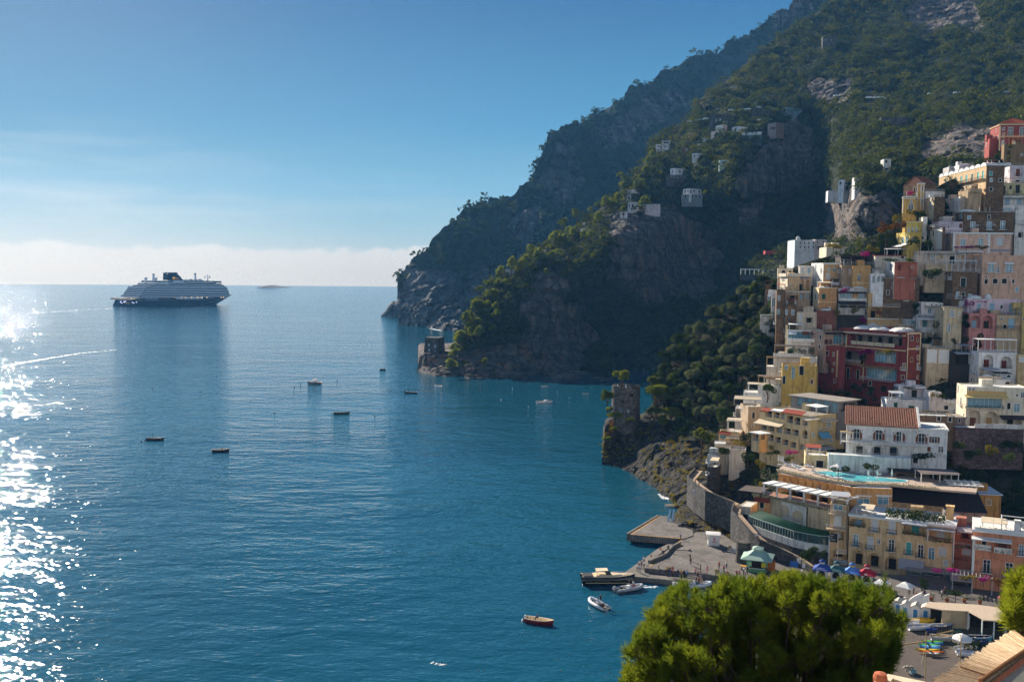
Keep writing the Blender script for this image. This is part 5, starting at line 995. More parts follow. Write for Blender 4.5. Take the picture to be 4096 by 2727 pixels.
h.balc(838,950,512,.5,mt=iron,veg=True).balc(1200,1362,568,.6,mt=iron,veg=True).balc(1365,1538,612,.8,mt=iron,veg=True).awn(1200,1370,478,1.8,.3,canvas_g).awn(1180,1350,735,3.0,1.3,canvas_g).corn(.45,.25,trim_w).band(1538,1552,520,760,trim_w).perg(1370,1552,618,2.6,1.2,trim_w,canvas_g,y0=-1.2).done(par=.9,roofm=plain('terracotta_floor',(150,100,78),.9))
m=MB(h.T('f'));z=h.z1-.6
for i in range(7):
 q=h.W*.36+h.W*.5*i/6
 for yy in(1.5,6.0):m.box(q,q+.1,yy,yy+.1,z,z+2.9)
for i in range(5):yy=1.3+1.2*i;m.box(h.W*.34,h.W*.88,yy,yy+.08,z+2.9,z+2.98)
m.build('roof_pergola',pw,h.root);n=1500
leaves_on('roof_garden',np.c_[rng.uniform(h.W*.34,h.W*.9,n),rng.uniform(.4,5.5,n),z+rng.random(n)**2*2.0],.22,leaf_mat('dark_garden_leaf',(.010,.024,.008),(.045,.075,.018),.3),h.root,2,.1)
m=MB(h.T('f'));q=h.W*.9;m.box(q,q+1.5,5.2,6.7,z-.3,z+3.4);m.box(q-.15,q+1.65,5.05,6.85,z+3.4,z+3.6);m.build('chimney',plaster((232,190,120)),h.root)
h.chim(1480,.6,1.0,9)
h=Hs('F',1095,575,1035,1348,th=-25,D=8,d=209,col=(214,128,98),label='recessed coral pink wing between the yellow and the coral hotels');h.ops([('L',1260,640,130,130,'R'),('w',1272,910,104,110,'W'),('w',1172,612,30,40,'k')]).balc(1100,1330,815,.8,veg=True).balc(1190,1345,735,.8,mt=iron).balc(1090,1335,985,.5,solid=(200,110,88),veg=True).awn(1150,1360,545,2.0,.5,canvas_g).done()
h=Hs('F',1352,570,1190,2200,th=-25,D=11,d=198,dn=3,col=(228,140,98),name='hotel',cat='hotel',label='coral orange hotel with white cornice, white pergola and ironwork balconies')
h.ops([('w',1556,1085,90,170,'goiv'),('w',1870,1130,94,170,'goiv'),('w',1522,770,62,100,'kc'),('L',1780,800,230,130,'B'),('w',2040,862,60,140,'boi'),('w',2075,1220,40,140,'goi')])
h.balc(1390,1620,845,.5,solid=(226,224,218),veg=True).balc(1655,1910,890,.5,solid=(226,224,218),veg=True).awn(1345,1910,690,1.8,.2,trim_w,name='slatted_shade').band(1352,1390,700,1185,trim_w).band(1385,2190,580,650,trim_w).corn(.4,.35,trim_w).done(par=.8,roofm=plain('terracotta_floor',(150,100,78),.9))
m=MB(h.T('f'));z=h.z1-.8;q=h.W*.46
for yy in(1.0,5.0):
 for xx in(q,q+6.5):m.box(xx,xx+.14,yy,yy+.14,z,z+3.0)
 m.box(q,q+6.64,yy,yy+.14,z+3.0,z+3.14)
for xx in(q,q+6.5):m.box(xx,xx+.14,1.0,5.1,z+3.141,z+3.28)
m.build('roof_frame',rail_w,h.root);m=MB(h.T('f'));m.slab((q+2.4,2,z+3.0),(q+3.6,2,z+3.0),(q+7.5,3.4,z+.4),(q+6.0,3.4,z+.3),.5);m.box(q+2.4,q+3.6,2.0,3.4,z,z+2.95);m.build('roof_stair',trim_w,h.root)
wvine=plain('weathered_posts',(176,176,172),.8,.15,2)
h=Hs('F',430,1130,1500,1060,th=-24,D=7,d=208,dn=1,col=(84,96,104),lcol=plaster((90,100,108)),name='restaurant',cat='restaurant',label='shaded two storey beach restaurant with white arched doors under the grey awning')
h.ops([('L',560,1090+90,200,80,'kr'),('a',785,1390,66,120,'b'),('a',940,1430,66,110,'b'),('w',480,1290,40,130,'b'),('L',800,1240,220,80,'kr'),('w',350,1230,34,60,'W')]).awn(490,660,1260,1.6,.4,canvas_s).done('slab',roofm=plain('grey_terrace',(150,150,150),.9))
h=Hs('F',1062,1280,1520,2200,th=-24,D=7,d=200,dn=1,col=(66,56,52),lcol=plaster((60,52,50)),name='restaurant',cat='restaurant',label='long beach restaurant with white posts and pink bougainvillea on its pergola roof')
h.ops([('L',1170,1400,160,130,'kr'),('L',1390,1420,190,130,'kr'),('L',1640,1440,220,130,'kr'),('L',1900,1450,200,130,'kr')]).perg(1064,2180,1500,4.4,4.0,wvine,None,y0=-3.8).done('slab',roofm=plain('terrace_floor',(170,160,160),.9))
bou=leaf_mat('bougainvillea',(.22,.015,.16),(.42,.03,.28),.3)
gold=leaf_mat('golden_leaf',(.10,.09,.012),(.24,.19,.03),.35)
dkl=leaf_mat('dark_leaf',(.012,.026,.008),(.046,.068,.018),.3)
autumn=leaf_mat('autumn_leaf',(.10,.035,.012),(.22,.10,.03),.3)
def paving():
 m,t=newmat('quay_paving');b=t.new('ShaderNodeTexBrick');mp=t.new('ShaderNodeMapping');t.set(mp.inputs[0],t.pos);mp.inputs['Rotation'].default_value=(0,0,R(-28));t.l.new(mp.outputs[0],b.inputs['Vector'])
 b.inputs['Scale'].default_value=.9;b.inputs['Mortar Size'].default_value=.03;b.inputs['Color1'].default_value=(*s2l((118,112,106)),1);b.inputs['Color2'].default_value=(*s2l((148,140,132)),1);b.inputs['Mortar'].default_value=(*s2l((84,80,78)),1)
 n=t.noise(t.pos,.25,6,.68);c=t.mix(t.mapr(n,.4,.65,0,.75),b.outputs[0],s2l((78,74,70)));t.set(t.b.inputs['Base Color'],c);t.b.inputs['Roughness'].default_value=.9
 t.set(t.b.inputs['Normal'],t.bump(t.math('ADD',b.outputs[1],n),.5,.04));return m
pav=paving();conc=plain('wet_concrete',(120,114,106),.85,.3,.5,.03,streak=.6)
QZ=2.0;LZ=1.05
def slabz(name,c,pts,z,z0,mt,label,kind='structure'):
 m=MB();m.prism(pl(c,pts,z),z0,z);o=m.build(name,mt);return tag(o,label,None,None,kind)
quay=MB();quay.prism(pl('H',[(905,850),(1185,655),(1300,575),(1440,500),(1700,500),(2000,700),(2500,900),(2500,1120),(1900,1022),(1500,975),(1340,955),(850,908)],QZ),-3,QZ)
tag(quay.build('quay',[pav]),'stone paved landing quay where people wait for the boats',None,None,'structure')
slabz('lower_quay','H',[(588,985),(1000,690),(1230,580),(1330,560),(1400,700),(1340,965),(2100,1050),(2100,1075),(1900,1055),(1300,1062),(720,1004)],LZ,-3,conc,'lower concrete landing strip along the water')
jt=spot('H',900,450,0,'jetty','square concrete jetty with orange edge lines sticking out into the sea','jetty');jo=jt.location
def jrel(pts,z=QZ+.15):return[(x-jo.x,y-jo.y)for x,y in pl('H',pts,z)]
m=MB();m.prism(jrel([(648,525),(1000,313),(1120,318),(1200,400),(1400,480),(1400,540),(1300,577)]),.55,QZ+.15);m.build('deck',pav,jt)
m=MB()
for a,b in(((668,540),(760,540)),((1000,565),(1080,565)),((760,480),(840,430)),((960,540),(1100,470)),((1090,590),(1280,560))):pass
q=jrel([(690,522),(1010,328),(1130,330),(1380,500),(1290,560)],QZ)
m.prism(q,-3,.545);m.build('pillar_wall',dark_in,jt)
yl=plain('orange_line_paint',(206,150,52),.8,.25,3)
m=MB();pwall(m,jrel([(700,522),(1025,318)]),QZ+.154,QZ+.158,.22);pwall(m,jrel([(705,526),(1250,574)]),QZ+.159,QZ+.163,.22);m.build('edge_line',yl,jt)
m=MB();pwall(m,jrel([(655,522),(1000,316)]),QZ+.153,QZ+.32,.5);m.build('curb',conc,jt)
m=MB();pwall(m,pl('H',[(905,893),(1275,640)],QZ),QZ+.004,QZ+.009,.2);pwall(m,pl('H',[(1205,632),(1300,575)],QZ),QZ+.010,QZ+.015,.2);tag(m.build('line_marking',yl),'faded orange safety line along the quay edge',None,None,'structure')
wl=spot('H',1040,770,LZ,'quay_wall','low concrete wall with sloping end along the left edge of the quay','wall');o_=wl.location
m=MB();P=[(x-o_.x,y-o_.y)for x,y in pl('H',[(905,850),(1085,775),(1170,680),(1250,640)],QZ)];pwall(m,P,-.2,1.55,.5);m.build('wall',conc,wl)
m=MB();P=[(x-o_.x,y-o_.y)for x,y in pl('H',[(930,805),(1110,680)],LZ+.9)];pwall(m,P,-.2,.95,.6);m.build('ledge',conc,wl)
st=spot('H',1420,975,LZ,'quay_steps','short flight of steps between the two levels of the quay','steps');o_=st.location;m=MB()
P=[(x-o_.x,y-o_.y)for x,y in pl('H',[(1345,952),(1505,975)],QZ)];d_=(Vector((*P[1],0))-Vector((*P[0],0))).normalized();nn=Vector((d_.y,-d_.x,0))
for k in range(4):q=[Vector((*P[0],0))+nn*(.45*k),Vector((*P[1],0))+nn*(.45*k),Vector((*P[1],0))+nn*(.45*k+.45),Vector((*P[0],0))+nn*(.45*k+.45)];m.prism([v[:2]for v in q],-.3,.95-.24*(k+1)+.24*0)
m.build('steps',plain('pale_step_stone',(170,160,146),.9,.2,1),st)
gr_=spot('H',905,975,LZ,'guard_rail','thin metal guard rail on the lower quay beside the waiting people','railing');o_=gr_.location;m=MB();a,b=[Vector((*p,LZ))-o_ for p in pl('H',[(858,975),(955,998)],LZ)]
for k in range(3):p=a.lerp(b,k/2);m.tube([p,p+Vector((0,0,1.1))],.035,5)
for zz in(.55,1.1):m.tube([a+Vector((0,0,zz)),b+Vector((0,0,zz))],.03,5)
m.build('rail',iron,gr_)
lp=spot('H',1115,385,QZ,'leaning_planks','two pale blue planks leaning against the rock at the jetty','planks');m=MB()
for k in(0,1):m.slab((k*1.0-.2,.0,.1),(k*1.0+.35,.0,.1),(k*1.0+1.0,1.4,2.9),(k*1.0+.5,1.4,2.9),.1)
m.build('plank',plain('pale_blue_board',(176,206,224),.6,.1,2),lp)
bl=spot('H',1250,440,QZ,'bollard','round grey concrete bollard lying by the rock','bollard');m=MB(Matrix.Translation((0,0,.35))@Matrix.Rotation(R(70),4,'Y'));m.lathe([(0,-.5),(.35,-.5),(.4,0),(.35,.5),(0,.5)],12);m.build('body',conc,bl)
ar=spot('H',1285,712,QZ,'steel_boom','long steel arm lying flat on the quay','boom');m=MB();m.tube([(-1.9,.2,.1),(1.6,-.1,.12)],.06,6);m.tube([(1.4,-.35,.2),(1.75,.15,.2)],.2,6);m.build('boom',iron,ar)
for x,y in((925,783),(1030,700)):
 b_=spot('H',x,y,LZ,'mooring_bollard','small rusty mooring bollard on the edge of the lower quay','bollard',0,'mooring bollards');m=MB();m.lathe([(.16,0),(.13,.35),(.22,.38),(.22,.46),(0,.5)],10);m.build('post',plain('rust',(140,82,46),.8,.3,4),b_)
fe=spot('H',1870,745,QZ,'slatted_fence','white wooden slatted fence leaning by the stone bastion','fence',R(-52));m=MB()
for k in range(4):m.box(-1.9,1.9,.25*k,.25*k+.05,.15+.33*k,.33+.33*k)
m.build('slats',trim_w,fe);m=MB();m.box(-1.7,-1.6,.05,1.1,0,1.4);m.box(1.6,1.7,.05,1.1,0,1.4);m.build('posts',pw,fe)
hu=spot('H',1640,662,QZ,'first_aid_hut','white first aid cabin with red cross and ribbed flat roof on the quay','hut',R(-8));cab=plain('white_cabin',(226,222,216),.5,.05,1)
m=MB();m.box(-1.3,1.3,0,2.3,.05,2.5);m.build('wall',cab,hu);m=MB();m.slab((-1.75,-.35,2.75),(1.6,-.35,2.65),(1.6,2.6,2.75),(-1.75,2.6,2.85),.12)
for k in range(9):q=-1.7+.37*k;m.box(q,q+.08,-.36,2.6,2.78,2.86)
m.build('roof',trim_w,hu);rc=plain('red_cross',(196,46,44),.6,.05);m=MB();m.box(-.14,.34,-.012,-.002,1.62,1.78);m.box(.02,.18,-.014,-.0025,1.46,1.94);m.build('red_cross',rc,hu)
m=MB()
for z_,w_ in((1.2,.62),(1.02,.42),(.82,.55)):m.box(.1-w_,.1+w_,-.012,-.002,z_,z_+.07)
m.build('small_print',rc,hu)
m=MB();m.box(-.02,.02,-.008,-.003,.1,2.35);m.box(-1.306,-1.302,.3,1.9,1.2,2.1);m.build('door_seam',iron,hu)
def kiosk(c,x,y,w,hb,rm,bm,cm,label,rise=1.1,eave=.7,rz=-24,z=2.05,scallop=True):
 k=spot(c,x,y,z,'ticket_kiosk',label,'kiosk',R(rz),'kiosks on the quay front');a=w/2;m=MB()
 m.box(-a,a,0,w,.0,hb);m.build('body',bm,k);m=MB(Matrix.Translation((0,a,0)))
 def rg_(r,z_):return[(-r,-r,z_),(r,-r,z_),(r,r,z_),(-r,r,z_)]
 e=a+eave;m.add(rg_(e,hb-.15)+rg_(e,hb)+rg_(e*.55,hb+rise*.42)+rg_(e*.26,hb+rise),[(i+4*j,(i+1)%4+4*j,(i+1)%4+4*j+4,i+4*j+4)for j in range(3)for i in range(4)]+[(3,2,1,0)]);m.build('roof',rm,k)
 m=MB(Matrix.Translation((0,a,0)));b_=e*.24;m.box(-b_,b_,-b_,b_,hb+rise-.05,hb+rise+.4);m.build('lantern',cm,k)
 m=MB(Matrix.Translation((0,a,0)));zc=hb+rise+.4;m.add(rg_(b_*1.5,zc)+[(0,0,zc+.55)],[(3,2,1,0),(0,1,4),(1,2,4),(2,3,4),(3,0,4)]);m.build('lantern_roof',rm if cm is not rm else cm,k)
 m=MB();po=arch_pts(-a*.68,a*.68,.95,hb-.3,True);m.add([(p[0],-.012,p[1])for p in po],[tuple(range(len(po)))]);m.build('window',dark_in,k)
 m=MB();m.box(-a*.85,a*.85,-.3,-.02,.85,.93);m.build('counter',trim_w,k);return k
kg=lambda n,c:plain(n,c,.7,.1,1.5)
k1=kiosk('N',490,930,4.2,2.9,kg('pale_green_roof',(156,182,166)),kg('green_boards',(92,160,120)),kg('pale_green_lantern',(190,210,196)),'large pale green kiosk with hipped roof and lantern on the paved quay',1.4,1.15,-20)
for x0,x1,n_,c_ in((-1.9,-1.0,'poster_board',(150,196,150)),(1.0,1.9,'poster_board',(206,186,60))):m=MB();m.box(x0,x1,-.03,-.003,1.2,2.2);m.build(n_,kg(n_+str(x0),c_),k1)
k2=kiosk('N',1510,1085,2.2,2.7,kg('deep_blue_roof',(48,76,150)),kg('pale_grey_body',(206,204,206)),kg('cream_lantern',(214,206,176)),'ticket kiosk with deep blue lettered roof, leftmost of the four small kiosks',1.0)
sign_text('TRAVELMAR',.26,trim_w,k2,Matrix.Translation((0,-.63,2.78))@Matrix.Rotation(R(68),4,'X'),2.0);sign_text('PESCAR',.2,trim_w,k2,Matrix.Translation((0,-.32,3.06))@Matrix.Rotation(R(62),4,'X'),1.1)
k3=kiosk('N',1738,1095,2.1,2.6,kg('teal_roof',(62,104,108)),kg('pale_blue_body',(200,206,204)),kg('cream_lantern',(214,206,176)),'ticket kiosk with dark teal roof, second of the four small kiosks',.9)
k4=kiosk('N',1980,1120,2.1,2.5,kg('bright_blue_roof',(96,138,206)),kg('yellow_body',(206,186,110)),kg('yellow_lantern',(226,190,40)),'ticket kiosk with bright blue roof and yellow lantern',1.0)
k5=kiosk('N',2215,1150,2.1,2.5,kg('crimson_roof',(172,34,56)),kg('white_blue_body',(190,200,206)),kg('white_lantern',(220,214,210)),'ticket kiosk with crimson roof, rightmost of the four small kiosks',1.0)
m=MB();m.add([(-.15+.3*math.cos(q),-.66,2.62+.24*math.sin(q))for q in[k*math.pi/8 for k in range(16)]],[tuple(range(16))]);m.build('round_emblem',trim_w,k5)
PTH=[(1905,1330,2.2),(1865,1307,2.6),(1826,1281,3.6),(1790,1263,4.4),(1749,1246,5.2),(1726,1226,6.2),(1703,1200,7.2),(1684,1178,8.0),(1690,1160,8.6),(1660,1147,9.0),(1625,1133,9.5),(1600,1115,9.8),(1583,1100,10.0),(1600,1080,10.3)]
pth=[onz('O',*p)for p in PTH];m=MB();wm_=MB()
for i in range(len(pth)-1):
 a,b=pth[i],pth[i+1];n=(b-a).cross(Vector((0,0,1))).normalized()
 n=n if n.dot(Vector((-.6,-.8,0)))>0 else-n
 q=-n*1.9;m.add([a,b,b+q,a+q,a-Vector((0,0,5)),b-Vector((0,0,5))],[(0,1,2,3)])
 t_=n*.35;wm_.add([a-Vector((0,0,7)),b-Vector((0,0,7)),b+Vector((0,0,.75)),a+Vector((0,0,.75)),a+t_-Vector((0,0,7)),b+t_-Vector((0,0,7)),b+t_+Vector((0,0,.75)),a+t_+Vector((0,0,.75))],[(0,1,2,3),(7,6,5,4),(3,2,6,7),(0,3,7,4),(1,5,6,2)])
tag(m.build('path',plain('pale_path',(176,152,126),.9,.15,.8)),'pale walkway climbing along the rock above the quay',None,None,'structure')
tag(wm_.build('path_wall',stone('grey_stone',(112,108,104),(70,68,68),1.2)),'long grey stone parapet wall that carries the climbing walkway','wall')
ba=spot('H',1990,860,QZ,'bastion','round stone bastion with flat cap at the start of the climbing walkway','bastion');m=MB(Matrix.Translation((0,1.3,0)));m.lathe([(1.75,-.5),(1.55,4.3),(1.62,4.35),(1.62,4.6),(0,4.7)],14);m.build('wall',stone(),ba)
slabz('promenade','O',[(1700,1262),(1800,1290),(2000,1318),(2420,1336),(2460,1440),(2200,1408),(1985,1352),(1880,1390),(1790,1352),(1700,1318)],2.03,-2,plain('promenade_paving',(104,98,94),.9,.25,.7,.02),'dark paved promenade in front of the beach hotels')
def sand():
 m,t=newmat('dark_beach_sand');n=t.noise(t.pos,.5,6,.65);n2=t.noise(t.pos,6,4,.7);t.set(t.b.inputs['Base Color'],t.mix(n,s2l((84,74,66)),s2l((112,102,94))));t.b.inputs['Roughness'].default_value=.95
 t.set(t.b.inputs['Normal'],t.bump(t.math('ADD',n2,n),.9,.12));return m
slabz('beach','O',[(1985,1340),(2200,1398),(2460,1420),(2460,1700),(1960,1700),(1640,1640),(1700,1480),(1860,1385)],1.2,-2,sand(),'dark grey pebble beach with boats pulled up on it')
def skin_mesh(name,J,E,root=0):
 me=bpy.data.meshes.new(name+'_rig');import bmesh
 bm=bmesh.new();sk=bm.verts.layers.skin.verify();vs=[]
 for x,y,z,r in J:
  v=bm.verts.new((x,y,z));v[sk].radius=(r,r*.85);vs.append(v)
 for a,b in E:bm.edges.new((vs[a],vs[b]))
 vs[root][sk].use_root=True;bm.to_mesh(me);bm.free()
 o=bpy.data.objects.new(name+'_rig',me);COL.objects.link(o);mo=o.modifiers.new('skin','SKIN');mo.use_smooth_shade=True;s2=o.modifiers.new('sub','SUBSURF');s2.levels=1
 dg=bpy.context.evaluated_depsgraph_get();out=bpy.data.meshes.new_from_object(o.evaluated_get(dg));bpy.data.objects.remove(o);return out
def pose(kind):
 """joints of a standing, walking or sitting figure, facing -y"""
 H_={0:(0,0,.95,.13),1:(0,-.01,1.15,.125),2:(0,0,1.38,.14),3:(0,-.01,1.50,.055),4:(0,-.02,1.58,.085),5:(0,-.025,1.68,.10),6:(0,-.02,1.76,.06)}
 J=[H_[i]for i in range(7)];E=[(0,1),(1,2),(2,3),(3,4),(4,5),(5,6)]
 def limb(base,pts):
  p=base
  for q in pts:J.append(q);E.append((p,len(J)-1));p=len(J)-1
 w=.22 if kind=='walk' else.0;sw=.16 if kind=='walk' else.03
 for s in(-1,1):
  k=s*w
  if kind=='sit':limb(0,[(s*.11,-.02,.9,.095),(s*.13,-.45,.92,.075),(s*.13,-.50,.50,.055),(s*.13,-.50,.10,.045),(s*.13,-.66,.06,.045)])
  else:limb(0,[(s*.10,0,.88,.095),(s*.11,-k*.5-.02,.50,.07),(s*.11,-k+.03,.10,.048),(s*.12,-k-.13,.05,.045)])
  ay=-s*sw
  if kind=='raise':limb(2,[(s*.20,0,1.40,.07),(s*.33,-.12,1.22,.05),(s*.20,-.28,1.45,.04),(s*.10,-.30,1.62,.035)])
  elif kind=='sit':limb(2,[(s*.20,0,1.40,.07),(s*.26,-.08,1.16,.05),(s*.20,-.34,1.02,.04),(s*.16,-.44,.99,.04)])
  else:limb(2,[(s*.20,0,1.40,.07),(s*.25,ay+.02,1.14,.052),(s*.26,ay*1.6-.06,.90,.042),(s*.255,ay*1.8-.09,.80,.042),(s*.25,ay*1.8-.11,.73,.025)])
 return J,E
PM={}
def person_mesh(kind):
 if kind in PM:return PM[kind]
 me=skin_mesh('person',*pose(kind));dz=-.45 if kind=='sit' else 0
 for p in me.polygons:
  z=p.center.z;y=p.center.y;ax=abs(p.center.x)
  if z>1.70 or(z>1.58 and y>.02):mi=3
  elif z>1.46 or(ax>.225 and z<1.2 and z>.65 and kind!='sit'):mi=0
  elif z>1.0 or(kind=='sit' and z>.98 and y>-.3):mi=1
  elif z<.12:mi=3
  else:mi=2
  p.material_index=mi
 if kind=='sit':me.transform(Matrix.Translation((0,0,-.45)))
 for k in range(4):me.materials.append(None)
 PM[kind]=me;return me
skin_=plain('skin',(196,142,112),.6,.08,4);CL={'w':(226,226,226),'k':(34,34,40),'b':(48,66,116),'r':(164,40,44),'p':(206,130,140),'y':(206,160,60),'g':(110,116,120),'n':(58,52,70),'l':(140,170,200),'t':(170,150,120)}
hairs=[plain('dark_hair',(36,28,24),.6,.2,6),plain('brown_hair',(82,56,36),.6,.2,6)]
CN={'w':'white','k':'black','b':'blue','r':'red','p':'pink','y':'yellow','g':'grey','n':'dark','l':'light blue','t':'tan'}
def person(c,x,y,z,kind,top,low,rz,label,group=None,loc=None,sc=1.0):
 o=bpy.data.objects.new('person',person_mesh(kind));COL.objects.link(o);o.location=loc if loc is not None else onz(c,x,y,z);o.rotation_euler=(0,0,R(rz));o.scale=(sc,)*3
 ms=[skin_,plain('cloth_'+top,CL[top],.9,.1,4),plain('cloth_'+low,CL[low],.9,.1,4),hairs[int(x)%2]]
 for i,m_ in enumerate(ms):o.material_slots[i].link='OBJECT';o.material_slots[i].material=m_
 return tag(o,' '.join(label.split()[:16]),'person',group)
VB={'stand':'standing','walk':'walking','sit':'sitting','raise':'with raised arms'}
for x,y,k,t_,l_,z,where in[(1260,582,'walk','w','k',QZ,'alone at the inner corner of the jetty'),(1120,705,'sit','k','k',QZ+.35,'on the sloping quay wall, the upper of two'),(1058,762,'sit','n','k',QZ+.35,'on the sloping quay wall, the lower of two'),(841,862,'stand','w','b',LZ,'nearest the water at the left end of the quay'),(768,952,'stand','w','k',LZ,'leftmost of the group at the guard rail'),(795,962,'walk','w','b',LZ,'in front of the group at the guard rail'),(788,905,'stand','w','k',LZ,'at the back of the group at the guard rail'),(815,915,'stand','n','b',LZ,'in the middle of the group at the guard rail'),(842,915,'stand','w','k',LZ,'right of the group at the guard rail'),(1010,962,'stand','k','b',LZ,'right of the guard rail'),(1105,950,'sit','y','k',QZ,'on the quay step beside the guard rail'),(1138,955,'sit','k','b',QZ,'on the quay step next to the yellow top'),(1170,952,'sit','r','k',QZ,'on the quay step, the red top'),(1120,1005,'stand','k','n',LZ,'on the lower quay in front of the sitting row'),(1168,1010,'stand','r','k',LZ,'on the lower quay, the red top in front of the sitting row'),(1230,985,'sit','n','b',QZ-.1,'in the waiting row left of the steps'),(1262,988,'sit','y','k',QZ-.1,'in the waiting row left of the steps'),(1300,995,'sit','k','k',QZ-.1,'in the waiting row left of the steps'),(1332,992,'sit','l','b',QZ-.1,'last in the waiting row left of the steps'),(1272,1050,'stand','k','k',LZ,'at the edge of the lower quay above the white inflatable'),(1370,830,'raise','k','k',QZ,'taking a picture in the middle of the quay'),(1376,880,'stand','k','n',QZ,'in the middle of the quay'),(1430,1000,'stand','p','b',LZ+.3,'on the steps'),(1458,1032,'walk','n','k',LZ,'at the foot of the steps'),(1488,950,'stand','k','k',QZ,'at the top of the steps'),(1486,1020,'stand','k','k',LZ,'right of the foot of the steps'),(1563,970,'stand','p','p',QZ,'in a pink dress right of the steps'),(1700,925,'stand','r','k',QZ,'at the back of the seated cluster near the blue boat'),(1753,960,'walk','p','b',QZ,'walking past the seated cluster near the blue boat'),(1783,915,'stand','w','b',QZ,'beside the blue boat'),(1665,985,'sit','k','k',QZ,'in the seated cluster, leftmost'),(1690,985,'sit','n','k',QZ,'in the seated cluster, second'),(1722,990,'sit','w','b',QZ,'in the seated cluster, in white'),(1712,1030,'sit','l','k',QZ,'on the quay rim in light blue'),(1750,1030,'sit','b','k',QZ,'on the quay rim in blue'),(1795,1035,'sit','n','t',QZ,'on the quay rim, right of the blue top'),(1900,1020,'stand','r','k',QZ,'one of a pair on the rim below the green kiosk'),(1932,1020,'stand','p','k',QZ,'one of a pair on the rim below the green kiosk, in pink'),(1980,985,'stand','w','k',QZ,'in the queue left of the green kiosk, at its back'),(1998,1010,'stand','w','n',QZ,'in the queue left of the green kiosk, at its front'),(2022,980,'stand','k','k',QZ,'in the queue right beside the green kiosk'),(2235,985,'stand','k','k',QZ,'right of the green kiosk'),(2252,985,'stand','n','k',QZ,'right of the green kiosk, second of two')]:
 person('H',x,y,z,k,t_,l_,rnd.uniform(-180,180)if k!='sit' else rnd.uniform(-30,10),'person in %s top %s'%(CN[t_],VB[k]+' '+where)if t_!='p' or l_!='p' else 'person in a pink dress standing right of the quay steps')
for x,y,k,t_,l_,w_ in[(40,990,'sit','r','k','on the quay rim left of the pair'),(370,1075,'sit','t','k','on the rim at the pine, leftmost'),(400,1075,'sit','n','k','on the rim at the pine, second'),(515,1085,'sit','r','k','on the rim beside a white towel'),(585,1110,'stand','g','g','on the rim above the pine'),(685,1085,'sit','w','r','on the rim above the pine, in white'),(655,1085,'sit','k','k','on the rim above the pine, in black'),(1215,990,'stand','w','b','in the shade before the ramp wall'),(1325,1000,'walk','k','k','in the shade left of the small kiosks'),(1332,1085,'walk','w','k','walking in the shade left of the small kiosks'),(1480,1075,'stand','w','b','at the counter of the blue lettered kiosk'),(1525,1085,'stand','r','k','in red at the blue lettered kiosk'),(1560,1080,'stand','w','k','right of the blue lettered kiosk'),(1295,1150,'stand','r','b','in red just above the pine'),(445,870,'stand','w','k','at the window of the green kiosk')]:
 person('N',x,y,QZ+.05,k,t_,l_,rnd.uniform(-180,180),'person in %s top %s %s'%(CN[t_],VB[k],w_))
for c,x,y,z,t_,l_,w_ in[('K',952,1180,10.0,'k','k','walking on the upper walkway, left of two'),('K',988,1195,9.9,'n','k','walking on the upper walkway, right of two'),('H',2140,595,5.6,'l','n','walking down the walkway past the green roofed restaurant'),('H',1915,265,8.0,'t','k','at the bend of the walkway'),('H',1415,82,9.3,'w','l','in white on the walkway at the rock edge'),('C',596,150,ZD,'w','t','in white at the edge of the swimming pool')]:
 person(c,x,y,z,'walk',t_,l_,rnd.uniform(-180,180),'person in %s top %s'%(CN[t_],w_))
def picnic(c,x,y,rz,label):
 t_=spot(c,x,y,QZ,'picnic_table',label,'table',R(rz),'picnic tables at the green kiosk');m=MB();m.box(-1,1,-.4,.4,.72,.78);m.build('table_top',kg('orange_board',(214,140,48)),t_)
 for s in(-1,1):m=MB();m.box(-1,1,s*.75-.15,s*.75+.15,.42,.47);m.build('bench',pw,t_)
 m=MB();m.box(-.8,-.7,-.8,.8,0,.4);m.box(.7,.8,-.8,.8,0,.4);m.box(-.8,-.7,-.1,.1,.4,.72);m.box(.7,.8,-.1,.1,.4,.72);m.build('legs',iron,t_)
picnic('N',315,880,-20,'orange picnic table at the left corner of the green kiosk');picnic('N',440,910,-20,'orange picnic table in front of the green kiosk window')
ob=spot('N',700,905,QZ,'parasol_stall','orange canvas stall with small red parasol right of the green kiosk','stall',R(-20));m=MB();m.box(-1.0,1.0,0,1.6,0,2.0);m.build('body',kg('orange_canvas',(206,116,48)),ob);m=MB();m.lathe([(1.0,2.3),(.5,2.6),(0,2.75)],8,c=(-.6,-.2));m.tube([(-.6,-.2,0),(-.6,-.2,2.3)],.04,5);m.build('parasol',kg('red_canvas',(206,48,62)),ob)
tw=spot('N',475,1090,QZ,'towel','white towel hanging over the quay rim','towel');m=MB();m.box(-.6,.6,-.35,-.31,-.75,.02);m.box(-.6,.6,-.35,.2,.021,.05);m.build('cloth',canvas_w,tw)
for x,y,w_,h_,c_,lb in((1080,905,1.7,1.2,(54,104,170),'blue notice board on the ramp wall'),(1152,850,.8,1.1,(206,206,200),'white notice on the ramp wall'),(1232,870,.7,1.2,(206,190,140),'cream notice board beside the ramp wall'),(1230,920,.6,.9,(200,204,214),'small white and blue sign under the cream notice')):
 s_=spot('N',x,y+25,2.05,'notice_board',lb,'sign',R(-20));m=MB();m.box(-w_/2,w_/2,-.04,.02,1.2,1.2+h_);m.build('panel',kg('board_%d'%x,c_),s_);m=MB();m.box(-.04,.04,.02,.08,0,1.2+h_);m.build('post',iron,s_)
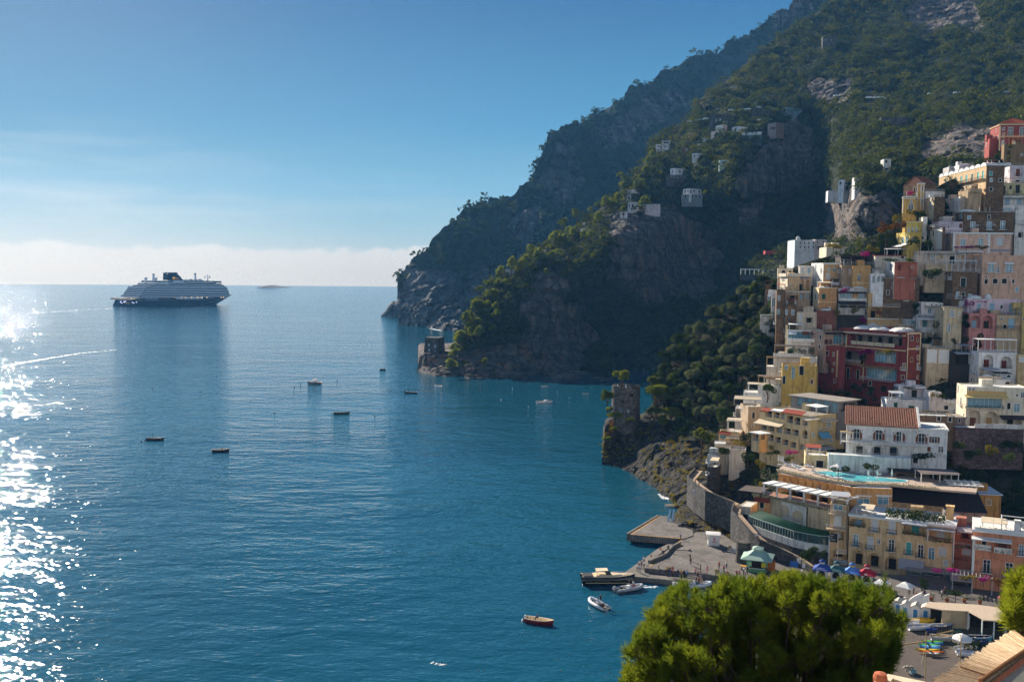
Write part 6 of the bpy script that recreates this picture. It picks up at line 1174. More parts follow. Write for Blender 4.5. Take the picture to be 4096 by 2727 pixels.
sg=spot('N',1650,740,2.05,'hanging_sign','dark framed sign in the shade above the small kiosks','sign',R(-20));m=MB();m.box(-1.4,1.4,-.05,.05,4.2,6.1);m.build('panel',kg('dark_board',(44,42,44)),sg);sign_text('COVO',.3,trim_w,sg,Matrix.Translation((0,-.06,5.7))@Matrix.Rotation(R(90),4,'X'));sign_text('DEI',.3,trim_w,sg,Matrix.Translation((0,-.06,5.2))@Matrix.Rotation(R(90),4,'X'));sign_text('SARACENI',.3,trim_w,sg,Matrix.Translation((0,-.06,4.7))@Matrix.Rotation(R(90),4,'X'));m=MB();m.box(-1.5,-1.4,-.05,.05,0,6.2);m.box(1.4,1.5,-.05,.05,0,6.2);m.build('frame',trim_w,sg)
MIDDEP=RBF([p[:2]for p in mc],[p[2]for p in mc])
def dmid(c,x,y,off=5.0):
 u,v=uv(c,x,y);k=4*2355/4096;return float(MIDDEP(np.array([[u*k,v*k]]))[0])-off
navy=plain('navy_hull',(17,21,42),.5,.06,.05,spec=.15);ship_w=plain('ship_white',(244,246,250),.6,.05,.1);ship_g=plain('ship_glass',(40,62,84),.12,.25,.25,spec=.8);gold_p=plain('glowing_gold_paint',(230,166,52),.5,.1,1,emit=.25);ship_d=plain('ship_dark',(34,34,42),.7,.3,.2)
lamp_w=plain('warm_lamp',(255,200,140),.5,.02,1,emit=1.2);lamp_c=plain('cool_lamp',(214,216,255),.5,.02,1,emit=1.6);grey_m=plain('grey_mast',(120,130,140),.6,.1,.5)
S=Hs('S',490,640,738,2020,xl=178,th=50,d=onz('S',490,738,0).y,dn=0,label='big navy and white cruise ship sailing away on the bay',name='cruise_ship',cat='ship')
SW,SB=S.W,S.D
def lo(x,y,yc=0.0):
 o=S.Mi@C0;r=S.Mi.to_3x3()@ray('S',x,y);t_=(yc-o.y)/r.y;p=o+r*t_;return(p.x,p.z)
tip,tz=lo(2152,523,SB/2);z0=lo(570,630)[1];z1=lo(1800,552)[1];hb=SB/2
def wid(x,end,start):return hb*(1-max(0,(x-start)/(end-start))**2.2)if x<end else 0
m=MB();N=26;vs=[]
for i in range(N+1):
 q=i/N;xb=SW*q;xt=(tip)*q;wb=wid(xb,SW,SW*.66);wt=wid(xt,tip,tip*.72)
 zt=z0 if q<.70 else z0+(z1-z0)*min(1,(q-.70)/.06)+(tz-z1)*max(0,(q-.76)/.24)
 k=.0 if i else 0
 vs+=[(xb-(6 if i==0 else 0),hb-wb,-1),(xb-(6 if i==0 else 0),hb-wb,1.2),(xt,hb-wt,zt),(xt,hb+wt,zt),(xb-(6 if i==0 else 0),hb+wb,-1)]
m.add(vs,[(5*i+k,5*i+5+k,5*i+6+k,5*i+1+k)for i in range(N)for k in range(4)]+[(0,1,2,3,4)]);m.build('hull',navy,S.root)
m=MB();m.box(2,SW*.93,-.06,-.01,z0*.90,z0*.90+.5);m.build('hull_stripe',plain('ship_stripe',(150,140,130),.6),S.root)
def tier(name,x0,x1,yt,yb,mt,inset=.4,nose=14,slab=ship_w,parent=None):
 a,zt=lo(x0,(yt+yb)/2,SB*.85);b,zb=lo(x1,yb);b=lo(x1,(yt+yb)/2,SB*.3)[0];zt=lo((x0+x1)/2,yt)[1];zb=lo((x0+x1)/2,yb)[1];m=MB()
 def ring(i,b_):return[(a+i*.3,i),(b_-nose,i),(b_-nose*.3,SB*.3),(b_,hb),(b_-nose*.3,SB*.7),(b_-nose,SB-i),(a+i*.3,SB-i)]
 m.prism(ring(inset,b-.5),zb,zt);o=m.build(name,mt,parent or S.root)
 if slab:m=MB();m.prism(ring(-.25,b),zb-.6,zb+.85);m.build('deck_edge',slab,o)
 return a,b,zb,zt
tier('promenade_deck',470,1960,568,630,ship_d,1.5,20,None)
for x0,x1,yt,yb in((310,2112,545,574),(352,2110,516,545),(370,2104,486,515),(393,2092,458,486),(414,2078,430,458),(428,2066,405,430),(510,2030,378,405),(590,1986,350,378)):tier('deck',x0,x1,yt,yb,ship_g)
tier('upper_pavilion',618,1112,303,336,ship_g,5,4);tier('forward_lounge',1612,1852,304,348,ship_w,6,10,None);tier('bridge_front',1700,1840,308,336,ship_g,5.6,10,None)
m=MB();a,zb=lo(1290,346,hb);b=lo(1610,346,hb)[0];m.add([(x_,hb-13*math.cos(q),zb-1+8.5*math.sin(q))for x_ in(a,b)for q in[math.pi*k/10 for k in range(11)]],[(k,k+11,k+12,k+1)for k in range(10)]);m.build('glass_dome_roof',plain('dome_glass',(196,190,180),.3,.15,.3),S.root,True)
def side(name,pts,y0,y1,mt,parent=None):
 p=[lo(x,y,(y0+y1)/2)for x,y in pts];n=len(p);m=MB();m.add([(q[0],y0,q[1])for q in p]+[(q[0],y1,q[1])for q in p],[tuple(range(n)),tuple(range(n,2*n))[::-1]]+[(i,i+n,(i+1)%n+n,(i+1)%n)for i in range(n)]);return m.build(name,mt,parent or S.root)
side('funnel_base',[(1110,350),(1110,292),(1278,290),(1305,350)],hb-9,hb+9,ship_w)
fu=side('funnel',[(1010,290),(1016,182),(1036,166),(1180,166),(1190,196),(1228,226),(1278,291)],hb-7,hb+7,navy)
side('funnel_top',[(1032,170),(1034,158),(1182,158),(1184,170)],hb-5,hb+5,grey_m,fu);side('funnel_fins',[(990,166),(1016,182),(1016,190),(990,172)],hb-4,hb+4,ship_d,fu)
ex,ez=lo(1157,255,hb-7);m=MB();m.add([(ex+2.6*math.cos(q),hb-7.08,ez+2.6*math.sin(q))for q in[k*math.pi/10 for k in range(20)]],[tuple(range(20))]);em=m.build('sun_emblem',gold_p,fu)
m=MB();m.add([(ex+r_*math.cos(q),hb-7.14,ez+r_*math.sin(q))for r_ in(1.5,1.9)for q in[k*math.pi/10 for k in range(20)]],[(k,(k+1)%20,(k+1)%20+20,k+20)for k in range(20)]);m.build('emblem_ring',navy,em)
ex,ez=lo(1213,258,hb-7);sign_text('Explora',2.6,gold_p,fu,Matrix.Translation((ex+.2,hb-7.1,ez))@Matrix.Rotation(R(90),4,'X'),7.5)
def stack(x,yt,yb,r,mt,name='mast'):
 a,z_=lo(x,yb,hb);zt=lo(x,yt,hb)[1];m=MB();m.tube([(a,hb,z_-1),(a,hb,zt)],[r*1.15,r*.85],12);o=m.build(name,mt,S.root);m=MB();m.tube([(a,hb,zt-2.2),(a,hb,zt+.1)],r*.9,12);m.build('mast_top',grey_m,o)
stack(818,182,296,2.1,ship_w,'exhaust_mast');stack(1518,173,296,1.9,ship_w,'exhaust_mast')
for x,y,r_ in((687,266,2.8),(857,266,2.6),(1443,280,1.8),(1595,278,1.8)):
 a,z_=lo(x,y,hb-4);m=MB(Matrix.Translation((a,hb-4,z_)));m.lathe([(r_*math.sin(q),-r_*math.cos(q))for q in[math.pi*k/8 for k in range(9)]],14);m.tube([(0,0,-r_),(0,0,-r_-5)],r_*.5,8);m.build('radome',ship_w,S.root,True)
a,z_=lo(1728,300,hb);zt=lo(1728,185,hb)[1];m=MB();m.tube([(a,hb,z_-1),(a,hb,zt)],[1.2,.3],6);m.box(a-4.5,a+4.5,hb-.3,hb+.3,zt-4,zt-3.4);m.box(a-2.5,a+2.5,hb-.2,hb+.2,zt-7,zt-6.5);m.build('radar_mast',ship_w,S.root)
for x in(1680,1760):a,z_=lo(x,241,hb);m=MB();m.box(a-1,a+1,hb-.1,hb+.1,z_-1.3,z_+1.3);m.build('flag',plain('flag_blue',(30,60,130),.8),S.root)
for x in(975,1050,1140,1740,1810):
 a,z_=lo(x,600);m=MB(Matrix.Translation((a,.2,z_)));m.lathe([(0,-5),(1.2,-4),(1.5,0),(1.2,4),(0,5)],8);bt=m.build('lifeboat',plain('lifeboat_red',(96,54,50),.6,.1,1),S.root,True)
 bt.data.transform(Matrix.Translation((a,.2,z_))@Matrix.Rotation(R(90),4,'Y')@Matrix.Translation((-a,-.2,-z_)))
m=MB()
for x in(990,1180,1290,1360,1460,1565,1635,1960,2000,1720):a,z_=lo(x,580);m.box(a-.9,a+.9,.6,1.4,z_-.5,z_+.4)
a,z_=lo(1250,586);b=lo(1650,586)[0];m.build('deck_lamps',lamp_w,S.root)
a,z_=lo(1205,600);b,zz=lo(1650,572);m=MB();m.box(a,b,1.0,1.45,z_-1.0,zz);m.build('promenade_wall',ship_w,S.root);m=MB();a=lo(680,600)[0];b=lo(905,600)[0];m.box(a,b,.9,1.45,z0,lo(800,580)[1]);m.build('louvred_wall',grey_m,S.root)
TL=Matrix(((0,1,0,0),(1,0,0,0),(0,0,1,0),(0,0,0,1)))
def los(x,y):o=S.Mi@C0;r=S.Mi.to_3x3()@ray('S',x,y);p=o+r*((-5.2-o.x)/r.x);return(p.y,p.z)
a,z_=los(362,680);sign_text('EXPLORA V',2.3,gold_p,S.root,Matrix.Translation((-5.6+z_*.42,a,z_))@Matrix.Rotation(R(-90),4,'Z')@Matrix.Rotation(R(62),4,'X'),12)
m=MB()
for x,y in((238,664),(268,676),(300,662),(432,664),(464,676),(502,662),(240,648),(290,648),(316,647)):a,z_=los(x,y);m.box(-5.9+z_*.42,-5.2+z_*.42,a-.9,a+.9,z_-.35,z_+.35)
m.build('stern_lamps',lamp_c,S.root)
m=MB()
for x0,x1,y in((340,450,618),(360,400,600),(575,620,600),(430,560,608)):a=lo(x0,y,6)[0];b,z_=lo(x1,y,6);m.box(a,b,2,SB-4,z_-.8,z_+.7)
m.build('aft_terrace',plain('aft_terrace',(176,150,126),.7,.3,.2),S.root)
def hull(m,L,B,H,bow=.45,sheer=.35,deck=None,floor=.35,draft=.25,n=14):
 """bow towards +x, waterline z=0"""
 def sec(q):
  w=B/2*(1-max(0,(q-(1-bow))/bow)**2.0)*(.86+.14*min(1,q*4));z=H*(1+sheer*max(0,(q-.45)/.55)**2+.10*max(0,.3-q));return max(w,.01),z
 vs=[]
 for i in range(n+1):
  q=i/n;w,z=sec(q);x=L*(q-.5);xb=x*.93-L*.02*q;wb=w*.74
  vs+=[(xb,-wb*.5,-draft),(xb,-wb,-.05),(x,-w,z),(x,-w*.86,z),(xb,-wb*.7,H*floor),(xb,wb*.7,H*floor),(x,w*.86,z),(x,w,z),(xb,wb,-.05),(xb,wb*.5,-draft)]
 k=10
 for i in range(n):
  for j in range(k-1):
   mi=0 if j in(0,1,7,8)else(2 if j in(2,6)else 1)
   m.f.append(tuple(len(m.v)+p for p in(i*k+j,(i+1)*k+j,(i+1)*k+j+1,i*k+j+1)));m.m.append(mi)
 m.f.append(tuple(len(m.v)+p for p in range(k))[::-1]);m.m.append(0)
 m.v+=[tuple(m.M@Vector(p))if m.M else p for p in vs]
def rowboat(o,L,B,H,hm,im,rm,thwarts=2,name='hull'):
 m=MB();hull(m,L,B,H);m.build(name,[hm,im,rm],o,True);m=MB()
 for i in range(thwarts):x=-L*.25+L*.4*i/max(1,thwarts-1);m.box(x-.14,x+.14,-B*.40,B*.40,H*.62,H*.70)
 m.build('seat',pw,o)
def engine(o,x,mt,y=0.0,s=1.0):
 m=MB(Matrix.Translation((x,y,0))@Matrix.Scale(s,4));m.box(-.28,.18,-.17,.17,.55,1.05);m.box(-.2,.1,-.12,.12,1.05,1.13);m.box(-.2,-.02,-.06,.06,-.4,.55);m.build('outboard_engine',mt,o)
drk=plain('dark_boat_paint',(40,42,50),.5,.2,1);whb=plain('white_boat_paint',(226,226,226),.4,.06,1);maroon=plain('maroon_boat_paint',(112,26,40),.4,.1,1);beige_i=plain('beige_boat_inside',(206,176,130),.7,.12,1);blub=plain('blue_boat_paint',(44,80,156),.5,.12,1);navb=plain('navy_boat_paint',(30,40,74),.5,.12,1);rubber=plain('grey_rubber',(178,178,180),.6,.08,1);rubw=plain('white_rubber',(222,222,222),.6,.06,1);grn=plain('green_boat_paint',(60,84,70),.5,.15,1);dkc=plain('dark_cushion',(52,52,58),.8,.2,2)
def boat(c,x,y,rz,L,label,name='rowing_boat',cat='boat',z=0.0):return spot(c,x,y,z,name,label,cat,R(rz))
b=boat('V',220,612,4,6.5,'dark wooden boat with a bare mast, leftmost on the open bay');rowboat(b,6.8,2.1,.75,drk,drk,drk);m=MB();m.tube([(-1.0,0,.3),(-1.0,0,3.0)],.06,6);m.build('mast',iron,b)
b=boat('V',695,696,10,6.3,'dark boat with pale rim and a seated helmsman on the open bay');rowboat(b,6.2,2.1,.8,drk,beige_i,whb);engine(b,3.0*-1,whb);P1=b
person('V',700,690,0,'sit','y','k',90,'person in yellow top sitting in the dark pale rimmed boat',loc=b.location+Vector((.2,0,.55)))
b=boat('V',1372,205,174,8,'pale cabin cruiser anchored alone in the middle of the bay','cabin_cruiser');m=MB();hull(m,8.6,2.7,1.0);m.build('hull',[plain('slate_hull',(110,116,122),.5),beige_i,whb],b,True);m=MB();m.prism([(-1.2,-.9),(1.6,-.8),(1.6,.8),(-1.2,.9)],.9,1.9);m.build('cabin',whb,b);m=MB();m.prism([(-1.5,-1.1),(.8,-1.0),(.8,1.0),(-1.5,1.1)],2.6,2.75);m.box(-1.4,-1.32,-1,-.92,1.0,2.6);m.box(-1.4,-1.32,.92,1,1.0,2.6);m.build('sun_roof',plain('orange_roof_canvas',(206,150,110),.8),b)
b=boat('V',1570,424,12,7,'green and brown open boat on the middle of the bay');rowboat(b,7.6,2.2,.8,grn,plain('brown_cover',(140,92,66),.9,.2),drk,3)
b=boat('V',2070,274,178,7,'small dark boat with a thin mast before the rocky point');rowboat(b,7.2,2.1,.8,drk,rubber,whb);m=MB();m.tube([(1.2,0,.3),(1.2,0,4.2)],.07,6);m.build('mast',iron,b)
b=boat('V',1867,106,0,4,'black rubber raft floating before the rocky point','raft');m=MB();m.prism([(-1.9,-.9),(1.9,-.9),(2.1,0),(1.9,.9),(-1.9,.9),(-2.1,0)],-.1,.75);m.build('body',drk,b);m=MB();m.prism([(-1.5,-.5),(1.5,-.5),(1.5,.5),(-1.5,.5)],.76,.9);m.build('top',dkc,b)
b=boat('V',2268,226,150,4,'tiny white boat close under the rocky point with the square tower');rowboat(b,4.6,1.8,.7,whb,beige_i,whb)
b=boat('M',1035,1339,6,8,'white motor boat moored in the shaded cove','motor_boat');m=MB();hull(m,8.5,2.7,1.0);m.build('hull',[whb,beige_i,whb],b,True);m=MB();m.prism([(-.2,-.7),(1.6,-.6),(1.6,.6),(-.2,.7)],.8,1.7);m.build('cabin',whb,b)
b=boat('M',1037,1231,0,6,'pale low boat moored deep in the shade of the cove');rowboat(b,4.6,1.6,.5,rubber,beige_i,rubber)
b=boat('M',1308,1277,-3,5,'thin pale rowing boat farthest in the shaded cove');rowboat(b,4,1.1,.3,rubber,beige_i,rubber)
b=boat('P',-1,304.6,0,6,'dark motor boat at the left edge of the far sea')if False else None
b=boat('W',1407,405,-22,5.6,'maroon open boat with beige inside and one rower at the quay side of the bay','open_boat');rowboat(b,5.9,2.1,.75,maroon,beige_i,plain('cream_rim',(226,206,176),.6));engine(b,-2.75,whb)
person('W',1400,370,0,'sit','b','k',-120,'person in blue top sitting in the maroon boat',loc=b.location+Vector((-.3,.25,.5)))
def rib(c,x,y,rz,L,B,label,tm,inner=dkc,n_eng=1,cons=True):
 o=boat(c,x,y,rz,L,label,'inflatable_boat');r_=B*.13;m=MB();P=[]
 for s in(-1,):
  P=[(-L*.5,-B*.37,r_*1.5),(-L*.1,-B*.38,r_*1.5),(L*.2,-B*.36,r_*1.6),(L*.36,-B*.26,r_*1.9),(L*.46,-B*.10,r_*2.3),(L*.48,0,r_*2.4)]
 P=P+[(p[0],-p[1],p[2])for p in P[::-1][1:]];m.tube(P,[r_*.75]+[r_]*(len(P)-2)+[r_*.75],10);m.build('tube',tm,o,True)
 m=MB();hull(m,L*.92,B*.62,.32,draft=.3);m.build('hull',[tm,inner,inner],o);m=MB();m.box(-L*.06,L*.06,-.38,.38,.3,1.1);m.add([(L*.06,-.36,1.1),(L*.06,.36,1.1),(-.02,.3,1.5),(-.02,-.3,1.5)],[(0,1,2,3)]);m.build('console',whb,o)
 m=MB();m.box(-L*.24,-L*.14,-.5,.5,.3,.85);m.build('seat',dkc,o);m=MB();m.box(L*.12,L*.30,-B*.18,B*.18,.3,.6);m.build('bow_cushion',dkc,o)
 for k in range(n_eng):engine(o,-L*.5,rubber,(k-.5*(n_eng-1))*.55,1.15)
 return o
b=rib('H',668,1165,24,6.6,2.5,'grey inflatable boat with two standing men beside the dark motor yacht',rubber)
person('H',690,1135,0,'stand','k','k',-60,'person in black standing in the grey inflatable boat',loc=b.location+Vector((.2,.25,.38)));person('H',722,1135,0,'stand','w','r',-30,'person in white top and red shorts in the grey inflatable boat',loc=b.location+Vector((1.0,.1,.38)))
b=rib('H',1400,1132,9,8.0,2.8,'long white inflatable boat loading passengers at the quay steps',rubw,n_eng=2);B0=b.location
for i,(dx,dy,k,t_,l_)in enumerate(((-1.4,.3,'sit','k','k'),(-.7,-.3,'sit','w','b'),(-.2,.4,'stand','w','k'),(.6,.0,'sit','l','k'),(1.4,.3,'stand','r','k'),(1.9,-.1,'stand','t','t'),(.9,.5,'stand','n','k'))):
 person('H',i,0,0,k,t_,l_,40*i,'person in %s top %s in the long white inflatable boat, %s'%(CN[t_],VB[k],('rearmost','second from the engines','behind the console','before the console','near the bow in red','nearest the bow','in the middle in dark clothes')[i]),loc=B0+Vector((dx*math.cos(R(9))-dy*math.sin(R(9)),dx*math.sin(R(9))+dy*math.cos(R(9)),.4)))
b=rib('W',1912,262,118,6.0,2.5,'white inflatable boat with open stern drifting away from the quay',rubw,beige_i);person('W',1915,250,0,'stand','k','k',30,'person in black standing in the drifting inflatable boat',loc=b.location+Vector((.5,.9,.4)))
b=boat('H',1157,212,-6,3.4,'small white dinghy tied below the rocks behind the jetty','dinghy');rowboat(b,3.8,1.5,.5,whb,beige_i,whb)
y_=boat('H',432,1085,3,11.5,'black hulled motor yacht with cream deck and beige canopy at the quay','motor_yacht');m=MB();hull(m,11.6,3.4,1.75,.5,.2,floor=.96,draft=.4,n=20);m.build('hull',[plain('black_hull',(20,20,24),.2,.05,1,spec=.6),plain('cream_deck',(214,192,160),.6,.08,1),plain('cream_deck',(214,192,160),.6,.08,1)],y_,True)
m=MB();m.prism([(-3.2,-1.35),(1.0,-1.35),(3.0,-.7),(3.8,0),(3.0,.7),(1.0,1.35),(-3.2,1.35)],1.6,1.9);m.prism([(-2.6,-1.1),(.6,-1.1),(2.8,-.4),(2.8,.4),(.6,1.1),(-2.6,1.1)],1.88,2.1);m.build('deck',plain('cream_deck',(214,192,160),.6,.08,1),y_)
m=MB();m.add([(-.4,-1.0,1.9),(.9,-.85,1.9),(.9,.85,1.9),(-.4,1.0,1.9),(-.9,-.95,2.9),(-.2,-.85,2.9),(-.2,.85,2.9),(-.9,.95,2.9)],[(0,1,5,4),(1,2,6,5),(2,3,7,6)]);m.build('windscreen',glass_d,y_)
m=MB();m.slab((-2.6,-1.1,2.95),(-.1,-1.0,3.05),(-.1,1.0,3.05),(-2.6,1.1,2.95),.12);m.box(-2.5,-2.42,-1.0,-.92,1.6,2.9);m.box(-2.5,-2.42,.92,1.0,1.6,2.9);m.build('canopy',canvas_b,y_)
m=MB();m.box(-5.3,-3.3,-1.2,1.2,1.5,1.95);m.build('sun_pad',dkc,y_);m=MB();m.box(-4.9,4.0,-1.60,-1.50,.52,.62);m.build('stripe',trim_c,y_)
m=MB();m.tube([(5.4,0,2.1),(3.6,-1.05,2.15),(1.0,-1.5,2.05)],.03,5);m.tube([(5.4,0,2.1),(3.6,1.05,2.15),(1.0,1.5,2.05)],.03,5);m.build('rail',rail_w,y_)
def buoy(c,x,y,mt,lb,r_=.35,first=[]):
 o=spot(c,x,y,0,'buoy',lb,'buoy',0,'mooring buoys');m=MB();m.lathe([(r_*math.sin(q),r_*.5-r_*math.cos(q))for q in[math.pi*k/6 for k in range(7)]],10);m.build('float',mt,o,True);m=MB();m.tube([(0,0,r_*1.2),(0,0,r_*1.9)],r_*.18,5);m.build('ring',iron,o)
for x,y,k in((612,1214,'r'),(824,1240,'w'),(1122,1265,'w'),(751,1318,'w'),(930,1362,'w'),(1200,1305,'w')):buoy('M',x,y,kg('buoy_red',(206,60,50))if k=='r' else whb,'small red buoy below the rocky point' if k=='r' else 'small white mooring buoy in the shaded cove',.24)
for x,y in((120,622),(144,619),(547,262),(663,150),(690,119),(1272,204),(1226,231),(1082,416),(1537,180),(1500,424),(635,698),(1810,440),(200,238)):buoy('V',x,y,drk,'small dark mooring buoy scattered over the open bay',.28)
buoy('W',1267,389,whb,'round white buoy just left of the maroon boat',.3)
def swimmer_mesh():
 J=[(0,0,.02,.10),(0,-.12,.16,.05),(0,-.16,.26,.10),(0,-.17,.33,.08),(.22,-.05,.02,.07),(.4,-.3,.0,.05),(-.22,-.05,.02,.07),(-.4,-.3,.0,.05),(0,.5,-.1,.12)];return skin_mesh('swimmer',J,[(0,1),(1,2),(2,3),(0,4),(4,5),(0,6),(6,7),(0,8)])
sm_=swimmer_mesh();sm_.materials.append(skin_);sm_.materials.append(hairs[0])
for p in sm_.polygons:p.material_index=1 if p.center.z>.27 else 0
for i,(x,y,lb)in enumerate(((1825,545,'swimmer with a pale wake behind, right of the maroon boat'),(1668,682,'swimmer in the middle of the group below the maroon boat'),(1557,717,'swimmer splashing left of the middle of the bathing group'),(1597,818,'swimmer with raised arms low in the bathing water'),(1945,805,'swimmer left of the three heads near the pine'),(2010,787,'swimmer at the back of the three heads near the pine'),(2000,828,'swimmer at the front of the three heads near the pine'),(880,815,'left one of two swimmers close together in open water'),(942,815,'right one of two swimmers close together in open water'),(615,768,'swimmer ahead of a long white splash'),(265,-20,'swimmer far out alone in the glitter'))):
 o=bpy.data.objects.new('swimmer',sm_);COL.objects.link(o);o.location=onz('W',x,y,0);o.rotation_euler=(0,0,i*1.3);o.location.z=-.16;tag(o,lb,'person')
person('W',2160,820,-.75,'raise','t','t',20,'bather standing in shallow water with raised arms beside the pine')
foam=plain('sea_foam',(236,240,242),.6,.05,2)
def foam_patch(name,c,pts,w0,w1,n,label,seed,s=(.25,.8)):
 g=np.random.default_rng(seed);P=[onz(c,x,y,0)for x,y in pts];q=np.sort(g.random(n))*(len(P)-1);i=np.minimum(q.astype(int),len(P)-2);f=q-i;A=np.array(P);X_=A[i]*(1-f)[:,None]+A[i+1]*f[:,None];wd=w0+(w1-w0)*q/(len(P)-1)
 X_[:,0]+=g.normal(size=n)*wd*.3;X_[:,1]+=g.normal(size=n)*wd;r_=g.uniform(*s,n);k=7;a=np.arange(k)*2*math.pi/k
 V=np.stack([X_[:,None,0]+np.cos(a)*r_[:,None]*(1+g.random((n,k))),X_[:,None,1]+np.sin(a)*r_[:,None]*.6*(1+g.random((n,k))),np.full((n,k),.05)+.01*np.arange(n)[:,None]/n],2).reshape(-1,3)
 return tag(np_mesh(name,V,np.arange(n*k).reshape(n,k),foam),label,None,None,'stuff')
foam_patch('wake_foam','O',[(0,842),(60,832),(120,822),(180,812),(270,803)],7.0,1.5,520,'white wake of a boat passing out of view',1,(.12,.55))
foam_patch('wake_foam','O',[(265,708),(200,711),(120,716),(60,720)],9,3,130,'thin white wake behind the cruise ship',2,(.4,1.3))
foam_patch('shore_foam','H',[(1010,70),(1060,110),(1120,125)],.8,1.2,60,'white surf between the rocks behind the jetty',4,(.08,.3))
foam_patch('shore_foam','O',[(985,752),(1000,757),(1020,760)],1.5,1.5,80,'thin surf at the foot of the far headland',5,(.5,1.6));foam_patch('splash_foam','W',[(480,748),(540,756),(600,768)],.3,.3,22,'white splash trailing the swimmer',6,(.05,.14))
foam_patch('splash_foam','H',[(800,1130),(900,1130),(990,1122)],.5,.3,45,'foam churned up between the boats at the quay',7,(.05,.2))
tr=spot('K',305,535,13.2,'round_tower','round grey stone watchtower with battlements on the pine rock','tower');tr.location=atd('K',305,540,343);rt=(atd('K',440,400,343).x-atd('K',170,400,343).x)/2;tr.location.y+=rt;ht=atd('K',305,262,343).z-tr.location.z
m=MB();m.lathe([(rt*1.06,-8),(rt*1.03,0),(rt*.99,ht-1.4),(rt*1.0,ht-1.35),(rt*1.0,ht-.5),(rt*.86,ht-.5),(rt*.86,ht-1.5),(0,ht-1.5)],36);m.build('wall',stone('tower_stone',(128,120,112),(84,78,76),1.1),tr)
m=MB()
for k in range(16):
 q0=2*math.pi*k/16;q1=q0+.26;m.lathe([(rt*1.0,ht-.5),(rt*1.0,ht+.35),(rt*.87,ht+.35),(rt*.87,ht-.5)],3,a0=q0,a1=q1)
m.build('battlements',stone('tower_stone'),tr)
for x,y,w_,h_,mt in((331,322,18,26,dark_in),(349,321,14,26,dark_in),(262,380,18,24,dark_in),(252,472,16,34,glass_b),(312,474,18,38,glass_b),(370,466,8,12,dark_in)):
 a=(x-305)/135.0;q=math.asin(max(-.95,min(.95,a)));z_=atd('K',x,y,343-rt*.5).z-tr.location.z-.6;px_=27.3;m=MB(Matrix.Rotation(q,4,'Z'));m.box(-w_/px_/2,w_/px_/2,-rt*1.045,-rt*.95,z_-h_/px_/2,z_+h_/px_/2);m.build('window',mt,tr)
for x in(220,300):copy_tree(pc,tr.location+Vector(((x-305)/27.3,-1,ht-1.5)),label='closed white parasol standing on top of the round tower')
tab=spot('K',330,270,0,'terrace_table','small white table with blue cloth on top of the round tower','table');tab.location=tr.location+Vector((1.2,-2.2,ht-1.5));m=MB();m.box(-.9,.9,-.5,.5,.8,.88);m.build('table_top',kg('pale_cloth',(190,206,226)),tab);m=MB();m.box(-.06,.06,-.06,.06,0,.8);m.build('leg',rail_w,tab)
d_=652.0;bs=atd('M',310,1040,d_);px_=FPX/d_*4*1.6504
sq=empty('square_tower',bs,R(-18),'square dark stone coast tower on the low rocky point','tower');wb=58/px_;wt=54/px_;h_=(1040-907)/px_;m=MB();wb2=136/px_*.40
m.add([(-wb2*1.12,-wb2*1.12,-6),(wb2*1.12,-wb2*1.12,-6),(wb2*1.12,wb2*1.12,-6),(-wb2*1.12,wb2*1.12,-6),(-wb2*.86,-wb2*.86,h_),(wb2*.86,-wb2*.86,h_),(wb2*.86,wb2*.86,h_),(-wb2*.86,wb2*.86,h_)],[(0,1,5,4),(1,2,6,5),(2,3,7,6),(3,0,4,7),(4,5,6,7)]);m.build('wall',stone('old_dark_stone',(96,94,92),(66,64,64),.6),sq)
m=MB()
for x_,z_ in((-.3,.62),(-.25,.35),(.5,.55),(.45,.25)):m.box(wb2*x_-.55,wb2*x_+.55,-wb2*1.1,-wb2*.80,h_*z_,h_*z_+1.8)
m.build('window',plain('blocked_window',(150,170,180),.8),sq);m=MB();m.box(-wb2*.9,wb2*.9,-wb2*.9,wb2*.9,h_+.003,h_+.5);m.build('cornice',stone('old_dark_stone'),sq)
wl_=Hs('M',370,992,1042,440,th=-4,D=4,d=654,col=stone('old_dark_stone'),label='low stone wall with white arched gate right of the square tower',name='gate_wall',cat='wall');wl_.ops([('A',397,1016,26,36,'W')]).done(par=.05)
wl_=Hs('M',225,1035,1075,560,th=-4,D=5,d=648,col=stone('old_dark_stone'),label='long dark terrace wall below the square tower',name='terrace_wall',cat='wall',dn=10);wl_.ops([('a',520,1056,22,24,'k')]).done(par=.05)
wl_=Hs('M',560,1000,1075,800,th=-4,D=6,d=648,col=stone('old_dark_stone'),label='dark stone villa with three small white domes on the rocky point');wl_.ops([('a',705,1060,40,34,'k'),('a',560,1050,20,24,'k'),('a',780,1045,20,20,'k')])
for x in(680,712,745):wl_.dome(x,1000,30,16,1.0)
wl_.done()
def hh_(c,xc,yt,yb,xr,xl,col,label,ops,off=5,lcol=None,th=-8,dn=6,D=8,roof='flat',roofm=None,name='house',cat='house'):
 th=32 if xl is not None else th
 h=Hs(c,xc,yt,yb,xr,xl=xl,th=th,d=dmid(c,(xc+xr)/2,yb,off),col=col,lcol=lcol,label=label,dn=dn,D=D,name=name,cat=cat);h.ops(ops).done(roof,.3,roofm);return h
PW=(206,212,220);GS=stone('old_dark_stone')
hh_('X',905,680,745,1030,850,PW,'white house with two terrace windows in the middle of the hillside wood',[('w',950,715,18,40,'k'),('w',1000,712,18,36,'k'),('w',880,715,12,36,'lk')])
hh_('X',648,858,932,790,592,PW,'white house with three dark doors over a stone arcade on the hillside',[('w',705,897,18,30,'k'),('w',750,900,20,52,'k'),('w',615,900,12,50,'lk')]);hh_('X',545,936,985,790,None,GS,'stone arcade base under the white hillside house with dark doors',[('w',600+40*i,958,14,24,'k')for i in range(5)])
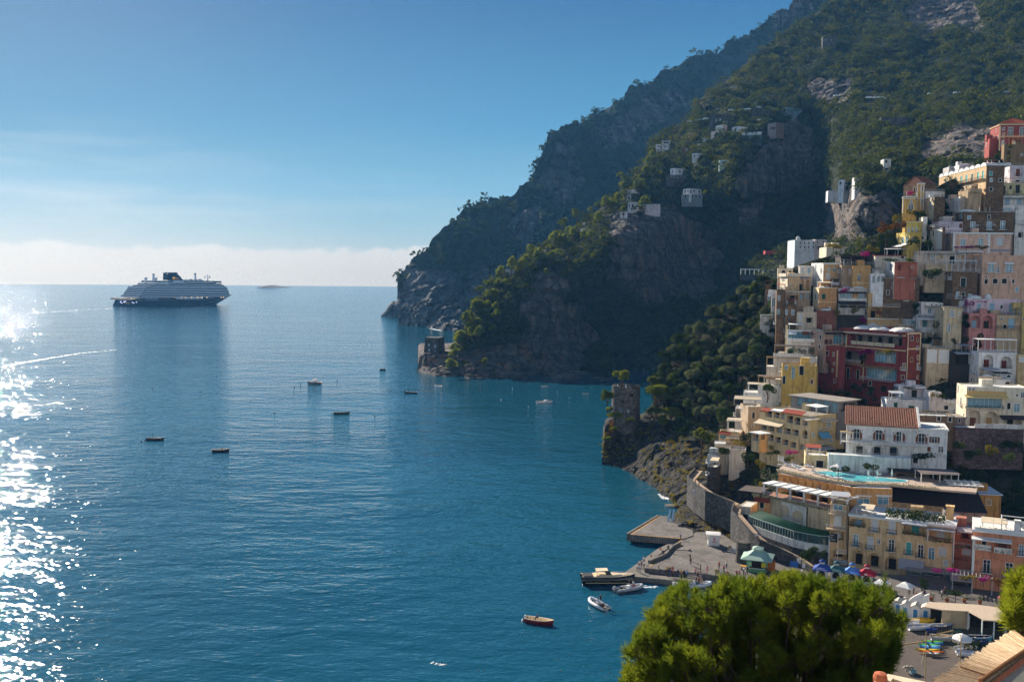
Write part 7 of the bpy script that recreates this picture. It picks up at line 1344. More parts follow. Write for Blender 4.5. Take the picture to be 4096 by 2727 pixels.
hh_('X',825,1096,1165,968,742,PW,'broad white house with five dark windows above the lower cliff',[('w',835,1134,16,38,'k'),('w',872,1130,16,34,'k'),('w',935,1134,16,38,'k'),('w',765,1134,14,40,'lk'),('w',800,1130,12,30,'lk')]);hh_('X',730,1164,1218,974,None,(104,124,134),'shaded veranda floor under the broad white house',[('w',770+42*i,1190,22,34,'k')for i in range(5)])
hh_('X',148,1108,1182,235,84,PW,'white house with red roof edge at the left brow of the hillside',[('w',110,1150,16,30,'lk'),('w',160,1170,20,20,'k')],roof='slab',roofm=tile_r);hh_('X',75,1182,1240,130,None,(170,180,190),'pale terrace room below the red edged white house',[('L',100,1205,40,30,'k')])
hh_('X',128,1256,1350,226,92,PW,'white house with glazed door and stone base at the left brow of the hillside',[('w',150,1300,20,40,'k'),('w',110,1300,12,44,'lk'),('L',150,1335,60,20,'k')]);hh_('X',283,1280,1335,476,None,(196,192,200),'long low pale house right of the glazed door house',[('w',300,1305,16,24,'k')])
hh_('X',1395,365,432,1555,1318,PW,'large white villa with terrace in the upper hillside cluster',[('w',1440,410,18,40,'k'),('w',1476,402,16,26,'k'),('w',1522,408,16,40,'k'),('w',1360,405,20,34,'lk')]);hh_('X',1440,430,530,1672,None,(70,90,92),'green arcade house with three white arched windows under the large white villa',[('a',1530,456,56,32,'b'),('a',1580,448,28,26,'b'),('w',1638,448,50,34,'b'),('w',1460,456,22,24,'b'),('w',1524,508,24,30,'b')])
hh_('X',1836,318,420,1932,1738,(120,96,86),'brown house with slanted blue glazed front at the cliff edge',[('L',1790,326,80,26,'lq'),('L',1795,390,60,30,'lk')],lcol=plaster((150,140,136)));hh_('X',1964,140,252,2142,1905,(120,140,150),'blue glazed flat roofed house at the top of the cliff',[('L',2050,170,150,30,'q'),('L',2050,215,100,40,'q'),('w',1930,200,30,60,'lb')],lcol=plaster((140,170,186)))
hh_('X',1570,148,260,1900,1542,GS,'wide grey stone building with single lit window in the upper hillside cluster',[('w',1712,200,70,24,'k'),('w',1795,208,30,26,'k')]);hh_('X',1098,214,345,1420,1050,GS,'long stone terrace building with two blue arched windows',[('a',1132,304,20,50,'b'),('a',1182,292,20,36,'b'),('a',1240,280,20,30,'k')])
hh_('X',1210,300,350,1266,None,PW,'small white cube house among trees near the long stone terrace',[('w',1240,325,16,20,'k')]);hh_('X',1216,345,435,1262,1125,(190,160,160),'pink house with stepped white terraces left of the large white villa',[('w',1180,410,14,26,'lk')],lcol=plaster(PW))
hh_('X',1112,424,500,1166,1070,(206,190,190),'rounded pale pink house on the hillside',[('w',1130,465,16,30,'k')]);hh_('X',1000,508,560,1140,972,(170,176,180),'low house with white awning roof below the rounded pink house',[('w',1060,535,14,24,'k'),('w',1095,532,14,24,'k')],roof='slab',roofm=roof_w)
hh_('X',935,570,610,1000,912,PW,'small white pergola terrace house below the white awning roof',[('L',965,585,40,20,'k')]);hh_('X',495,538,620,590,None,PW,'white house with twin big arched windows at the left of the hillside',[('a',525,556,30,24,'k'),('a',560,554,28,24,'k')]);hh_('X',420,580,630,490,None,PW,'low white terrace left of the twin arched house',[('L',455,600,40,20,'k')])
hh_('X',348,708,778,520,326,(190,176,166),'long pinkish house on a stone terrace at the left of the hillside',[('w',365,742,18,36,'k'),('w',400,738,18,36,'k')],lcol=plaster((206,180,160)));hh_('X',742,618,662,860,None,(130,90,84),'low house with dark red roof and blue windows',[('L',810,642,70,24,'q')],roof='slab',roofm=plain('maroon_roof',(92,52,52),.9))
hh_('X',812,440,490,930,None,(160,130,116),'small brown house with tiled roof high in the wood',[('w',850,465,14,20,'k')],roof='gable',roofm=tile_r);hh_('X',0,1372,1430,86,None,PW,'pale house with columns at the left edge of the hillside',[('L',40,1400,60,30,'k')]);hh_('X',1170,762,800,1340,None,(150,176,176),'long pale terrace wall with railing in the wood',[],name='terrace_wall',cat='wall')
hh_('U',1166,214,280,1248,None,GS,'roofless grey stone ruin high on the wooded mountain',[('w',1185,240,7,14,'k'),('w',1215,240,7,14,'k'),('w',1200,262,7,12,'k')],name='ruin',cat='ruin')
hh_('A',930,622,720,1006,888,PW,'white house with corner loggia on top of the overhanging cliff',[('w',905,650,14,24,'lk'),('L',965,690,60,34,'k'),('w',950,650,20,14,'k')]);hh_('A',1082,592,640,1216,1040,(206,176,116),'pale yellow house with three dark windows on the cliff',[('a',1112,608,20,18,'k'),('w',1168,608,14,22,'k')],lcol=plaster((206,176,116)));hh_('A',1016,602,690,1082,None,PW,'white house joined between the corner loggia and the pale yellow house',[('w',1050,656,18,20,'k')])
hh_('A',808,708,722,990,None,PW,'long white terrace balustrade at the cliff edge',[],name='terrace_wall',cat='wall');hh_('A',1152,492,535,1216,None,(160,190,200),'pale blue flat house under the upper cliff',[('L',1180,512,40,20,'k')]);hh_('A',1240,460,580,1300,None,(206,206,204),'tall white narrow house under the upper cliff',[('w',1265,480,18,24,'k'),('w',1270,540,16,20,'k')])
hh_('A',1222,132,200,1432,None,GS,'long low stone house with two arched openings in the upper wood',[('a',1242,172,14,28,'k'),('a',1285,170,14,24,'k')]);hh_('A',1238,258,312,1366,None,GS,'grey stone terrace wall in the wood below the long stone house',[],name='terrace_wall',cat='wall')
hh_('M',805,458,512,842,776,PW,'small white octagonal house among pines on the left ridge',[('w',790,482,8,22,'lk'),('w',820,485,9,24,'k')]);hh_('M',1285,145,180,1392,None,(190,180,176),'low white flat house on the upper left ridge',[('w',1310,165,10,12,'k')]);hh_('M',1272,186,216,1350,None,PW,'low white house just below the flat ridge house',[('w',1300,200,10,14,'k')]);hh_('M',890,408,440,935,None,(160,160,150),'pale wall house half hidden by pines on the ridge',[])
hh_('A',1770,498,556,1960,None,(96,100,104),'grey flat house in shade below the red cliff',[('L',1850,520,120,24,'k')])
ac_=Hs('A',120,1352,1364,408,th=-6,D=2,d=dmid('A',260,1365,6),col=PW,label='long white colonnade bridging the dark gorge',name='colonnade',cat='colonnade',dn=2);ac_.h=0
m=MB();n=9
for i in range(n):q=.1+(ac_.W-.6)*i/(n-1);m.box(q,q+.5,0,.5,1.9,ac_.z1+2.1)
m.build('columns',trim_w,ac_.root);m=MB();m.box(0,ac_.W,-.1,.6,ac_.z1+2.1,ac_.z1+2.7);m.build('beam',trim_w,ac_.root);m=MB();m.box(0,ac_.W,.0,.5,-2,1.9);m.build('base_wall',GS,ac_.root)
rf=Hs('A',316,1178,1194,462,th=-6,D=.4,d=dmid('A',390,1194,10),col=plain('red_mesh',(170,40,46),.8),label='long red mesh fence along the shaded lane',name='fence',cat='fence',dn=1);rf.done(par=.02)
def make_car():
 o=empty('parked_car');m=MB();m.add([(x,y,z)for x,z in((-2.1,.35),(2.1,.35),(2.15,.75),(1.3,.92),(-2.1,.95))for y in(-.85,.85)],[(0,2,3,1),(2,4,5,3),(4,6,7,5),(6,8,9,7),(8,0,1,9),(0,8,6,4,2),(1,3,5,7,9)]);m.build('body',whb,o)
 m=MB();m.add([(x,y,z)for x,z,k in((-1.9,.94,.8),(1.2,.92,.8),(.5,1.45,.66),(-1.5,1.45,.66))for y in(-k,k)],[(0,2,3,1),(2,4,5,3),(4,6,7,5),(6,0,1,7),(0,6,4,2),(1,3,5,7)]);m.build('cabin',glass_b,o)
 for x in(-1.3,1.3):
  for y in(-.8,.62):m=MB(Matrix.Translation((x,y,.33))@Matrix.Rotation(R(90),4,'X'));m.lathe([(0,0),(.33,0),(.33,-.18),(0,-.18)],10);m.build('wheel',dkc,o)
 return o
c0=make_car();first=True
for c,x,y,lb in[('X',830,318,'pale car parked at the left bend of the upper road'),('X',916,304,'white car on the upper road, first right of the bend')]+[('X',x,y,'white car in the row on the upper road beside the rock face')for x,y in((962,298),(992,290),(1020,286))]+[('X',1310,186,'white van like car above the stone terrace building')]+[('X',x,y,'small white car in the row above the grey stone building')for x,y in((1440,182),(1486,178),(1520,174),(1640,154))]+[('X',x,y,'white car parked before the brown glazed cliff house')for x,y in((1656,300),(1696,300),(1752,294))]+[('U',x,y,'car in the long line on the road above the cliffs')for x,y in((1250,569),(1440,580),(1486,580),(1522,582),(1806,560),(1960,552),(2250,550))]:
 r_=c0 if first else copy_tree(c0);first=False;p=atd(c,x,y,dmid(c,x,y,9));r_.location=p;r_.rotation_euler=(0,0,rnd.uniform(-.6,.6));r_.scale=(1.25,)*3;tag(r_,lb,'car','cars parked along the upper road')
bark=plain('bark',(84,66,54),.95,.25,2);pine_l=leaf_mat('pine_needles',(.040,.062,.012),(.20,.22,.032),.5);olive_l=leaf_mat('olive_leaf',(.042,.054,.032),(.165,.185,.105),.3)
def crown(g,w,h,n,leaf,lumps=7,flat=.8):
 """points spread through a lumpy crown of width w and height h, centred on 0"""
 C=clump_points(lumps,np.full(lumps,1.0),g,1.0,.55)*np.array([w*.31,w*.31,h*.34]);rr=g.uniform(.55,1.0,lumps);k=g.integers(0,lumps,n);P=C[k]+clump_points(n,np.full(n,1.0),g,1.0,.6)*np.array([w*.25,w*.25,h*.30])*rr[k][:,None]
 V,F=leaf_quads(P,leaf*g.uniform(.5,1.2,n),g);return V,F,np.repeat(np.clip(g.random(lumps)[k]*.55+g.random(n)*.45,0,1),4),C
def tree(name,loc,w,h,trunk,n,leaf,mt,label,group=None,seed=0,lumps=7,cat='tree'):
 g=np.random.default_rng(seed);o=empty(name,loc,0,label,cat,group);V,F,t_,C=crown(g,w,h,n,leaf,lumps);V=V+np.array([0,0,trunk+h*.45]);np_mesh('crown',V,F,mt,o,attrs={'tint':t_})
 m=MB();r_=max(.12,w*.03);m.tube([(0,0,-1.5),(w*.02,0,trunk*.5),(0,w*.02,trunk+h*.3)],[r_*1.3,r_,r_*.6],7)
 for c_ in C[:5]:m.tube([(0,0,trunk*.8),(c_[0]*.5,c_[1]*.5,trunk+h*.25+c_[2]*.3),(c_[0],c_[1],trunk+h*.45+c_[2])],[r_*.6,r_*.4,r_*.15],5)
 m.build('trunk',bark,o);return o
Gf,Pf=near['G'].reshape(-1,2),near['P'].reshape(-1,3)
def tree_at(c,x,y,w,h,d,name,mt,label,seed,trunk=1.5,dens=1.0,group=None,lumps=8,lf=.30):
 """a tree whose crown shows at that place, with that width and height in reading pixels"""
 k=FPX/d*4*AREA[c][2];W,H=w/k,h/k
 if c=='K':u_,v_=uv(c,x,y+h*.35);q=np.array([u_,v_])*4*2355/4096;j=np.argmin(((Gf-q)**2).sum(1));gd=Pf[j][1];d=min(d,gd-W*.30)if((Gf[j]-q)**2).sum()<60 else d
 p=atd(c,x,y,d);p.z-=trunk+H*.45;return tree(name,p,W,H,trunk,int(260+W*H*30*dens),lf,mt,label,group,seed,lumps)
for i,(x,y,w,h,d,tk,lb)in enumerate([(255,160,220,160,352,3,'rounded pine standing right behind the round tower'),(118,350,130,150,343,2,'pine leaning out left of the round tower'),(590,330,330,250,346,4,'largest spreading pine right of the round tower'),(545,205,140,110,352,3,'smaller pine top between the tower and the grove'),(185,530,190,80,336,.5,'flat pine bough hanging below the tower on its left'),(335,575,130,56,334,.5,'low pine bough hanging below the tower on its right'),(720,500,230,110,334,2,'flat topped pine on the rock edge right of the tower'),(640,590,150,150,332,2,'pine spilling down the rock below the flat topped pine'),(560,500,150,120,338,2,'dense pine under the largest spreading pine'),(118,755,110,52,334,.4,'small pine low on the sea face of the rock'),(178,655,100,50,333,.4,'small pine half way down the sea face of the rock'),(1015,725,190,170,305,3,'pine on the cliff edge left of the terraced houses'),(1105,740,110,120,303,2,'lower pine joined to the cliff edge pine'),(135,465,80,50,338,.5,'little pine tuft at the foot of the tower')]):
 tree_at('K',x,y,w,h,d,'pine_tree',pine_l,lb,100+i,tk,1.7,'pines on the tower rock')
tree_at('K',1240,545,210,220,310,'leafy_tree',leaf_near,'bright green leafy tree above the terraced houses',130,2,1.5);tree_at('K',1640,280,150,100,300,'pot_tree',leaf_near,'bushy green tree on the white terrace',131,1)
cy_=spot('K',155,620,0,'autumn_creeper','rust red creeper hanging on the tower rock','creeper');cy_.location=atd('K',158,620,336);leaves_on('leaves',rng.normal(size=(160,3))*np.array([.35,.3,1.5]),.22,autumn,cy_)
protos=[tree(nm,(0,0,-500),6.6,6.2,1.2,2600,.26,mt,'x',None,200+i,9)for i,(nm,mt)in enumerate((('olive_tree',olive_l),('olive_tree',olive_l),('oak_tree',dkl),('bush_tree',leaf_near)))]
GL={'olive_tree':'grey green olive tree in the grove between the round tower and the town','oak_tree':'dark rounded evergreen tree in the grove between the round tower and the town','bush_tree':'brighter green bushy tree in the grove between the round tower and the town'}
poly=[(1482,905),(1500,850),(1545,805),(1590,765),(1640,742),(1700,700),(1755,672),(1775,700),(1790,790),(1760,800),(1745,850),(1695,900),(1655,985),(1600,975),(1560,935),(1520,940)]
g=np.random.default_rng(5);pts=[]
while len(pts)<165:
 q=np.array([g.uniform(1470,1800),g.uniform(665,990)])
 if inpoly(q[None],poly)[0]and all(np.hypot(*(q-p))>11 for p in pts):pts.append(q)
pts.sort(key=lambda q:q[1]);used_p=set();NR=near
pass
def ground_at(x,y):return Vector(Pf[np.argmin(((Gf-np.array([x,y]))**2).sum(1))])
for q in pts:
 k=int(g.choice(4,p=[.36,.28,.22,.14]));p=ground_at(*q);nm=('olive_tree','olive_tree','oak_tree','bush_tree')[k];sc=g.uniform(.55,1.15)
 if k not in used_p:used_p.add(k);o=protos[k];o.location=p;o.scale=(sc,)*3
 else:o=copy_tree(protos[k],p,g.uniform(0,6.3),scale=(sc,sc,sc*g.uniform(.8,1.1)))
 tag(o,GL[nm],'tree',{'olive_tree':'olive trees of the grove','oak_tree':'evergreens of the grove','bush_tree':'green bushes of the grove'}[nm])
rp=[tree(nm,(0,0,-500),9.0,8.0,3.0,520,.62,pine_l,'x',None,300+i,8)for i,nm in enumerate(('pine_tree','pine_tree','pine_tree'))];n_used=0
Gm,Pm=mid['G'].reshape(-1,2),mid['P'].reshape(-1,3)
for i in range(110):
 t_=i/110;x,y=[(1046,800),(1064,776),(1080,752),(1092,722),(1106,690),(1130,660),(1156,642),(1185,618),(1215,598),(1250,574),(1300,545),(1350,508),(1390,480),(1430,444),(1455,418),(1480,380)][int(t_*15.99)];x+=g.normal()*16+abs(g.normal())*16;y+=abs(g.normal())*34-8
 p=Vector(Pm[np.argmin(((Gm-np.array([x,y]))**2).sum(1))]);sc=g.uniform(.6,1.25)
 if n_used<3:o=rp[n_used];o.location=p;o.scale=(sc,)*3;n_used+=1
 else:o=copy_tree(rp[i%3],p,g.uniform(0,6.3),scale=(sc,sc,sc*g.uniform(.8,1.3)))
 tag(o,'sunlit pine on the left ridge of the wooded hillside above the square tower','tree','pines along the left ridge')
pz=protos[2]
tree_at('A',790,790,170,110,dmid('A',790,800,12),'round_bush_tree',dkl,'big rounded tree overhanging the lower red cliff',140,2,.9,lf=.5)
tree_at('M',460,918,80,40,650,'umbrella_pine',pine_l,'flat umbrella pine right of the square tower',141,4,.8,lf=.5);tree_at('M',590,985,70,50,646,'round_pine',pine_l,'round pine among the stone walls of the rocky point',142,2,.8,lf=.5)
for x,y,w,h,lb in((1006,1150,70,60,'bright feathery pine beside the broad white hillside house'),(1000,1235,70,40,'low feathery pine below the broad white hillside house'),(490,930,50,90,'slim conifer left of the stone arcade house'),(2190,80,70,70,'golden tree on the cliff top beside the glazed house'),(1330,520,150,110,'bright green tree group below the large white villa')):
 tree_at('X',x,y,w,h,dmid('X',x,y+h/2,8),'hillside_tree',leaf_near if 'green' in lb or 'golden' in lb else pine_l,lb,150+int(x),1.5,.8,lf=.55)
def bush(c,x,y,w,h,mt,name,label,cat='bush',off=9,d=None,dens=1.0,seed=0):
 d=d or deep(c,x,y+h/2,off);k=FPX/d*4*AREA[c][2];W,H=w/k,h/k;p=atd(c,x,y,d);o=empty(name,p,0,label,cat);n=int(min(1800,90+W*H*60*dens));g_=np.random.default_rng(int(x*7+y))
 q=max(3,int(W/1.2));C=np.c_[g_.uniform(-W*.42,W*.42,q),g_.uniform(-.6,.6,q),g_.uniform(-H*.3,H*.3,q)];i=g_.integers(0,q,n);P=C[i]+clump_points(n,np.full(n,1.0),g_,1,.5,-1)*np.array([min(1.0,W*.35),.8,min(.9,H*.4)])
 V,F=leaf_quads(P,.17*g_.uniform(.6,1.3,n),g_);np_mesh('leaves',V,F,mt,o,attrs={'tint':np.repeat(g_.random(q)[i]*.5+g_.random(n)*.5,4)})
 m=MB();m.tube([(0,.2,-H*.7-1.0),(0,.1,0)],[.09,.05],5);m.build('stem',bark,o);return o
for a in[('B',1110,600,190,50,bou,'bougainvillea','magenta bougainvillea spreading over the red palace verandah','climber',29),('B',1270,605,160,50,gold,'creeper','yellow green creeper over the red palace verandah','climber',31),('B',1095,650,40,110,dkl,'creeper','dark creeper hanging below the magenta bougainvillea','climber',29),('T',1620,1270,70,170,bou,'bougainvillea','magenta bougainvillea hanging beside the peach domed house','climber',12),('T',1310,775,190,90,bou,'bougainvillea','magenta bougainvillea on the glazed restaurant wall','climber',12),('T',1640,200,130,110,bou,'bougainvillea','magenta bougainvillea beside the dark rooftop pavilion','climber',8),('E',1460,1212,300,26,bou,'bougainvillea','flat strip of magenta bougainvillea on the peach palazzo awning','climber',9),('E',1660,1212,150,36,dkl,'creeper','dark creeper beside the flat magenta strip','climber',9),('E',760,540,110,50,bou,'bougainvillea','purple bougainvillea on the roof of the yellow church hall','climber',6),('J',1400,210,130,130,bou,'bougainvillea','dusky bougainvillea climbing round the pink house corner','climber',9),('J',1560,190,330,40,bou,'bougainvillea','dusky bougainvillea strip along the pink house top','climber',9),('L',1320,655,260,60,bou,'bougainvillea','magenta bougainvillea carpet at the foot of the yellow hotel bays','shrub',11),('E',880,1170,330,150,dkl,'spreading_tree','dark spreading tree on one trunk before the yellow houses','tree',12),('E',1800,90,190,150,leaf_near,'willow_tree','bright green feathery tree behind the long ochre row','tree',2),('E',1650,150,170,100,leaf_near,'garden_tree','green garden tree left of the bright feathery tree','tree',2),('E',1985,130,40,200,gold,'ivy','golden ivy column on the wall beside the lilac house','climber',4),('E',840,800,220,110,dkl,'garden_tree','dark bushy tree below the yellow church hall','tree',8),('E',590,850,130,90,gold,'garden_tree','yellow green tree left of the dark bushy tree','tree',6),('E',430,960,240,160,autumn,'autumn_shrubbery_bush','rust and green bushes on the bank left of the yellow houses','bush',6),('E',640,930,220,120,autumn,'autumn_bush','rust red bush above the bright yellow house','bush',7),('E',450,1110,260,140,dkl,'garden_tree','dark green bank left of the lower yellow house','bush',7),('E',290,1240,170,120,gold,'garden_tree','golden green tree beside the dark rooftop pavilion','tree',9),('E',620,1375,420,36,leaf_near,'roof_hedge','clipped green hedge along the coral house roof','hedge',10),('E',1080,1530,260,90,leaf_near,'garden_tree','round green tree in the shade under the glazed verandah','tree',10),('A',2190,280,130,40,dkl,'vine','dark vine over the pergola below the red villa','climber',4),('A',2235,400,24,150,gold,'ivy','golden ivy streak on the stone terrace under the red villa','climber',4),('A',1630,1360,200,70,leaf_near,'garden_tree','green tree before the dark wall under the restaurant terrace','tree',10),('A',850,1145,150,30,gold,'vine','yellow green vine on the cream rounded villa','climber',6),('T',1160,90,260,60,gold,'vine','yellow green vine roof of the cream terrace house','climber',4),('T',1225,1090,80,130,gold,'pot_tree','golden green shrub, left one of two before the dark awning porch','bush',14),('T',1470,1080,120,160,gold,'pot_tree','golden green shrub, right one of two before the dark awning porch','bush',14),('B',590,600,280,70,leaf_near,'vine','flowering vine over the balustraded terrace','climber',10),('B',680,660,120,90,dkl,'vine','dark vine mass at the stair beside the red turret','climber',10),('B',490,725,130,50,gold,'vine','yellow green vine on the mustard house pergola','climber',11),('B',345,900,110,70,leaf_near,'pot_tree','dense green pot tree on the white terrace','bush',12),('B',860,810,170,90,dkl,'garden_tree','dark shrubs at the foot of the red turret','bush',12),('B',1050,868,120,80,dkl,'orange_tree','round dark tree, left one of two before the red palace','tree',18),('B',1190,900,170,110,dkl,'orange_tree','round dark tree, right one of two before the red palace','tree',20),('B',850,920,330,50,leaf_near,'vine','tangled green vine on the pavilion roof garden','climber',14),('B',1100,980,200,60,dkl,'garden_tree','dark shrubs behind the glazed pavilion','bush',12),('B',1900,330,60,260,dkl,'ivy','long dark ivy hanging on the wall beside the pink arches','climber',11),('B',1940,520,170,170,dkl,'garden_tree','dark tree mass in the gap beside the arched white house','tree',10),('B',1500,260,60,160,dkl,'garden_tree','dark trees in the gap right of the ochre palazzo','tree',7),('B',1570,520,70,80,dkl,'garden_tree','dark shrubs right of the red palace panel','bush',10),('J',830,590,130,110,dkl,'potted_bush','dark bush on the white verandah terrace','bush',10),('J',700,900,110,160,dkl,'potted_bush','dark bush in the planted veranda','bush',11),('J',1140,890,90,110,dkl,'potted_bush','dark bush right end of the planted veranda','bush',11),('I',920,420,150,100,dkl,'potted_bush','dark fan shaped bush on the white terrace','bush',13),('I',740,420,60,80,gold,'potted_bush','yellow leaved pot plant beside the round topped stair house','bush',13),('I',390,290,280,50,dkl,'vine','thin vine on the white porch frame','climber',12),('I',470,725,520,76,gold,'vine','yellow green vine roof behind the red tile roof','climber',13),('I',860,740,330,90,dkl,'vine','dark vine roof right of the yellow green vine','climber',13),('I',690,985,620,30,leaf_near,'roof_plants','green plants along the villa roof terrace edge','plant',16),('I',1210,1290,160,230,leaf_near,'garden_tree','green tree with white flowers beside the villa end wall','tree',16),('I',1760,1370,330,170,gold,'garden_tree','yellow flowering tree in the dark garden','tree',16),('I',2080,1490,200,160,leaf_near,'garden_tree','green garden tree right of the yellow flowering tree','tree',18),('I',1950,1290,620,130,dkl,'garden_tree','dark tree row below the mauve stone wall','tree',14),('I',1500,1480,420,190,dkl,'garden_tree','dark tree mass beside the villa','tree',15),('I',2250,1330,180,200,dkl,'garden_tree','dark tree at the edge of the garden','tree',14),('I',620,1490,480,130,dkl,'garden_tree','dark garden under the villa balcony corner','bush',16),('L',880,570,330,90,gold,'garden_hedge','yellow green hedge in the hotel garden','hedge',12),('L',960,660,280,80,dkl,'garden_bed','dark flower bed in the hotel garden','plant',12),('L',1200,760,200,60,leaf_near,'garden_bed','green flower bed behind the closed parasols','plant',13),('L',600,730,220,190,dkl,'round_bush','dark round bush on the rock garden edge','bush',14),('L',240,680,170,240,dkl,'garden_tree','dark tree left of the stepped white wall','tree',13),('L',480,500,170,110,gold,'garden_tree','yellow green shrub above the stepped wall','bush',12),('L',560,420,170,160,dkl,'garden_tree','dark bush between the awning terraces and the pavilion','bush',11),('L',800,860,150,200,gold,'hanging_creeper','yellow green creeper hanging down the rock wall','climber',13),('L',790,1190,110,130,gold,'hanging_creeper','yellow green creeper at the pergola end','climber',13),('L',2020,880,280,110,dkl,'trained_climber','trained climber on the pale blue garden wall','climber',22),('C',1010,115,130,50,dkl,'trained_climber','right hand trained climber on the pale blue garden wall','climber',24),('C',1960,240,130,120,dkl,'garden_tree','dark tree at the edge beside the outer stairs','tree',12),('C',420,300,160,30,leaf_near,'terrace_plants','green plants under the white pergola','plant',18),('C',600,350,200,40,leaf_near,'terrace_plants','green plants at the front end of the white pergola','plant',18),('C',160,380,70,60,dkl,'terrace_bush','dark bush under the straw canopy','bush',16),('C',600,690,230,90,dkl,'wall_ivy','dark ivy under the green roofed restaurant','climber',22),('F',980,1155,320,70,bou,'bougainvillea','dark purple bougainvillea edging the grey terrace','climber',20),('F',1520,1260,130,70,bou,'bougainvillea','bright pink bougainvillea on the beach restaurant roof','climber',22),('F',1290,1240,210,60,gold,'vine','golden vine on the beach restaurant roof','climber',22),('F',1730,1310,210,70,autumn,'vine','rust coloured vine on the beach restaurant roof','climber',22),('F',690,1330,90,160,dkl,'wall_ivy','dark ivy between the beach restaurant doors','climber',22),('F',1130,1480,200,90,dkl,'wall_ivy','dark shrubs under the beach restaurant rail','bush',22),('F',1720,1500,260,80,dkl,'wall_ivy','dark shrubs at the foot of the beach restaurant','bush',22)]:
 bush(*a[:8],cat=a[8],off=a[9])
scatter_veg('slope_undergrowth',near,2600,(.8,2.0),34,.22,dkl,'dark undergrowth on the slope between the houses',31,lim=.6)
scatter_veg('rock_scrub',near,420,(.4,1.2),26,.24,gold,'yellow green scrub on the near rocks',33,lim=2.0,where=lambda G:soft(G,[[(1370,960),(1500,950),(1560,1000),(1620,1020),(1640,1060),(1720,1100),(1740,1180),(1700,1300),(1500,1300),(1370,1100)]]))
BZ=1.25
def bpt(x,y,z=BZ):return onz('G',x,y,z)
huts=[]
def beach_hut(x,y,label,blue):
 o=empty('beach_hut',bpt(x,y),R(-28),label,'beach hut','white beach huts with blue doors');w,d_,h_=.92,2.0,2.15;m=MB()
 m.add([(-w,0,0),(w,0,0),(w,0,h_),(0,0,h_+.55),(-w,0,h_),(-w,d_,0),(w,d_,0),(w,d_,h_),(0,d_,h_+.55),(-w,d_,h_)],[(0,1,2,3,4),(6,5,9,8,7),(1,6,7,2),(5,0,4,9)]);m.build('wall',plain('hut_white',(220,224,226),.8,.08,2),o)
 m=MB();m.slab((-w-.1,-.15,h_-.02),(0,-.15,h_+.62),(0,d_+.1,h_+.62),(-w-.1,d_+.1,h_-.02),.07);m.slab((0,-.15,h_+.62),(w+.1,-.15,h_-.02),(w+.1,d_+.1,h_-.02),(0,d_+.1,h_+.62),.07);m.build('roof',plain('hut_roof',(206,196,182),.9,.15,2),o)
 m=MB();m.box(-.36,.36,-.03,-.003,.1,1.75);m.build('door',plain('blue_door_%d'%blue,((62,128,186),(84,150,190))[blue],.7,.12,3),o)
for i,(x,y)in enumerate(((645,520),(742,556),(880,582),(1018,600),(1158,622),(1300,648))):beach_hut(x,y,['white beach hut half hidden by the big pine','white beach hut with pale blue door, second from the pine','white beach hut with deep blue door, third from the pine','white beach hut with deep blue door, fourth from the pine','white beach hut with deep blue door, fifth from the pine','white beach hut at the end of the row farthest from the pine'][i],1 if i==1 else 0)
cane=plain('cane_matting',(196,176,152),.95,.22,3,.03)
sh=empty('beach_shed',bpt(1700,700),0,'long beach shed with bleached reed roof and dark open front','shed');so_=sh.location
def bp(pts,z):return[(p.x-so_.x,p.y-so_.y)for p in(bpt(x,y,z)for x,y in pts)]
RZ=4.6;m=MB();m.prism(bp([(1000,418),(1060,350),(1440,372),(1750,392),(2000,425),(2400,520),(2400,660),(2150,622),(1815,598),(1600,478),(1420,470),(1250,462)],RZ),RZ-so_.z-.16,RZ-so_.z);m.build('roof',cane,sh)
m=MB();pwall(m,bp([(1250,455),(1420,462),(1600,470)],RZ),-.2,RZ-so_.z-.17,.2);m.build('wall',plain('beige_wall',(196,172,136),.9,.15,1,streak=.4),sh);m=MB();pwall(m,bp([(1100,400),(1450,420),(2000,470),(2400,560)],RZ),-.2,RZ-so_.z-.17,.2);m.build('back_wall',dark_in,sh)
for x,y in((1610,490),(1800,590),(1960,605),(2120,615),(2300,640)):m=MB();(a,b),=bp([(x,y)],RZ);m.box(a-.09,a+.09,b+.1,b+.28,-.2,RZ-so_.z-.17);m.build('post',trim_w,sh)
m=MB();(a,b),=bp([(1580,700)],BZ);m.box(a-.5,a+.5,b,b+1.2,-.1,2.2);m.build('stall_front',trim_w,sh)
for k,(x,y)in enumerate(((860,380),(960,395))):
 o=empty('curved_wall',bpt(x,y,2.0),R(-20),'white curved ramp wall behind the beach huts, %s one'%('left','right')[k],'wall');m=MB();P=[(-1.0+2.4*q,.0,.2+2.2*q**.6)for q in[i/8 for i in range(9)]]
 m.add([(p[0],y_,z_)for p in P for y_ in(-.2,.2)for z_ in(-.5,p[2])],[f for i in range(8)for f in((4*i,4*i+4,4*i+5,4*i+1),(4*i+2,4*i+3,4*i+7,4*i+6),(4*i+1,4*i+5,4*i+7,4*i+3))]);m.build('wall',trim_w,o)
def bboat(x,y,L,B,rz,hm,im,rm,label,name='beached_boat',group=None):
 o=empty(name,bpt(x,y)+Vector((0,0,.3)),R(rz),label,'boat',group);rowboat(o,L,B,.62,hm,im,rm);return o
bboat(940,735,4.4,1.6,5,whb,rubber,whb,'white rowing boat beached in front of the huts');bboat(1250,730,4.0,1.5,4,navb,rubber,whb,'white boat with navy hull beached right of the white rowing boat');bboat(800,655,3.6,1.5,-20,whb,beige_i,whb,'white boat beached half behind the pine');bboat(1010,648,4.6,1.2,6,kg('yellow_hull',(216,176,36)),kg('yellow_hull',(216,176,36)),kg('yellow_hull',(216,176,36)),'bright yellow narrow boat lying before the hut doors')
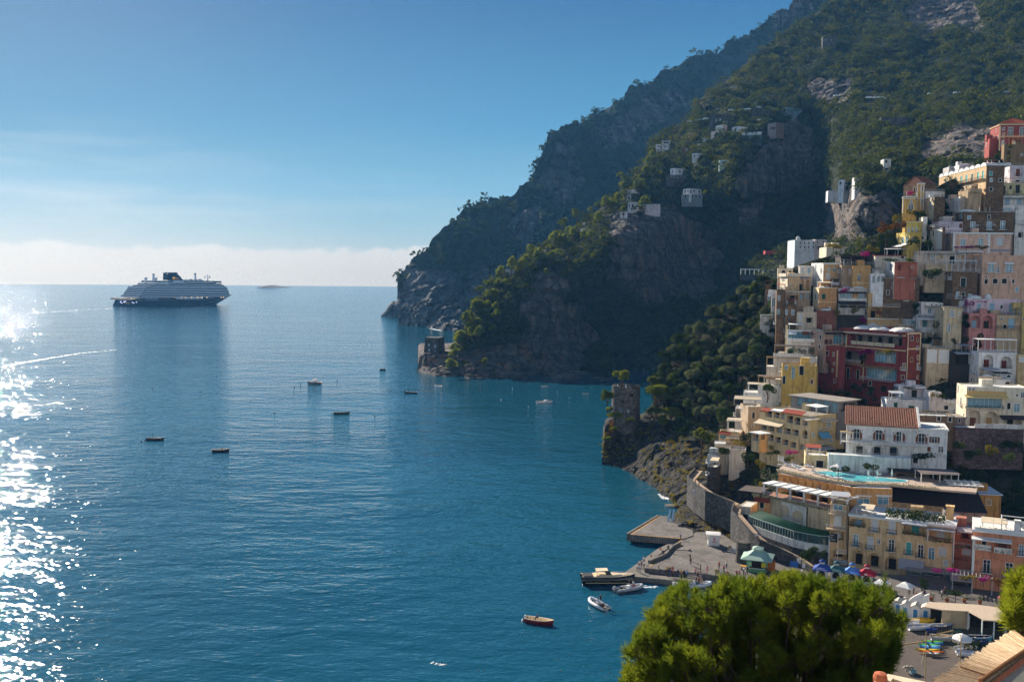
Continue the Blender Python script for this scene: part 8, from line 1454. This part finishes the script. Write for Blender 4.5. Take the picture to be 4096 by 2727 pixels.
bboat(1240,880,3.9,1.5,-6,rubber,beige_i,whb,'pale grey boat beached left of the white parasol');bboat(1770,890,4.0,1.5,-3,kg('teal_hull',(70,140,156)),navb,whb,'teal boat with navy cover beached right of the white parasol');bboat(1740,940,3.4,1.2,-2,navb,navb,blub,'navy boat beached below the teal boat');bboat(1560,1090,2.8,1.2,-12,whb,rubber,blub,'small white dinghy near the cane roof');bboat(1480,1030,1.9,1.0,20,whb,whb,whb,'tiny white tender under the parasol plants');bboat(1440,800,2.0,1.0,10,grn,grn,grn,'small green boat with cover behind the white parasol');bboat(1110,790,2.0,1.0,0,navb,blub,navb,'small dark blue boat behind the grey boat')
for i,(x,y,L,c,lb)in enumerate(((1115,925,3.6,(86,190,70),'green kayak at the back of the row on the beach'),(1130,948,3.4,(44,100,180),'blue kayak behind the second green kayak'),(1060,965,3.4,(70,176,60),'second green kayak in the row on the beach'),(1080,985,3.6,(120,190,216),'pale blue kayak in the middle of the row'),(1085,1008,3.4,(50,116,190),'blue kayak before the pale blue kayak'),(1050,1035,4.2,(206,186,40),'yellow kayak near the front of the row'),(1095,1062,4.0,(226,110,36),'orange kayak at the front of the row'),(1120,1085,2.2,(206,206,200),'short white and black board before the orange kayak'))):
 o=empty('kayak',bpt(x,y)+Vector((0,0,.25)),R(-4+rnd.uniform(-4,4)),lb,'kayak','kayaks laid in a row on the beach');m=MB();V=[];mt=kg('kayak_%d'%i,c)
 for q in range(11):t_=q/10;w_=max(.02,.36*math.sin(math.pi*t_)**.6);z_=.30+.14*abs(2*t_-1)**2;V+=[(L*(t_-.5),-w_,z_*.8),(L*(t_-.5),0,z_),(L*(t_-.5),w_,z_*.8),(L*(t_-.5),0,.02+.1*abs(2*t_-1)**3)]
 m.add(V,[(4*q+k,4*q+4+k,4*q+4+(k+1)%4,4*q+(k+1)%4)for q in range(10)for k in range(4)]);m.build('hull',mt,o);m=MB(Matrix.Translation((-.1,0,.33)));m.lathe([(.24,-.06),(.24,.03),(.17,.03),(.17,-.05)],10);m.build('cockpit',dkc,o)
par_sq=make_parasol('parasol',canvas_w,r=1.75,hgt=3.0,n=6,rise=.9,label='white parasol with wide valance standing among the beached boats',loc=bpt(1510,1010));make_parasol('parasol',canvas_w,r=1.9,hgt=3.2,n=4,rise=.8,label='cream square parasol, left one of two on the promenade',loc=onz('G',420,260,2.05));make_parasol('parasol',canvas_w,r=2.0,hgt=3.2,n=4,rise=.8,label='cream square parasol, right one of two on the promenade',loc=onz('G',745,300,2.05));make_parasol('parasol',plain('rose_canvas',(196,96,136),.9),r=.9,hgt=2.2,n=8,rise=.45,label='pink parasol beside the small pine at the edge of town',loc=onz('G',2055,420,2.05))
for k,(x,y)in enumerate(((1100,335),(1312,355),(1546,362),(1756,382))):
 o=empty('plant_pot',onz('G',x,y,2.06),0,['terracotta pot plant behind the curved walls','terracotta pot plant, second from the curved walls','terracotta pot plant, third from the curved walls','terracotta pot plant, farthest from the curved walls'][k],'plant pot','pot plants along the promenade edge');m=MB();m.lathe([(0,0),(.28,0),(.4,.7),(.34,.7),(0,.6)],12);m.build('pot',plain('terracotta',(150,84,56),.9,.2,3),o);leaves_on('foliage',rng.normal(size=(60,3))*np.array([.3,.3,.22])+np.array([0,0,1.0]),.14,leaf_near,o)
wd_=plain('grey_timber',(176,146,104),.9,.2,3)
for k,(x,yb,yt,a,b,lb)in enumerate(((1020,1420,755,(690,935),(1030,885),'tall slim wooden pole with a slanting plank, nearest the pine'),(1490,1250,800,(1165,795),(1400,742),'tall slim wooden pole with a slanting plank, beside the white parasol'))):
 d_=bpt(x,yb).y;p0=atd('G',x,yb,d_);o=empty('swing_pole',p0,0,lb,'pole');m=MB();m.tube([(0,0,-.3),atd('G',x+12,yt,d_)-p0],[.08,.06],6);m.build('pole',wd_,o);A_,B_=atd('G',*a,d_)-p0,atd('G',*b,d_)-p0;m=MB();m.tube([A_,B_],.1,6);m.tube([B_,atd('G',x+12,yt+10,d_)-p0],.04,5);m.build('plank',wd_,o);m=MB()
 for q in range(9):p=A_.lerp(B_,(q+.5)/9);m.tube([p+Vector((0,0,-1.6)),p+Vector((0,0,1.4))],.012,4)
 m.tube([(-.2,0,1.0),(-.7,.1,2.6),(-.3,.1,5.0)],.03,5);m.build('ropes',trim_c,o)
o=empty('stone_heap',bpt(800,1310),0,'heap of pale stones and netting on a blue crate on the beach','heap');V=[];m=MB()
for k in range(22):m.M=Matrix.Translation((rnd.uniform(-.8,.8),rnd.uniform(-.4,.4),rnd.uniform(.5,1.0)))@Matrix.Scale(rnd.uniform(.12,.26),4);m.lathe([(0,-1),(.8,-.6),(1,.1),(.6,.8),(0,1)],7)
m.build('stones',plain('heap_stone',(176,166,148),.9,.4,3),o);m=MB();m.box(.2,1.0,-.4,.4,0,.55);m.build('crate',kg('crate_blue',(120,160,176)),o)
o=empty('potted_garden',bpt(1560,985),0,'cluster of green pot plants and tubs under the white beach parasol','plants');leaves_on('leaves',rng.normal(size=(260,3))*np.array([1.3,.5,.35])+np.array([.6,0,.7]),.2,dkl,o);m=MB();[m.lathe([(.2,0),(.28,.45),(0,.4)],8,c=(x_,0))for x_ in(-.6,.2,1.0,1.8)];m.build('tubs',trim_w,o)
for x,y,k,t_,l_,w_ in[(860,250,'stand','b','k','between the cream parasols and the blue doors'),(800,260,'stand','k','k','behind the right cream parasol'),(1010,270,'sit','b','k','at a table before the white arched doors'),(1240,300,'stand','w','n','at the second arched door'),(1285,260,'stand','n','k','right of the second arched door'),(2050,430,'sit','p','k','under the pink parasol'),(590,290,'sit','k','k','between the two cream parasols'),(900,300,'sit','r','k','at a table beside the cream parasol')]:person('G',x,y,2.06,k,t_,l_,rnd.uniform(-180,180),'person in %s top %s %s'%(CN[t_],VB[k],w_))
ys=np.linspace(4,104,40);xs=np.linspace(-50,90,40);V=np.array([(x,y,50-.46*y+.8*math.sin(x*.3+y*.2))for y in ys for x in xs]);ix=np.arange(1600).reshape(40,40);tag(np_mesh('near_hill',V,np.stack([ix[:-1,:-1],ix[:-1,1:],ix[1:,1:],ix[1:,:-1]],-1).reshape(-1,4),near_m,smooth=True,attrs={'rock':np.zeros(1600)}),'hillside falling away below the viewpoint',None,None,'structure')
RZ2=54.0
def gz(pts,z):return[onz('G',x,y,z)for x,y in pts]
o=empty('cane_roof',onz('G',1900,1150,RZ2),0,'foreground terrace roof of pale split canes','roof');ol=o.location
A_,B_,C_,D_=[p-ol for p in gz([(2225,745),(1000,1520),(1640,1600),(2500,960)],RZ2)];m=MB();m2=MB();n=150
for i in range(n):
 q=i/n;a=A_.lerp(B_,q);b=D_.lerp(C_,q);j=rnd.uniform(-.006,.006);e=(b-a).normalized()*rnd.uniform(-.12,.05);(m if i%3 else m2).tube([a+e+Vector((0,0,j)),a.lerp(b,.5)+Vector((0,0,rnd.uniform(-.01,.012))),b+Vector((0,0,j))],.028*rnd.uniform(.7,1.15),5,cap=False)
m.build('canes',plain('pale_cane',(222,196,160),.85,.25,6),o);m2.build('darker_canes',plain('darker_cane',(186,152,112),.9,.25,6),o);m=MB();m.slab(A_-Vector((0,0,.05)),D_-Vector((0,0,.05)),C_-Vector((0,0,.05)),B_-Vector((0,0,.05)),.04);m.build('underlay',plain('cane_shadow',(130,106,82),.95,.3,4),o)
m=MB();P=[p-ol for p in gz([(1765,1450),(2060,1245),(2500,950)],RZ2)];m.tube([p+Vector((0,0,.06))for p in P],.06,7);P=[p-ol for p in gz([(1490,1250),(1640,1300),(1870,1375)],RZ2)];m.tube([p+Vector((0,0,.05))for p in P],.022,5);m.build('edge_poles',plain('brown_pole',(128,84,50),.9,.25,6),o)
o=empty('tile_course',onz('G',2080,1290,53.7),0,'row of terracotta ridge tiles beside the cane roof','tiles');ol=o.location;P=[p-ol for p in gz([(1800,1500),(2100,1270),(2480,1000)],53.75)];m=MB()
for p,d_ in along([(q.x,q.y)for q in P],.42):m.M=Matrix.Translation((p.x,p.y,0))@Matrix.Rotation(math.atan2(d_.y,d_.x)-math.pi/2,4,'Z');m.add([(.17*math.cos(a)*(1-.12*k),(-.1+.36*k)if 0 else.17*math.sin(a)*(1-.12*k)*0+(-.25+.55*k),.17*math.sin(a))for k in(0,1)for a in[math.pi*i/6 for i in range(7)]],[(i,i+1,i+8,i+7)for i in range(6)])
for k in range(1):pass
o2=m.build('tiles',plain('terracotta_tile',(196,112,80),.9,.2,5),o);o2.data.transform(Matrix.Identity(4))
o=empty('parapet',onz('G',2200,1330,53.6),0,'cream plastered parapet wall at the lower right corner','wall');ol=o.location;m=MB();m.prism([(p-ol)[:2]for p in gz([(1760,1560),(2100,1300),(2500,1040),(2500,1190),(2330,1300),(2060,1560)],53.6)],-3.5,0);m.build('wall',plain('cream_parapet',(232,212,182),.9,.08,2,.01,streak=.25),o)
o=empty('corner_parapet',onz('G',560,1400,51),0,'cream parapet corner in front of the big pine','wall');ol=o.location;m=MB()
for pts in([(180,1520),(515,1325),(610,1362),(400,1560)],[(515,1325),(1250,1478),(1100,1560),(600,1395)]):m.prism([(p-ol)[:2]for p in gz(pts,51)],-3,0 if len(pts)and pts[0][0]<300 else-.003)
m.build('wall',plain('cream_parapet',(232,212,182)),o);m=MB();m.M=Matrix.Translation(onz('G',410,1375,51.1)-ol);m.lathe([(.0,.2),(.2,.15),(.25,0),(.22,-.4)],10);m.build('tile_cap',plain('terracotta_tile',(196,112,80)),o)
needle=leaf_mat('foreground_needles',(.040,.076,.012),(.215,.235,.028),.5)
def big_pine(name,outline,d0,dr,n,label,seed,base):
 g_=np.random.default_rng(seed);P=[];pa=np.array(outline,float);lo_,hi_=pa.min(0),pa.max(0);cx,cy=pa.mean(0);lob=g_.uniform(lo_,hi_,(150,2));lob=lob[inpoly(lob,outline)];ld=g_.uniform(-dr,dr*.6,len(lob));lr=g_.uniform(18,44,len(lob))
 while len(P)<n:
  q=g_.uniform(lo_,hi_,(400,2));w9=fbm(np.c_[q/26,np.full(len(q),seed)],3,seed);q=q[inpoly(q+np.stack([w9,-w9],1)*16,outline)&((fbm(np.c_[q/22,np.full(len(q),seed+3.)],2,9)>-.22)|(len(P)>n*.62))]
  for x,y in q:
   k=np.argmin(np.hypot(lob[:,0]-x,lob[:,1]-y)/lr);rr=np.hypot(lob[k,0]-x,lob[k,1]-y)/lr[k];d=d0+ld[k]-1.6*math.sqrt(max(0,1-rr*rr))+abs(g_.normal())*1.0*(1+rr)+(2.6 if len(P)>n*.62 else 0);P.append((x,y,d,lob[k,0],lob[k,1]-10))
 P=np.array(P[:n]);T=[];dirs=[]
 r_=rays('O',P[:,:2]);W=np.array(C0)+r_*(P[:,2]/r_[:,1])[:,None];rc_=rays('O',P[:,3:5]+np.array([0,45]));Cn=np.array(C0)+rc_*((P[:,2]+1.2)/rc_[:,1])[:,None];D=W-Cn;D/=np.linalg.norm(D,axis=1)[:,None];D=D*.6+np.array([0,0,.75])+g_.normal(size=D.shape)*.22;D/=np.linalg.norm(D,axis=1)[:,None]
 nn=50;base_=np.repeat(W,nn,0);d_=np.repeat(D,nn,0);s_=g_.random(n*nn);R_=g_.normal(size=(n*nn,3));R_-=(R_*d_).sum(1)[:,None]*d_;R_/=np.linalg.norm(R_,axis=1)[:,None];ln=g_.uniform(.18,.32,n*nn)*np.repeat(g_.uniform(.6,1.45,n),nn)
 ax=d_*(.35+.5*s_)[:,None]+R_*(.95-.45*s_)[:,None];ax/=np.linalg.norm(ax,axis=1)[:,None];p0=base_+d_*(s_*.5)[:,None];p1=p0+ax*ln[:,None];sd=np.cross(ax,g_.normal(size=ax.shape));sd/=np.linalg.norm(sd,axis=1)[:,None];w_=.013
 V=np.stack([p0-sd*w_,p0+sd*w_,p1+sd*w_*.5,p1-sd*w_*.5],1).reshape(-1,3);o=empty(name,base,0,label,'tree');lt=g_.random(len(lob)+1);ki=np.array([np.argmin(np.hypot(lob[:,0]-x,lob[:,1]-y))for x,y in P[:,3:5]+np.array([0,10])]);tint=np.repeat(np.repeat(lt[ki]*.5+g_.random(n)*.3,nn)+g_.random(n*nn)*.2,4);np_mesh('crown',V-np.array(base),np.arange(len(V)).reshape(-1,4),needle,o,attrs={'tint':tint})
 m=MB();b0=Vector((0,0,-2));f=Vector((0,0,3.0));m.tube([b0,(0.1,0,1),f],[.34,.28,.2],8);L=[Vector(np.array(C0)+(rays('O',l[None])[0]*((d0+dd+.6)/rays('O',l[None])[0,1])))-Vector(base)for l,dd in zip(lob,ld)]
 for q in L:m.tube([f*.8,f*.8+(q-f*.8)*.5+Vector((0,0,-.5)),q],[.14,.08,.03],5)
 for i in range(0,n,2):a=Vector(W[i])-Vector(base);k=min(L,key=lambda q:(q-a).length);m.tube([k,k.lerp(a,.6)+Vector((0,0,-.12)),a,a+Vector(D[i])*.35],[.02,.014,.012,.006],4,cap=False)
 m.build('trunk',bark,o);return o
def gbase(u,d):p=atd('O',u,1568,d);return Vector((p.x,d,50-.46*d))
big_pine('pine_tree',[(1395,1640),(1440,1568),(1448,1500),(1478,1452),(1502,1402),(1532,1376),(1570,1360),(1606,1372),(1640,1386),(1652,1356),(1690,1344),(1740,1348),(1790,1336),(1818,1322),(1850,1334),(1880,1352),(1930,1356),(1980,1368),(2038,1350),(2052,1388),(2040,1420),(2082,1446),(2072,1500),(2050,1545),(2020,1640),(1990,1700),(1400,1700)],43,3.2,6400,'big pine with bright needle tufts filling the foreground before the quay',3,gbase(1760,44))
big_pine('pine_tree',[(2430,1300),(2352,1336),(2328,1352),(2318,1392),(2316,1440),(2340,1456),(2430,1470)],33,1.5,800,'pine reaching in at the right edge above the cane roof',5,gbase(2400,33))
